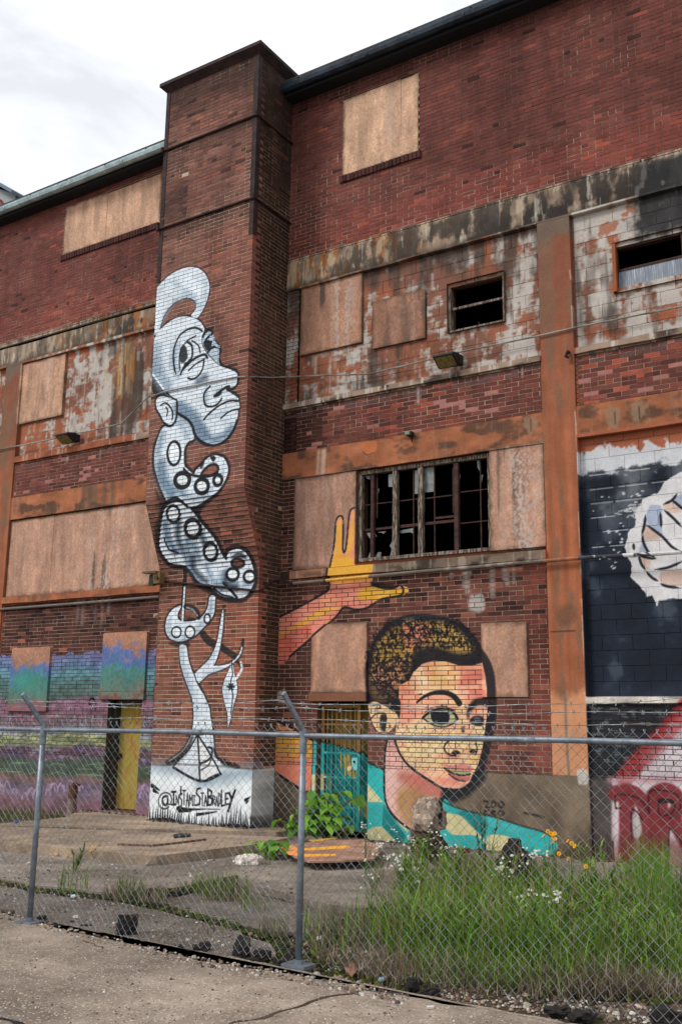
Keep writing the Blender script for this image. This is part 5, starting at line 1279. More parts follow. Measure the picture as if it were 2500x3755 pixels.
# --- eaves, gutters, roof
EY = 12.56
def eave(xa, xb, mat, zg, name):
    mb = MB()      # gutter: half-round section run
    prof = [(EY + .10, .0), (EY + .10, -.06), (EY + .06, -.10), (EY, -.115), (EY - .05, -.09), (EY - .07, -.03), (EY - .075, .005), (EY - .062, .005), (EY - .058, -.03), (EY - .04, -.08)]
    n = max(2, int((xb - xa) / 1.5)); base = 0
    xs = [xa + (xb - xa) * i / n for i in range(n + 1)]
    V = [(x, y, zg + z + (.006 * math.sin(x * 1.7))) for x in xs for (y, z) in prof]; k = len(prof); F = []
    for i in range(n):
        for j in range(k - 1): F.append((i * k + j, (i + 1) * k + j, (i + 1) * k + j + 1, i * k + j + 1))
    F.append(tuple(range(k))); F.append(tuple(n * k + j for j in reversed(range(k))))
    mb.add(V, F); g = mb.build(name, M[mat], warehouse)
    x = xa + .4
    while x < xb:
        b2 = MB(); b2.box(x - .012, x + .012, EY - .085, EY + .1, zg - .004, zg + .012); b2.build('gutter_bracket', M['iron'], g); x += 1.1
    for x in xs[1:-1]:
        b2 = MB(); b2.tube([(x - .02, EY, zg - .047), (x + .02, EY, zg - .047)], .076, 12); b2.build('gutter_joint', M[mat], g)
    sf = MB(); sf.box(xa, xb, EY + .08, Y0 + .02, zg - .16, zg - .10); sf.box(xa, xb, EY + .101, EY + .13, zg - .10, zg + .04); sf.build('soffit', M['soffit'], warehouse)
    rf = MB(); sl_ = .30
    rf.add([(xa, EY - .04, zg + .04), (xb, EY - .04, zg + .04), (xb, Y0 + 6, zg + .04 + sl_ * 6.3), (xa, Y0 + 6, zg + .04 + sl_ * 6.3),
            (xa, EY - .04, zg + .075), (xb, EY - .04, zg + .075), (xb, Y0 + 6, zg + .075 + sl_ * 6.3), (xa, Y0 + 6, zg + .075 + sl_ * 6.3)],
           [(0, 3, 2, 1), (4, 5, 6, 7), (0, 1, 5, 4), (1, 2, 6, 5), (2, 3, 7, 6), (3, 0, 4, 7)])
    rf.build('roof', M['roofing'], warehouse)
eave(TX1 + .004, XR, 'gutter_dark', 12.70, 'gutter')
eave(XL, TX0 - .004, 'gutter_teal', 12.50, 'gutter')

# ------------------------------------------------------------------ the tower (part of the warehouse)
tower = empty('tower', (0, 0, 0), 0, warehouse)
rt = random.Random(9)
tb, ts = MB(), MB()
ZT = 13.02
i = int(math.ceil(.985 / CH))
while (i + 1) * CH < ZT:
    a, b_ = i * CH + .006, (i + 1) * CH - .006; zm = (a + b_) / 2
    yf = tower_y(i * CH + CH * .5) if ZC0 < zm < ZC1 else tower_y(zm)
    dep = .205 if i % 2 else .10
    header = i % 6 == 3; step = .1065 if header else .213
    x = TX1 - (.213 if (i % 2 == 0 or header) else .105); right = TX1; first = True
    xs = [TX1]
    while x > TX0 + .03: xs.append(x); x -= step
    xs.append(TX0)
    for k in range(len(xs) - 1):
        q, p = xs[k] - (0 if k == 0 else .005), xs[k + 1] + (.005 if k < len(xs) - 2 else 0)
        if q - p < .03: continue
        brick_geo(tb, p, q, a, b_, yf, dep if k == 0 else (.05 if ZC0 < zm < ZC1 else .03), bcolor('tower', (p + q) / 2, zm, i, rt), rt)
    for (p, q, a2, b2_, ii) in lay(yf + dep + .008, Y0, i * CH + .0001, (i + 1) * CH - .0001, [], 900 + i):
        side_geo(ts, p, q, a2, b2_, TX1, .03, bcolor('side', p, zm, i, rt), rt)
    i += 1
tag(tb.build('front_brickwork', M['tower_brick'], tower), kind='stuff')
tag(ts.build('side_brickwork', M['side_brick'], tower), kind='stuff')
core = MB()
core.box(TX0 + .008, TX1 - .0075, YU + .0045, Y0 + .05, ZC1 + .001, ZT - .01)
core.box(TX0 + .008, TX1 - .0077, YL + .0045, Y0 + .051, .98, ZC0 - .001)
nst = int(round((ZC1 - ZC0) / CH))
for k in range(nst):
    z = ZC0 + k * CH
    core.box(TX0 + .008, TX1 - .0076, tower_y(z + CH * .5) + .006, Y0 + .0505, z - .001, z + CH + .001)
core.build('mortar', M['tower_mortar'], tower)
sm = MB()
sm.add([(TX1 - .0045, YL + .22, .98), (TX1 - .0045, Y0 + .01, .98), (TX1 - .0045, Y0 + .01, ZT - .02), (TX1 - .0045, YU + .22, ZT - .02), (TX1 - .0045, YU + .22, ZC1), (TX1 - .0045, YL + .22, ZC0)], [(0, 1, 2, 3, 4, 5)])
sm.build('side_mortar', M['side_mortar'], tower)
lf = MB()
lf.add([(TX0, YL, .98), (TX0, Y0, .98), (TX0, Y0, ZT), (TX0, YU, ZT), (TX0, YU, ZC1), (TX0, YL, ZC0)], [(0, 5, 4, 3, 2, 1)], lin((86, 52, 44)))
lf.build('far_side', M['attr'], tower)
pl = MB(); pl.box(TX0 + .02, TX1 - .004, YL - .012, Y0 - .013, -.1, .982, jit=.004)
pl.build('plinth', M['tower_plinth'], tower, bevel=.008)
# iron straps: corner angles, bands, cap
def corner(z0_, z1_, x, name='corner_iron'):
    mb = MB()
    s_ = 1 if x > -10 else -1
    xa_, xb_ = (x - .085, x + .006) if s_ > 0 else (x - .006, x + .075)
    mb.box(xa_, xb_, YU - .010, YU + .004, z0_, z1_, jit=.002)
    xs_ = (x + .0005, x + .0105) if s_ > 0 else (x - .0105, x - .0005)
    mb.box(xs_[0], xs_[1], YU - .0095, YU + .10, z0_, z1_, jit=.001)
    mb.build(name, M['iron'], tower)
corner(9.58, 10.20, TX1); corner(10.24, 11.74, TX1); corner(11.78, 12.99, TX1)
corner(10.46, 11.74, TX0); corner(11.78, 12.99, TX0); corner(9.2, 10.4, TX0)
for z in (11.76, 10.22):
    mb = MB(); mb.tube([(TX0 - .02, YU - .022, z), (TX1 + .02, YU - .022, z)], .02, 8); mb.build('iron_band', M['iron'], tower)
    mb = MB(); mb.tube([(TX1 + .022, YU - .03, z), (TX1 + .022, Y0, z)], .018, 8); mb.build('iron_band', M['iron'], tower)
    for x in (TX1 + .015, TX0 - .015):
        mb = MB(); mb.tube([(x, YU - .05, z - .045), (x, YU - .05, z + .05)], .03, 8); mb.build('strap_bolt', M['iron'], tower)
mb = MB(); mb.box(TX0 - .02, TX1 + .02, YU - .02, Y0 + .2, ZT - .03, ZT + .02); mb.box(TX0 - .11, TX1 + .11, YU - .11, Y0 + .3, ZT + .02, ZT + .085, jit=.004)
mb.add([(TX0 - .11, YU - .11, ZT + .02), (TX1 + .11, YU - .11, ZT + .02), (TX1 + .008, YU - .004, ZT - .09), (TX0 - .008, YU - .004, ZT - .09)], [(0, 1, 2, 3)])
mb.add([(TX1 + .11, YU - .11, ZT + .02), (TX1 + .11, Y0 + .2, ZT + .02), (TX1 + .008, Y0 + .2, ZT - .09), (TX1 + .008, YU - .004, ZT - .09)], [(0, 1, 2, 3)])
mb.build('cap', M['iron'], tower)

# ------------------------------------------------------------------ lamps, cable and conduit on the walls
def along(pts, fn): return [tuple(fn(p[0], p[1])) for p in pts]
def densify(P, step=.25, wob=.006, seed=1):
    r = random.Random(seed); out = [P[0]]
    for a, b_ in zip(P[:-1], P[1:]):
        L = math.dist(a, b_); n = max(1, int(L / step))
        for k in range(1, n + 1):
            t = k / n; out.append(tuple(a[i] * (1 - t) + b_[i] * t + (r.uniform(-wob, wob) if (i == 2 and k < n) else 0) for i in range(3)))
    return out
wf = lambda o: (lambda px, py: onY(px, py, Y0 - o))
cab = along([(2640, 1093), (2500, 1123), (2099, 1203), (1982, 1230), (1900, 1247), (1696, 1288), (1553, 1323), (1362, 1370), (1325, 1373), (1191, 1376), (1050, 1382)], wf(.06))
cab += along([(1000, 1385), (945, 1382)], lambda px, py: onX(px, py, TX1 + .03))
cab += along([(900, 1381), (870, 1382), (754, 1405), (607, 1436), (545, 1456)], lambda px, py: onY(px, py, YU - .025))
mb = MB(); mb.tube(densify(cab, .3, .004, 3), .013, 6); tag(mb.build('cable', M['cable']), 'thin grey power cable running across the infill and over the painted tower face', 'cable')
cab2 = along([(552, 1446), (446, 1553), (330, 1580), (295, 1586), (214, 1605), (0, 1649), (-160, 1690)], wf(.06))
mb = MB(); mb.tube(densify(cab2, .3, .004, 4), .013, 6); tag(mb.build('cable', M['cable']), 'thin cable bent downwards from the tower to the floodlight on the left wall', 'cable')
con = along([(2640, 2016), (2500, 2025), (2145, 2044), (2007, 2056), (1900, 2064), (1706, 2082), (1553, 2094), (1369, 2112), (1206, 2128), (1075, 2139)], wf(.11))
mb = MB(); mb.tube(con, .026, 8); tag(mb.build('conduit', M['conduit']), 'straight steel conduit under the ledge of the broken window, partly painted yellow', 'pipe')
con = along([(1070, 2139), (1050, 2132)], wf(.10)) + along([(1019, 2127), (1000, 2130), (962, 2161), (948, 2166)], lambda px, py: onX(px, py, TX1 + .04)) + along([(930, 2165), (828, 2154), (716, 2143), (600, 2132)], lambda px, py: onY(px, py, YL - .035))
mb = MB(); mb.tube(con, .02, 8); tag(mb.build('conduit', M['iron']), 'rusty bent conduit wrapped round the tower corner below the tentacle mural', 'pipe')
con = along([(585, 2188), (306, 2211), (19, 2233), (-150, 2246)], wf(.05))
mb = MB(); mb.tube(con, .026, 8); tag(mb.build('conduit', M['conduit']), 'dark conduit under the long ledge left of the tower', 'pipe')

def floodlight(px, py, label, sc=1.0, yaw=0.0):
    p = onY(px, py, Y0 - .16)
    t = empty('floodlight', tuple(p), yaw); tag(t, label, 'lamp', 'floodlights on the wall')
    w_, d_ = .17 * sc, .16 * sc
    # wedge housing: deep at the back, lens on the slanting underside facing down and out
    prof = [(-d_, .02), (-d_, .055), (.05, .10), (.09, .06), (.09, -.09), (.03, -.10)]   # y, z
    mb = MB(); V = [(-w_, y, z * sc) for y, z in prof] + [(w_, y, z * sc) for y, z in prof]; n = len(prof)
    mb.add(V, [tuple(range(n)), tuple(range(2 * n - 1, n - 1, -1))] + [(i, n + i, n + (i + 1) % n, (i + 1) % n) for i in range(n)])
    mb.build('housing', M['lamp_black'], t, bevel=.006)
    mb = MB(); a, b_ = Vector((-d_ + .012, .016 * sc)), Vector((.028, -.095 * sc)); nrm = Vector((-(b_ - a).y, (b_ - a).x)).normalized() * -.008
    pts = [(a.x, a.y), (b_.x, b_.y)]
    mb.add([(-w_ * .86, a.x, a.y - .008), (w_ * .86, a.x, a.y - .008), (w_ * .86, b_.x - .006, b_.y - .006), (-w_ * .86, b_.x - .006, b_.y - .006)], [(0, 1, 2, 3)])
    mb.build('lens', M['lamp_glass'], t)
    mb = MB(); mb.box(w_ * .35, w_ * 1.12, .05, .155, -.075 * sc, .075 * sc, jit=.003); mb.build('junction_box', M['lamp_black'], t, bevel=.006)
    mb = MB(); mb.tube([(w_ * .7, .10, .07 * sc), (w_ * .7, .10, .14 * sc)], .022, 8); mb.build('conduit_fitting', M['cable'], t)
    return t
floodlight(1640, 1320, 'black floodlight with a yellowed lens on the pale infill below the small square window')
floodlight(248, 1606, 'black floodlight with a yellowed lens on the terracotta wall left of the tower')
p = onY(1504, 1594, Y0 - .06)
t = empty('sensor_lamp', tuple(p)); tag(t, 'small greenish security lamp above the broken window', 'lamp')
mb = MB(); mb.box(-.045, .045, -.05, .05, -.03, .04, jit=.004); mb.build('housing', M['lamp_black'], t, bevel=.006)
mb = MB(); mb.box(-.05, .03, -.09, -.051, -.02, .035, lin((118, 132, 112)), jit=.004); mb.build('lens', M['attr'], t, bevel=.004)
mb = MB(); mb.tube([(.01, .03, -.03), (.01, .04, -.1)], .012, 6); mb.build('bracket', M['iron'], t)
p = onY(588, 2115, 12.2)
t = empty('bracket_lamp', tuple(p)); tag(t, 'rusty broken bracket lamp at the left corner of the tower', 'lamp')
mb = MB(); mb.box(-.10, .04, -.06, .06, -.12, .07, lin((116, 92, 58)), jit=.012); mb.build('junction_box', M['attr'], t, bevel=.008)
mb = MB(); mb.box(-.32, -.02, -.09, .07, .06, .085, lin((94, 80, 58)), jit=.01); mb.build('shade', M['attr'], t)
mb = MB(); mb.box(-.22, -.12, -.03, .05, -.14, .05, lin((46, 52, 44)), jit=.008); mb.build('bracket', M['attr'], t)
mb = MB(); mb.tube([(-.01, -.07, -.02), (-.01, -.10, -.02)], .035, 8, lin((70, 62, 44))); mb.build('socket', M['attr'], t)
for px, py, lab in ((337, 2562, 'rusty hook on the painted bricks beside the yellow door'), (2082, 1290, 'rusty stub bolt at the edge of the pilaster')):
    p = onY(px, py, Y0 - .05); mb = MB(); mb.tube([(0, .06, 0), (0, -.02, 0), (.0, -.05, -.03), (-.02, -.05, -.08), (.02, -.04, -.10)], .022, 7)
    o = mb.build('wall_hook', M['iron']); o.location = tuple(p); tag(o, lab, 'hook')

# ------------------------------------------------------------------ ground
def gmat(name, base, alt, speck=0.0, scale=1.0, dark=None, moss=0.0):
    m, nt, b = newmat(name)
    p = pos(nt)
    n1 = noise(nt, 0.8 * scale, 6, 0.62, p); n2 = noise(nt, 38, 4, 0.7, p); n3 = noise(nt, 4.2 * scale, 5, 0.6, p)
    c = mixc(nt, ramp(nt, n1, [(.40, grey(0)), (.58, grey(1))]), L4(base), L4(alt))
    c = mixc(nt, ramp(nt, noise(nt, .33, 4, .6, p, .6), [(.45, grey(0)), (.62, grey(.55))]), c, L4(tuple(int(v * .72) for v in alt)))
    c = mixc(nt, 1.0, c, ramp(nt, n3, [(.28, grey(.74)), (.7, grey(1.2))]), 'MULTIPLY')
    c = mixc(nt, 1.0, c, ramp(nt, n2, [(.25, grey(.62)), (.75, grey(1.34))]), 'MULTIPLY')
    if speck:
        v = nd(nt, 'ShaderNodeTexVoronoi'); v.inputs['Scale'].default_value = 74; nt.links.new(p, v.inputs['Vector'])
        sp = nd(nt, 'ShaderNodeSeparateColor'); nt.links.new(v.outputs['Color'], sp.inputs[0])
        sel = mathn(nt, 'MULTIPLY', mathn(nt, 'GREATER_THAN', sp.outputs[0], 1 - speck), mathn(nt, 'LESS_THAN', v.outputs['Distance'], .42))
        c = mixc(nt, sel, c, ramp(nt, sp.outputs[1], [(.0, L4((206, 198, 186))), (.45, L4((186, 160, 134))), (.7, L4((90, 72, 60))), (1., L4((214, 212, 206)))]))
    if moss:
        mo = noise(nt, 2.4, 6, 0.7, p)
        c = mixc(nt, ramp(nt, mo, [(.62 - moss, grey(0)), (.72 - moss, grey(1))]), c, L4((62, 72, 26)))
    nt.links.new(c, b.inputs['Base Color']); b.inputs['Roughness'].default_value = .95
    bump(nt, b, n2, .6, .012)
    return m
M['pavement'] = gmat('aggregate_pavement', (160, 145, 130), (124, 111, 99), .24)
M['yard'] = gmat('old_concrete', (116, 108, 100), (92, 84, 76), .12)
M['yard2'] = gmat('pale_concrete', (148, 136, 124), (112, 103, 94), .09)
M['pad'] = gmat('pad_concrete', (172, 150, 126), (134, 118, 102), .06)
M['dirt'] = gmat('dirt', (86, 70, 56), (66, 54, 42), .14, 1.5, moss=.06)
M['rubble'] = simple('dusty_asphalt', (46, 43, 42), .95, 0, .55, 34, .8, (84, 76, 68), 9, .2, None, (.56, .70))
M['asphalt'] = gmat('black_asphalt', (44, 42, 42), (30, 29, 29), .10)

g = MB()      # one ground sheet that reaches the horizon
GX = [-900, -300, -80] + list(np.arange(-26, 8.1, 1.0)) + [40, 200, 900]; GY = [-900, -200, -40] + list(np.arange(-10, 16.1, 1.0)) + [60, 300, 1500]
V = [(x, y, -.055 + (.012 * mnoise.noise((x * .6, y * .6, 1)) if -26 < x < 8 and -10 < y < 16 else 0)) for x in GX for y in GY]
ny = len(GY); F = [(i * ny + j, (i + 1) * ny + j, (i + 1) * ny + j + 1, i * ny + j + 1) for i in range(len(GX) - 1) for j in range(ny - 1)]
g.add(V, F); tag(g.build('ground', M['dirt']), kind='structure')
def rough_poly(pts, amp, step, seed):
    r = random.Random(seed); out = []
    for a, b_ in zip(pts, pts[1:] + pts[:1]):
        L = math.dist(a, b_); n = max(1, min(60, int(L / step)))
        d = ((b_[1] - a[1]) / L, -(b_[0] - a[0]) / L) if L else (0, 0)
        for k in range(n):
            t = k / n; o = 0 if k == 0 else r.gauss(0, amp)
            out.append((a[0] + (b_[0] - a[0]) * t + d[0] * o, a[1] + (b_[1] - a[1]) * t + d[1] * o))
    return out
def gp(pts, z=0.0): return [tuple(onZ(p[0], p[1], z)[:2]) for p in pts]
def slab(name, poly, z0_, z1_, mat):
    mb = MB(); mb.prism(poly, z0_, z1_)
    o = mb.build(name, mat); bm = bmesh.new(); bm.from_mesh(o.data); bmesh.ops.triangulate(bm, faces=[f for f in bm.faces if len(f.verts) > 4]); bmesh.ops.recalc_face_normals(bm, faces=bm.faces); bm.to_mesh(o.data); bm.free()
    return o
edge = rough_poly(gp([(0, 3345), (150, 3386), (300, 3424), (500, 3466), (700, 3514), (900, 3550), (1095, 3577), (1300, 3612), (1500, 3655), (1700, 3690), (1850, 3715), (2100, 3752), (2300, 3790), (2480, 3830)]), .014, .10, 5)
pv = [(-40, 6.6), (-9.5, 6.35)] + edge + [(-1.2, 5.9), (1, 6.0), (30, 6.2), (30, -30), (-40, -30)]
tag(slab('pavement', pv, -.09, 0.0, M['pavement']), kind='structure')
tag(slab('concrete_yard', rough_poly(gp([(-500, 3120), (-300, 3170), (0, 3240), (140, 3268), (440, 3300), (640, 3345), (830, 3392), (990, 3450), (1010, 3500), (820, 3500), (500, 3440), (250, 3395), (0, 3330), (-500, 3240)]), .02, .15, 6), -.09, -.018, M['yard']), kind='structure')
tag(slab('concrete_yard', rough_poly(gp([(-500, 3050), (-300, 3150), (0, 3224), (140, 3252), (440, 3282), (520, 3266), (650, 3262), (760, 3236), (860, 3216), (930, 3250), (1100, 3296), (1300, 3336), (1420, 3330), (1560, 3260), (1600, 3180), (1500, 3120), (1300, 3060), (900, 3060), (0, 3060)]), .02, .15, 7), -.09, .012, M['yard2']), kind='structure')
tag(slab('concrete_yard', rough_poly(gp([(560, 3302), (700, 3276), (850, 3248), (960, 3282), (1100, 3316), (1270, 3362), (1130, 3420), (960, 3412), (850, 3380), (700, 3342)]), .02, .12, 8), -.09, -.004, M['yard']), kind='structure')
pad_front = rough_poly(gp([(-500, 3010), (0, 3087), (115, 3096), (306, 3117), (536, 3136), (574, 3138), (700, 3124), (949, 3095), (1060, 3070)], .12), .012, .2, 9)[:-8]
pad = pad_front + [(-8.95, 12.2), (-8.9, Y0 - .013), (-13.7, Y0 - .013)] + gp([(240, 2996), (0, 3020), (-300, 3040)], .12)
tag(slab('concrete_pad', pad, -.09, .12, M['pad']), kind='structure')
tag(slab('kerb', rough_poly([(-8.85, 12.30), (-6.0, 12.28), (-3.0, 12.24), (0.5, 12.2), (0.5, Y0 - .014), (-8.85, Y0 - .014)], .012, .3, 10), -.09, .035, M['yard2']), kind='structure')
tag(slab('kerb', rough_poly([(-5.2, 11.5), (-3.0, 11.42), (0.5, 11.3), (0.5, 12.0), (-3.0, 12.06), (-5.2, 12.05)], .02, .3, 12), -.09, -.015, M['yard']), kind='structure')
# cracks filled with dirt in the pavement
def ribbon(name, pts, w_, z, mat, seed):
    r = random.Random(seed); P = densify([(p[0], p[1], z) for p in pts], .06, 0, seed); mb = MB(); L = []; R_ = []
    for i, p in enumerate(P):
        q = P[min(i + 1, len(P) - 1)]; o = P[max(i - 1, 0)]; d = Vector((q[0] - o[0], q[1] - o[1])).normalized(); nrm = Vector((-d.y, d.x)); off = r.gauss(0, .012); ww_ = w_ * r.uniform(.3, 1.5)
        L.append((p[0] + nrm.x * (ww_ + off), p[1] + nrm.y * (ww_ + off), z)); R_.append((p[0] - nrm.x * (ww_ - off), p[1] - nrm.y * (ww_ - off), z))
    n = len(L); mb.add(L + R_, [(i, i + 1, n + i + 1, n + i) for i in range(n - 1)]); return mb.build(name, mat)
tag(ribbon('pavement_crack', gp([(840, 3755), (960, 3735), (1060, 3700), (1180, 3660), (1330, 3632), (1500, 3650)]), .012, .004, M['dirt'], 3), kind='structure')
tag(ribbon('pavement_crack', gp([(0, 3735), (40, 3745), (80, 3765)]), .02, .004, M['asphalt'], 4), kind='structure')
tag(ribbon('pavement_crack', gp([(310, 3450), (350, 3462), (380, 3480)]), .006, .004, M['dirt'], 5), kind='structure')

# moss along the slab edges, gravel, stones (nobody could count them)
def scatter_px(poly, n, seed, z=0.0):
    r = random.Random(seed); xs = [p[0] for p in poly]; ys = [p[1] for p in poly]; out = []
    while len(out) < n:
        x, y = r.uniform(min(xs), max(xs)), r.uniform(min(ys), max(ys)); c = False; j = len(poly) - 1
        for i in range(len(poly)):
            if (poly[i][1] > y) != (poly[j][1] > y) and x < (poly[j][0] - poly[i][0]) * (y - poly[i][1]) / (poly[j][1] - poly[i][1]) + poly[i][0]: c = not c
            j = i
        if c: q = onZ(x, y, z); out.append((q[0], q[1], x, y))
    return out
def pebble(mb, x, y, z, s, col, r):
    a0 = r.uniform(0, 6.28); k = 5; h_ = s * r.uniform(.4, .8); V = [(x + s * r.uniform(.7, 1.2) * math.cos(a0 + i * 6.283 / k), y + s * r.uniform(.7, 1.2) * math.sin(a0 + i * 6.283 / k), z - .002) for i in range(k)]
    T_ = [(x + (v[0] - x) * .55, y + (v[1] - y) * .55, z + h_ * r.uniform(.8, 1.1)) for v in V]
    mb.add(V + T_, [tuple(range(k, 2 * k))] + [(i, (i + 1) % k, k + (i + 1) % k, k + i) for i in range(k)], col)
gr = MB(); rr = random.Random(21)
pal = [(190, 180, 168), (164, 146, 128), (120, 104, 92), (98, 86, 78), (204, 198, 188), (150, 116, 98), (82, 74, 68), (140, 124, 110)]
for poly, n, smin, smax, z in (([(0, 3400), (700, 3560), (1500, 3690), (1900, 3755), (0, 3755)], 900, .003, .009, 0), ([(0, 3340), (700, 3505), (1095, 3570), (1500, 3650), (1500, 3690), (1095, 3605), (700, 3540), (0, 3370)], 900, .004, .016, 0), ([(0, 3335), (700, 3495), (1095, 3560), (1500, 3640), (1500, 3655), (1095, 3585), (700, 3520), (0, 3355)], 700, .006, .02, -.03),
                             ([(0, 3240), (440, 3300), (830, 3390), (990, 3450), (1000, 3500), (500, 3440), (0, 3330)], 320, .005, .018, -.018), ([(0, 3130), (540, 3180), (950, 3130), (1100, 3290), (860, 3220), (440, 3280), (0, 3220)], 300, .006, .022, .012),
                             ([(700, 3400), (1100, 3430), (1400, 3500), (1900, 3640), (2500, 3700), (2500, 3755), (2100, 3740), (1500, 3640), (1000, 3550), (650, 3480)], 1500, .005, .018, -.05), ([(1400, 3110), (2000, 3170), (2500, 3230), (2500, 3300), (1900, 3260), (1350, 3180)], 260, .01, .04, -.05),
                             ([(20, 3010), (560, 3045), (900, 3070), (930, 3090), (560, 3120), (100, 3080)], 120, .006, .018, .12)):
    for (x, y, u, v) in scatter_px(poly, n, int(poly[0][1]) + n, z): pebble(gr, x, y, z, rr.uniform(smin, smax) * (1 if rr.random() < .94 else 1.6), lin(np.array(rr.choice(pal)) * rr.uniform(.75, 1.05)), rr)
tag(gr.build('gravel', M['stone']), kind='stuff')
ms = MB()
def moss_line(pts, n, wid, z, seed):
    r = random.Random(seed); P = gp(pts, z)
    for k in range(n):
        i = r.randrange(len(P) - 1); t = r.random(); x = P[i][0] * (1 - t) + P[i + 1][0] * t + r.gauss(0, wid); y = P[i][1] * (1 - t) + P[i + 1][1] * t + r.gauss(0, wid)
        g_ = r.uniform(.5, 1.15); pebble(ms, x, y, z, r.uniform(.01, .035), lin(np.array(r.choice([(74, 84, 26), (58, 66, 24), (96, 100, 36), (52, 46, 30)])) * g_), r)
moss_line([(-100, 3205), (0, 3230), (140, 3260), (440, 3292), (640, 3335), (830, 3385), (990, 3440)], 900, .05, -.02, 31)
moss_line([(520, 3268), (650, 3264), (760, 3238), (860, 3218)], 180, .03, .0, 32); moss_line([(860, 3420), (1000, 3470), (1100, 3500), (1300, 3560), (1500, 3610)], 900, .16, -.05, 33); moss_line([(1800, 3600), (2100, 3630), (2500, 3640)], 800, .14, -.05, 34); moss_line([(940, 3380), (1100, 3400), (1300, 3460)], 260, .1, -.04, 35)
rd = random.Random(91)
for k in range(1500):  # dark debris strewn along the wall foot, also standing in for contact shadow
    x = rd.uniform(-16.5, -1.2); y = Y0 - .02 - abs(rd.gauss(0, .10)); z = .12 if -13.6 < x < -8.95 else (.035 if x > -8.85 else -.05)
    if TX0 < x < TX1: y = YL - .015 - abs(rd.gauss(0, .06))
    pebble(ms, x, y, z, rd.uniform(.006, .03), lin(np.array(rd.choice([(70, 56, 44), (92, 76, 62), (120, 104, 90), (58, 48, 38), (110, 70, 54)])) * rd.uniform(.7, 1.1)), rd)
tag(ms.build('moss_dirt_shade', M['stone']), kind='stuff')

# ------------------------------------------------------------------ grass and wild plants
def blade(mb, x, y, z, h_, w_, lean, az, col, r, seg=3):
    pts = []; dx, dy = math.cos(az), math.sin(az); px_, py_ = -dy, dx
    for k in range(seg + 1):
        t = k / seg; o = lean * t * t * h_; pts.append((x + dx * o, y + dy * o, z + h_ * t * (1 - .25 * abs(lean) * t)))
    V = []
    for k, p in enumerate(pts):
        ww_ = w_ * (1 - .9 * (k / seg) ** 1.4)
        V += [(p[0] - px_ * ww_, p[1] - py_ * ww_, p[2]), (p[0] + px_ * ww_, p[1] + py_ * ww_, p[2])]
    mb.add(V, [(2 * k, 2 * k + 1, 2 * k + 3, 2 * k + 2) for k in range(seg)], col)
GREEN = [(112, 150, 40), (88, 124, 34), (132, 172, 54), (66, 98, 32), (146, 176, 66)]; STRAW = [(150, 132, 104), (120, 104, 84), (176, 160, 130), (104, 92, 80), (132, 116, 100)]
gm = MB(); rg = random.Random(41)
def grow(poly, n, hmin, hmax, pal_, seed, z=-.05, clump=.55, w_=.0035, lean=.5, mix=0.0):
    for (x, y, u, v) in scatter_px(poly, n, seed, 0):
        d = mnoise.noise((x * 1.5, y * 1.5, seed * .7))
        if rg.random() < clump * (0.5 - d): continue
        h_ = rg.uniform(hmin, hmax) * (1 + .35 * d)
        col = rg.choice(STRAW if rg.random() < mix else pal_)
        blade(gm, x, y, z, h_, w_ * rg.uniform(.7, 1.5), rg.uniform(.05, lean), rg.uniform(0, 6.28), lin(np.array(col) * rg.uniform(.75, 1.12)), rg)
main = [(1330, 3440), (1420, 3320), (1560, 3240), (1700, 3190), (1950, 3200), (2080, 3230), (2300, 3240), (2500, 3230), (2560, 3420), (2500, 3560), (2100, 3580), (1750, 3560), (1450, 3520)]
grow(main, 5200, .10, .36, GREEN, 51, mix=.12, lean=1.1, clump=.8)
grow([(1400, 3420), (1520, 3260), (1700, 3220), (1850, 3260), (1850, 3480), (1600, 3520), (1420, 3490)], 2200, .2, .52, GREEN, 52, mix=.06, w_=.0042, lean=.9, clump=.8)
grow([(1820, 3360), (2050, 3330), (2050, 3520), (1850, 3540)], 1200, .2, .5, GREEN, 56)
grow([(2320, 3250), (2460, 3260), (2470, 3420), (2340, 3430)], 1500, .35, .75, [(104, 146, 50), (126, 164, 66), (88, 128, 44)], 53, lean=.35, w_=.003)
grow([(1130, 3400), (1330, 3380), (1450, 3500), (1800, 3550), (2500, 3570), (2560, 3640), (2100, 3640), (1700, 3625), (1400, 3590), (1180, 3520)], 4600, .05, .20, STRAW, 54, lean=1.6, clump=.7, w_=.003)
grow([(1100, 3380), (1330, 3340), (1420, 3440), (1300, 3500), (1130, 3470)], 320, .1, .32, GREEN, 55, mix=.45)
grow([(0, 2985), (230, 2975), (235, 3000), (0, 3022)], 900, .08, .26, [(96, 104, 44), (120, 118, 60), (80, 92, 38)], 57, z=0, mix=.25)
for cx_, cy_, n, hh, mx in ((480, 3285, 150, .35, .35), (430, 3290, 110, .22, .9), (560, 3300, 110, .2, .8), (268, 3262, 60, .42, .0), (800, 3290, 200, .3, .35), (860, 3300, 120, .28, .5), (760, 3270, 70, .25, .3), (950, 3170, 50, .26, .2), (700, 3260, 60, .14, .3), (940, 3330, 50, .2, .2), (1000, 3420, 100, .16, .8), (780, 3420, 60, .1, .8), (1190, 3150, 40, .2, .2), (2230, 3600, 60, .3, .5), (1500, 3600, 60, .2, .9)):
    grow([(cx_ - 55, cy_ - 14), (cx_ + 55, cy_ - 14), (cx_ + 55, cy_ + 14), (cx_ - 55, cy_ + 14)], n, hh * .4, hh, [(110, 138, 52), (88, 118, 40), (130, 150, 76)], cx_ + cy_, z=0, clump=.2, mix=mx)
grow([(1450, 3300), (1900, 3240), (2500, 3260), (2560, 3560), (2100, 3590), (1500, 3560)], 3200, .12, .4, GREEN, 58, mix=.05, lean=1.2, clump=.5, w_=.004)
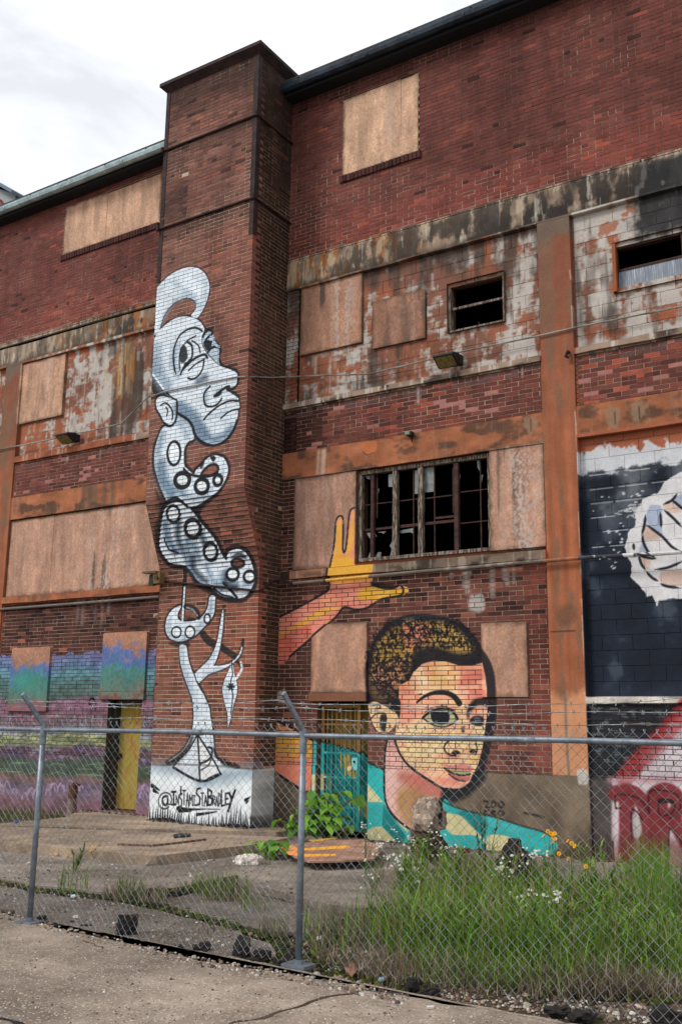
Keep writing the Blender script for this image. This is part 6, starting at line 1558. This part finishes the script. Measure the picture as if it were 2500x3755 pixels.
grow([(1500, 3480), (2500, 3500), (2560, 3610), (2000, 3620), (1550, 3590)], 2600, .08, .26, GREEN, 59, mix=.3, lean=1.3, clump=.6)
tag(gm.build('grass', M['leafy']), kind='stuff')
wm = MB(); rwd = random.Random(61)
for (x, y, u, v) in scatter_px([(1400, 3400), (1520, 3260), (1900, 3230), (2500, 3250), (2560, 3520), (2100, 3560), (1480, 3520)], 330, 62):
    if mnoise.noise((x * 1.1, y * 1.1, 9)) < -.25: continue
    h_ = rwd.uniform(.14, .46); dx, dy = rwd.uniform(-.1, .1), rwd.uniform(-.1, .1); base_ = np.array(rwd.choice([(104, 150, 44), (122, 166, 58), (86, 128, 44), (134, 158, 76)]))
    wm.tube([(x, y, -.05), (x + dx * .5, y + dy * .5, h_ * .5), (x + dx, y + dy, h_)], [.004, .003, .0015], 4, lin((96, 112, 52)))
    for k in range(rwd.randint(9, 18)):
        f_ = rwd.uniform(.1, 1.0); blade(wm, x + dx * f_, y + dy * f_, h_ * f_ - .04, rwd.uniform(.06, .13), rwd.uniform(.007, .014), rwd.uniform(.6, 1.7), rwd.uniform(0, 6.28), lin(base_ * rwd.uniform(.72, 1.15)), rwd, 2)
for (x, y, u, v) in scatter_px([(1350, 3420), (1500, 3260), (2500, 3250), (2560, 3560), (1450, 3560)], 260, 63):    # seed stems
    h_ = rwd.uniform(.3, .62); dx, dy = rwd.uniform(-.14, .14), rwd.uniform(-.1, .1); c_ = lin(np.array(rwd.choice([(170, 150, 104), (150, 148, 84), (134, 110, 80)])))
    wm.tube([(x, y, -.05), (x + dx * .4, y + dy * .4, h_ * .6), (x + dx, y + dy, h_)], [.0022, .0018, .0012], 3, c_)
    for k in range(7): blade(wm, x + dx * (.75 + .035 * k), y + dy * (.75 + .035 * k), h_ * (.78 + .033 * k), .03, .003, .6, rwd.uniform(0, 6.28), c_, rwd, 1)
tag(wm.build('weeds', M['leafy']), kind='stuff')

def leaf_mesh(mb, L, wd_, col, fold=.25, tip=.35, tz=0.0):
    """heart-shaped leaf along +x from the origin with a folded midrib and a drooping tip"""
    ts_ = [0, .12, .3, .5, .72, .9, 1.0]; ws = [.10, .42, .5, .44, .28, .10, .0]
    mid = [(L * t, 0, -tip * L * t * t) for t in ts_]
    V = []; F = []
    for k, m_ in enumerate(mid):
        V += [(m_[0] - (.10 * L if k == 1 else 0), -wd_ * ws[k] * 2, m_[2] + fold * wd_ * ws[k]), m_, (m_[0] - (.10 * L if k == 1 else 0), wd_ * ws[k] * 2, m_[2] + fold * wd_ * ws[k])]
    for k in range(len(mid) - 1):
        F += [(3 * k, 3 * k + 1, 3 * k + 4, 3 * k + 3), (3 * k + 1, 3 * k + 2, 3 * k + 5, 3 * k + 4)]
    mb.add(V, F, col)
lv = []
for k in range(5):
    mb = MB(); leaf_mesh(mb, 1.0, .40, lin(np.array([(104, 158, 34), (86, 140, 28), (124, 176, 48), (70, 118, 26), (112, 164, 40)][k])), .25 + .1 * (k % 3), .2 + .12 * (k % 3))
    o = mb.build('leaf', M['leafy'], None, smooth=True); lv.append(o)
def sapling(base, spots, size, label, seed, ydep):
    r = random.Random(seed); t = empty('sapling', tuple(base)); tag(t, label, 'plant')
    st = MB()
    n = 0
    for (px, py, dep) in spots:
        p = Vector(onY(px, py, base[1] + dep)) - Vector(base)
        st.tube([(0, 0, 0), (p.x * .25, p.y * .25, p.z * .55), (p.x * .8, p.y * .8, p.z * .95), tuple(p)], [.010, .008, .005, .003], 5, lin((86, 104, 46)))
        c = lv[r.randrange(5)]
        o = bpy.data.objects.new('leaf', c.data); COL.objects.link(o); o.parent = t
        o.location = p; a = math.atan2(p.y, p.x) + r.uniform(-.9, .9); o.rotation_euler = (r.uniform(-.35, .35), r.uniform(.0, .6), a); s_ = size * r.uniform(.7, 1.25); o.scale = (s_, s_, s_)
    st.build('stem', M['leafy'], t)
rs_ = random.Random(77)
b1 = onY(1190, 3062, 12.3); b1[2] = .035
sp1 = [(rs_.gauss(1205, 42), rs_.uniform(2895, 3030), rs_.uniform(-.35, .2)) for _ in range(58)] + [(rs_.uniform(1130, 1180), rs_.uniform(2940, 3010), rs_.uniform(-.3, .1)) for _ in range(14)]
sapling(b1, sp1, .17, 'tall bright green sapling growing in front of the barred gate', 5, 0)
b2 = onY(1100, 3060, 12.1); b2[2] = .03
sapling(b2, [(rs_.gauss(1105, 36), rs_.uniform(2985, 3050), rs_.uniform(-.25, .2)) for _ in range(34)], .15, 'low leafy sapling by the fence post at the tower foot', 6, 0)
b3 = onY(1000, 3135, 10.6); b3[2] = .01
sapling(b3, [(rs_.gauss(1000, 32), rs_.uniform(3080, 3125), rs_.uniform(-.2, .25)) for _ in range(30)], .14, 'small leafy clump at the corner of the concrete pad', 7, 0)
for o in lv: bpy.data.objects.remove(o)

r0 = random.Random(3)
def flower(mb, c, s_, petal, core, n, tilt, az):
    nrm = Vector((math.cos(az) * math.sin(tilt), math.sin(az) * math.sin(tilt), math.cos(tilt))); a = nrm.orthogonal().normalized(); b_ = nrm.cross(a); c = Vector(c)
    for k in range(n):
        t = k * 6.283 / n; d = a * math.cos(t) + b_ * math.sin(t); e = nrm.cross(d)
        mb.add([c, c + d * s_ * .75 + e * s_ * .42 + nrm * s_ * .1, c + d * s_ * 1.02 + nrm * s_ * .03, c + d * s_ * .75 - e * s_ * .42 + nrm * s_ * .1], [(0, 1, 2, 3)], petal)
    V = [c + (a * math.cos(t * 1.047) + b_ * math.sin(t * 1.047)) * s_ * .22 + nrm * s_ * .12 for t in range(6)] + [c + nrm * s_ * .26]
    mb.add(V, [(i, (i + 1) % 6, 6) for i in range(6)], core)
def flower_plant(name, base_px, ydist, heads, kind, label, group, seed):
    r = random.Random(seed); b_ = onY(base_px[0], base_px[1], ydist); b_[2] = -.05
    t = empty(name, tuple(b_)); tag(t, label, 'flower', group); st = MB(); hd = MB()
    for (px, py) in heads:
        p = Vector(onY(px, py, ydist + r.uniform(-.12, .12))) - Vector(b_)
        st.tube([(r.uniform(-.02, .02), r.uniform(-.02, .02), 0), (p.x * .3, p.y * .3, p.z * .5), tuple(p)], [.004, .003, .0022], 4, lin((92, 116, 50)))
        for q in range(4):
            f_ = r.uniform(.1, .8); blade(st, p.x * f_, p.y * f_, p.z * f_, r.uniform(.06, .12), .005, r.uniform(.5, 1.2), r.uniform(0, 6.28), lin((96, 128, 50)), r)
        if kind == 'y':
            hd = MB(); flower(hd, p, .022, lin((240, 176, 20)), lin((104, 50, 18)), 8, r.uniform(.7, 1.3), r.uniform(-2.4, -.9)); hd.build('flower_head', M['leafy'], t)
        else:
            for q in range(r.randint(2, 4)):
                o = Vector((r.gauss(0, .03), r.gauss(0, .03), r.gauss(0, .018))); flower(hd, p + o, r.uniform(.010, .015), lin((222, 222, 214)), lin((206, 182, 70)), 10, r.uniform(.2, 1.2), r.uniform(-2.6, -.5))
    st.build('stem', M['leafy'], t)
    if kind == 'w': hd.build('flower_heads', M['leafy'], t)['kind'] = 'stuff'
flower_plant('coreopsis', (2040, 3230), 9.4, [(1992, 3065), (2018, 3056), (2032, 3056), (2025, 3068), (2034, 3077), (2023, 3090), (2007, 3048)], 'y', 'cluster of yellow flowers in front of the tip of the turquoise mural', 'yellow flowers', 1)
flower_plant('coreopsis', (2090, 3240), 9.3, [(2080, 3083), (2094, 3092), (2105, 3103), (2048, 3130), (2082, 3148)], 'y', 'looser yellow flowers to the right of the yellow cluster', 'yellow flowers', 2)
flower_plant('coreopsis', (2140, 3260), 9.0, [(2146, 3177)], 'y', 'single yellow flower low in front of the kerb', 'yellow flowers', 3)
flower_plant('coreopsis', (345, 3200), 9.1, [(335, 3119), (353, 3107), (337, 3107)], 'y', 'pair of yellow flowers in front of the concrete pad edge', 'yellow flowers', 4)
flower_plant('coreopsis', (250, 3190), 9.0, [(245, 3141)], 'y', 'single yellow flower low on the left yard', 'yellow flowers', 5)
rw = random.Random(8)
for (cx_, cy_, sx, sy, n, yd, lab) in ((1470, 3070, 40, 26, 12, 9.8, 'white daisies under the teal garment mural'), (1540, 3060, 36, 40, 9, 9.6, 'white daisies in front of the concrete chunk'), (1370, 3120, 34, 24, 9, 9.0, 'white daisies over the fallen painted board'), (1650, 3100, 30, 16, 8, 9.4, 'white daisies right of the concrete chunk'),
                                       (1850, 3170, 30, 28, 10, 9.0, 'white daisies left of the black asphalt lump'), (1950, 3140, 30, 36, 10, 9.1, 'white daisies right of the black asphalt lump'), (1480, 3170, 40, 26, 9, 8.6, 'white daisies at the left edge of the tall grass'), (2040, 3290, 20, 12, 5, 8.0, 'few white daisies low in the middle of the grass'),
                                       (1340, 3060, 26, 30, 6, 10.2, 'white daisies at the foot of the barred gate'), (1910, 3290, 16, 12, 4, 8.2, 'small white daisies deep in the grass'), (1360, 3230, 16, 14, 4, 8.3, 'few white daisies left of the tall grass')):
    heads = [(rw.gauss(cx_, sx), rw.gauss(cy_, sy)) for _ in range(n)]
    flower_plant('daisy_plant', (cx_, cy_ + 130), yd, heads, 'w', lab, 'white wild daisies', cx_)
def leafy_weed(px, py, yd, hgt, label, seed, col=(84, 112, 44), dense=26):
    r = random.Random(seed); b_ = onY(px, py, yd); b_[2] = -.05; t = empty('weed', tuple(b_)); tag(t, label, 'plant'); st = MB(); lf_ = MB()
    for s_ in range(4):
        dx, dy = r.uniform(-.12, .12), r.uniform(-.1, .1); h_ = hgt * r.uniform(.7, 1.05)
        st.tube([(0, 0, 0), (dx * .4, dy * .4, h_ * .5), (dx, dy, h_)], [.006, .005, .002], 5, lin((96, 84, 50)))
        for k in range(dense):
            f_ = r.uniform(.2, 1.0); blade(lf_, dx * f_, dy * f_, h_ * f_, r.uniform(.07, .15), .010, r.uniform(.6, 1.4), r.uniform(0, 6.28), lin(np.array(col) * r.uniform(.8, 1.2)), r, 2)
    st.build('stem', M['leafy'], t); lf_.build('leaves', M['leafy'], t)['kind'] = 'stuff'
leafy_weed(1555, 3180, 9.6, .62, 'narrow leaved weed in front of the concrete chunk', 1, (112, 150, 44)); leafy_weed(1650, 3190, 9.5, .55, 'narrow leaved weed right of the concrete chunk', 2, (120, 156, 50)); leafy_weed(1780, 3230, 10.2, .95, 'thin tall weed with dark roundish leaves in front of the turquoise mural', 3, (84, 92, 44), 12)
leafy_weed(1520, 3300, 8.4, .55, 'bushy green weed at the left side of the tall grass', 4, (116, 156, 44), 40); leafy_weed(1250, 3060, 12.1, .35, 'small dry weed beside the gate sill', 5, (110, 112, 60)); leafy_weed(268, 3262, 8.3, .36, 'feathery green weed by the left fence post', 6, (104, 128, 66), 16)

# ------------------------------------------------------------------ stones, chunks and litter
def lump(name, c, size, col, label, cat, seed, mat='stone', sub=3, rough=.35, group=None):
    r = random.Random(seed); bm = bmesh.new(); bmesh.ops.create_icosphere(bm, subdivisions=sub, radius=1)
    for v in bm.verts:
        n1 = mnoise.noise(Vector(v.co) * 1.3 + Vector((seed, 0, 0))); n2 = mnoise.noise(Vector(v.co) * 3.6 + Vector((0, seed, 0)))
        k = 1 + rough * n1 + rough * .45 * n2
        k += .10 * mnoise.noise(Vector(v.co) * 8 + Vector((seed, seed, 0)))
        v.co = Vector((max(-1.05, min(1.0, v.co.x * k)), max(-1.0, min(.95, v.co.y * k)), max(-.7, min(1.05, v.co.z * k))))
        v.co = Vector((v.co.x * size[0], v.co.y * size[1], v.co.z * size[2]))
    me = bpy.data.meshes.new(name); bm.to_mesh(me); bm.free()
    at = me.attributes.new('col', 'FLOAT_COLOR', 'FACE'); a = np.ones((len(me.polygons), 4), np.float32); a[:, :3] = [lin(np.clip(np.array(col) * r.uniform(.8, 1.2), 0, 255)) for _ in range(len(me.polygons))]; at.data.foreach_set('color', a.ravel())
    me.materials.append(M[mat]); o = bpy.data.objects.new(name, me); COL.objects.link(o); o.location = (c[0], c[1], c[2] - .008); o.rotation_euler = (0, 0, r.uniform(0, 6))
    if label: tag(o, label, cat, group)
    return o
p = onY(1568, 3110, 12.0)
t = empty('concrete_chunk', (p[0], 12.0, .03)); tag(t, 'broken grey concrete chunk standing on a dark stump against the neck of the portrait', 'rubble')
o = lump('rubble_top', (0, 0, .48), (.30, .22, .24), (150, 132, 116), None, None, 5, rough=.5); o.parent = t
o = lump('stump', (.02, 0, .14), (.22, .2, .24), (70, 54, 44), None, None, 8, rough=.4); o.parent = t
mb = MB(); mb.tube([(-.1, -.05, .6), (-.09, -.06, .70)], .012, 6, lin((52, 36, 30))); mb.build('rebar', M['attr'], t); mb = MB(); mb.tube([(.18, 0, .4), (.2, -.02, .72)], .03, 6, lin((56, 44, 40))); mb.build('iron_stub', M['attr'], t)
p = onZ(1890, 3270, -.05); lump('asphalt_lump', (p[0], p[1], .13), (.24, .2, .36), (44, 40, 42), 'big black asphalt lump standing in the grass among white daisies', 'rubble', 11, rough=.7, sub=4, mat='rubble')
for k, (px, py, w_, h_) in enumerate(((449, 3430, 66, 80), (300, 3400, 24, 14), (725, 3490, 60, 40), (640, 3478, 30, 18), (869, 3510, 75, 78), (945, 3520, 60, 44), (1062, 3535, 52, 62), (1010, 3540, 30, 22), (1497, 3625, 60, 46), (1560, 3640, 70, 24), (2030, 3715, 90, 26), (2127, 3735, 110, 34), (2440, 3760, 120, 70), (1990, 3600, 60, 40), (140, 3375, 34, 22))):
    q = onZ(px, py, -.02); Z = (q - EYE) @ CF; sx = w_ * Z / FPX / 1.8; sz = h_ * Z / FPX / 1.6
    labs = ['tall black asphalt lump at the fence foot on the left, largest of that bay', 'flat black crumb of asphalt near the left fence post', 'low black asphalt lump left of the middle fence post', 'tiny black asphalt crumb on the pavement edge', 'rounded black asphalt lump midway between the posts and the widest there', 'long black asphalt lump close to the middle post', 'black asphalt lump leaning on the middle fence post', 'small flat asphalt crumb in front of the middle post', 'black asphalt lump under the straw right of the middle post', 'thin asphalt flake on the pavement edge below the straw', 'flat black asphalt strip under the fence wire', 'broad flat asphalt slab end under the fence wire', 'large black asphalt lump in the bottom right corner', 'dark asphalt lump in the shade of the tall grass', 'little black lump beside the base of the left fence post']
    lump('asphalt_lump', (q[0], q[1] + .05, sz * .5 - .03), (sx, max(.05, sx * .6), sz), (34, 32, 33), labs[k], 'rubble', 20 + k, rough=.75, sub=4, mat='rubble', group='asphalt lumps along the fence')
p = onZ(912, 3168, .012); lump('stone', (p[0], p[1], .05), (.17, .12, .09), (206, 196, 188), 'pale pinkish stone on the yard before the leafy clump', 'stone', 71, rough=.3)
for k, (px, py, s_, c_, lab) in enumerate(((205, 3140, .055, (168, 140, 110), 'small tan stone at the foot of the concrete pad'), (110, 3165, .03, (206, 180, 170), 'little pink stone on the left yard'), (548, 3172, .06, (140, 130, 122), 'grey crumbling stone at the broken pad corner'), (860, 3160, .035, (190, 184, 176), 'small pale stone left of the leafy clump'), (1700, 3125, .08, (110, 60, 46), 'broken red brick on the kerb by the turquoise mural'))):
    p = onZ(px, py, .012 if k != 4 else .04); lump('stone', (p[0], p[1], s_ * .5), (s_, s_ * .8, s_ * .7), c_, lab, 'stone', 80 + k, rough=.4)
def flat_thing(name, pts, z, thick, col, label, cat, mat='attr', tilt=0):
    P = gp(pts, z); mb = MB(); mb.prism(P, z, z + thick, lin(col)); o = slab_fix(mb.build(name, M[mat])); return tag(o, label, cat)
def slab_fix(o):
    bm = bmesh.new(); bm.from_mesh(o.data); bmesh.ops.recalc_face_normals(bm, faces=bm.faces); bm.to_mesh(o.data); bm.free(); return o
bd = empty('fallen_board', tuple(onZ(1200, 3120, .12))); tag(bd, 'fallen chipboard lying on the yard, with orange fingers painted on it', 'board')
def on_board(pts, z): return [(q[0] - bd.location.x, q[1] - bd.location.y) for q in gp(pts, z)]
M['fallen'] = simple('wet_chipboard', (176, 136, 116), .9, 0, .3, 60, .4, (138, 104, 88), 4)
mb = MB(); mb.prism(rough_poly(on_board([(1024, 3106), (1075, 3096), (1250, 3070), (1330, 3076), (1388, 3100), (1392, 3130), (1368, 3150), (1250, 3156), (1134, 3158), (1085, 3142)], .12), .01, .2, 3), -.02, .0); slab_fix(mb.build('panel', M['fallen'], bd))
for pts, col in (([(1026, 3106), (1075, 3098), (1090, 3112), (1270, 3100), (1286, 3104), (1270, 3111), (1100, 3119), (1100, 3130), (1230, 3130), (1232, 3137), (1130, 3141), (1060, 3134)], (232, 150, 84)), ([(1090, 3111), (1270, 3099), (1284, 3103), (1268, 3110), (1100, 3117)], (234, 172, 48)), ([(1100, 3132), (1228, 3131), (1230, 3136), (1120, 3139)], (234, 168, 52)), ([(1130, 3081), (1245, 3068), (1250, 3072), (1150, 3086)], (206, 162, 60))):
    mb = MB(); P = on_board(pts, .125); n = len(P); zt_ = .0015 + .001 * (col[2] < 70); mb.prism(P, .0002, zt_ + .001, lin(col)); slab_fix(mb.build('painted_finger', M['attr'], bd))
mb = MB(); P = [onZ(u, v, .125) for u, v in ((434, 3098), (500, 3101), (558, 3103), (660, 3092), (753, 3080))]; mb.tube([tuple(p) for p in P], .022, 6, lin((96, 66, 50))); tag(mb.build('wooden_batten', M['attr']), 'long thin weathered wooden batten lying on the concrete pad', 'wood')
mb = MB(); P = [onZ(u, v, -.005) for u, v in ((-40, 3336), (0, 3340), (52, 3345))]; mb.tube([tuple(p) for p in P], .018, 6, lin((84, 66, 54))); tag(mb.build('wooden_batten', M['attr']), 'short stick on the yard at the left edge of the view', 'wood')
flat_thing('asphalt_flake', [(636, 3066), (655, 3060), (700, 3062), (694, 3070), (640, 3074)], .121, .02, (44, 42, 44), 'flat black asphalt flake on the concrete pad before the white plinth', 'rubble')
for pts, z, col, lab in (([(1158, 3440), (1178, 3436), (1182, 3446), (1164, 3450)], -.03, (216, 220, 224), 'white paper scrap in the weeds right of the middle post'), ([(1310, 3545), (1330, 3538), (1336, 3556), (1316, 3562)], -.03, (214, 216, 216), 'white plastic scrap beside dry leaves at the fence foot'), ([(1388, 3590), (1406, 3588), (1408, 3598), (1390, 3600)], -.03, (150, 186, 200), 'pale blue plastic scrap at the fence foot'),
                         ([(1262, 3555), (1290, 3530), (1312, 3560), (1290, 3585)], -.02, (150, 110, 90), 'dry brown leaf heap at the fence foot'), ([(52, 3013), (64, 3010), (66, 3017), (54, 3019)], .125, (50, 90, 150), 'small blue plastic scrap at the edge of the pad'), ([(260, 3286), (276, 3284), (278, 3291), (262, 3293)], .0, (180, 210, 214), 'pale scrap of plastic in the mossy joint'), ([(1564, 3696), (1590, 3694), (1590, 3699), (1566, 3701)], .003, (206, 204, 198), 'white cigarette end on the pavement')):
    flat_thing('litter', pts, z, .012, col, lab, 'litter')
# rusty pipe stub with an angle iron by the landscape mural
p = onZ(266, 2994, .05)
t = empty('pipe_bollard', (p[0], p[1], .05)); tag(t, 'short rusty pipe bollard with a hooked angle iron before the landscape mural', 'bollard')
mb = MB(); mb.tube([(-.03, 0, -.1), (-.03, 0, .15), (-.02, 0, .52)], [.085, .075, .07], 10, lin((122, 106, 92))); mb.build('pipe', M['attr'], t)
mb = MB(); mb.tube([(-.02, 0, .30), (-.02, 0, .525)], .078, 10, lin((92, 58, 40))); mb.build('rusty_sleeve', M['attr'], t)
mb = MB(); mb.bar((.10, -.03, -.1), (.10, -.03, .24), .05, .012, lin((74, 40, 36))); mb.bar((.06, -.04, .25), (.07, -.04, .58), .03, .02, lin((66, 40, 34))); mb.bar((.02, -.04, .55), (.18, -.05, .53), .05, .03, lin((78, 44, 36))); mb.build('angle_iron', M['attr'], t)

# ------------------------------------------------------------------ building far behind at the left
bb = empty('far_building', tuple(onY(20, 720, 30))); tag(bb, 'grey gabled building corner peeping over the eaves at the far left', 'building')
Bq = lambda pts, y: [(onY(u, v, y)[0] - bb.location.x, onY(u, v, y)[2] - bb.location.z) for u, v in pts]
mb = MB(); mb.prism(Bq([(-400, 520), (-10, 690), (58, 712), (58, 1050), (-400, 1050)], 30), 0, 8, lin((166, 172, 176)), 'y'); slab_fix(mb.build('wall', M['attr'], bb))
mb = MB(); mb.prism(Bq([(-400, 490), (0, 668), (74, 712), (70, 722), (0, 682), (-400, 510)], 30), -.5, 8.2, lin((110, 126, 142)), 'y'); slab_fix(mb.build('roof', M['attr'], bb))
mb = MB(); mb.prism(Bq([(-400, 715), (-30, 715), (10, 735), (24, 760), (24, 1050), (-400, 1050)], 30), -.25, -.004, lin((150, 92, 72)), 'y'); slab_fix(mb.build('brick_bay', M['attr'], bb))

# ------------------------------------------------------------------ chain-link fence
fence = empty('chain_link_fence', (-4.343, 6.23, 0)); tag(fence, 'galvanised chain link fence with barbed wire on slanted arms before the warehouse', 'fence')
FY = lambda x: (x + 4.343) * .0373       # relative to the empty
PXS = [-9.78, -7.06, -4.343, -1.22, 1.50]
RZ = 1.60
for k, x in enumerate(PXS):
    xr = x + 4.343; y = FY(x)
    mb = MB(); mb.tube([(xr, y, -.05), (xr, y, RZ + .015)], .0245, 14); po = mb.build('post', M['galv'], fence, smooth=True)
    mb = MB(); mb.tube([(xr, y, RZ - .13), (xr, y, RZ - .128), (xr, y, RZ - .05), (xr, y, RZ + .045)], [.0255, .029, .029, .026], 14); mb.build('post_cap', M['galv'], po)
    mb = MB(); mb.bar((xr, y, RZ + .03), (xr - .01, y - .25, RZ + .30), .036, .022, up=(1, 0, 0)); mb.build('barb_arm', M['galv'], po)
    mb = MB(); mb.box(xr - .10, xr + .10, y - .075, y + .075, -.012, .012); mb.tube([(xr, y, .01), (xr, y, .04)], .034, 12); mb.build('base_plate', M['galv'], po)
    for z in (.35, .8, 1.2):
        mb = MB(); mb.tube([(xr - .027, y + .027, z), (xr - .03, y - .0, z), (xr, y - .027, z), (xr + .03, y, z), (xr + .027, y + .027, z)], .0022, 5); mb.build('tie_wire', M['wire'], po)
for a, b_ in zip(PXS[:-1], PXS[1:]):
    pass
mb = MB(); P = [(x + 4.343, FY(x), RZ + (.004 * math.sin(x * 2))) for x in np.linspace(PXS[0] - 1, PXS[-1] + .5, 40)]
mb.tube(P, .0195, 12); mb.build('top_rail', M['galv'], fence, smooth=True)
for x in (-5.35, -2.6):
    mb = MB(); mb.tube([(x + 4.343 - .06, FY(x), RZ), (x + 4.343 + .06, FY(x), RZ)], .0215, 12); mb.build('rail_sleeve', M['galv'], fence, smooth=True)
ml = MB(); PT = .0359; rl = random.Random(2)
k0, k1 = int((PXS[0] + 4.343 - .6) / PT), int((PXS[-1] + 4.343) / PT); rows = int(1.655 / PT)
for k in range(k0, k1):
    pts = []
    for j in range(rows + 1):
        z = RZ + .062 - j * PT * (1 + .0)
        x = (k + (.5 if (j + k) % 2 else -.5)) * PT
        wx = x + .010 * mnoise.noise((x * 2, z * 2, 3)) + .004 * mnoise.noise((x * 9, z * 9, 5)); low = max(0, .30 - z)
        wy = FY(x - 4.343) + .028 + .016 * mnoise.noise((x * 1.1, z * 1.4, 7)) + ((.0030 if (j + k) % 2 else -.0030)) - low * (.10 + .18 * mnoise.noise((x * 1.6, 0, 2))) * (low > 0)
        wz = z + .008 * mnoise.noise((x * 1.4, z * 2, 9)) - (low * .12 * mnoise.noise((x * 1.1, 3, 1)))
        pts.append((wx, wy, max(wz, -.005)))
    # twisted barbed ends on top
    p0 = pts[0]; pts = [(p0[0] + rl.uniform(-.006, .006), p0[1] - .004, p0[2] + .022)] + pts
    ml.tube(pts, .0021, 4, cap=False)
    ml.bar((p0[0], p0[1], p0[2] - .003), (p0[0] + rl.choice((-.012, .012)), p0[1] + .004, p0[2] + .020), .004)
tag(ml.build('wire_mesh', M['wire'], fence), kind='stuff')
for q, (t_, sag) in enumerate(((.30, .012), (.62, .02), (.80, .03))):
    mb = MB(); rbw = random.Random(q); allp = []
    for a, b_ in zip(PXS[:-1], PXS[1:]):
        A = Vector((a + 4.343 - .01 * t_, FY(a) - .25 * t_ - .012, RZ + .03 + .27 * t_)); Bv = Vector((b_ + 4.343 - .01 * t_, FY(b_) - .25 * t_ - .012, RZ + .03 + .27 * t_))
        n = 44
        for i in range(n):
            u = i / n; p = A.lerp(Bv, u); p.z -= sag * 4 * u * (1 - u) * (1 + .6 * math.sin(a * 3 + q)) - .006 * math.sin(u * 17 + q * 2); p.z += .05 * (q == 2) * (u - .2) * (a > -5); allp.append(p)
    mb.tube(allp, .0021, 5)
    off = [Vector((p.x, p.y + .0025 * math.cos(i * 1.9), p.z + .0025 * math.sin(i * 1.9))) for i, p in enumerate(allp)]
    mb.tube(off, .0018, 4)
    for i in range(2, len(allp) - 1, 2):
        p = allp[i]
        for s_ in range(3):
            d = Vector((rbw.uniform(-.5, .5), rbw.uniform(-1, 1), rbw.uniform(-1, 1))).normalized() * .018; mb.bar(p - d, p + d, .0028)
    mb.build('barbed_wire', M['wire'], fence)
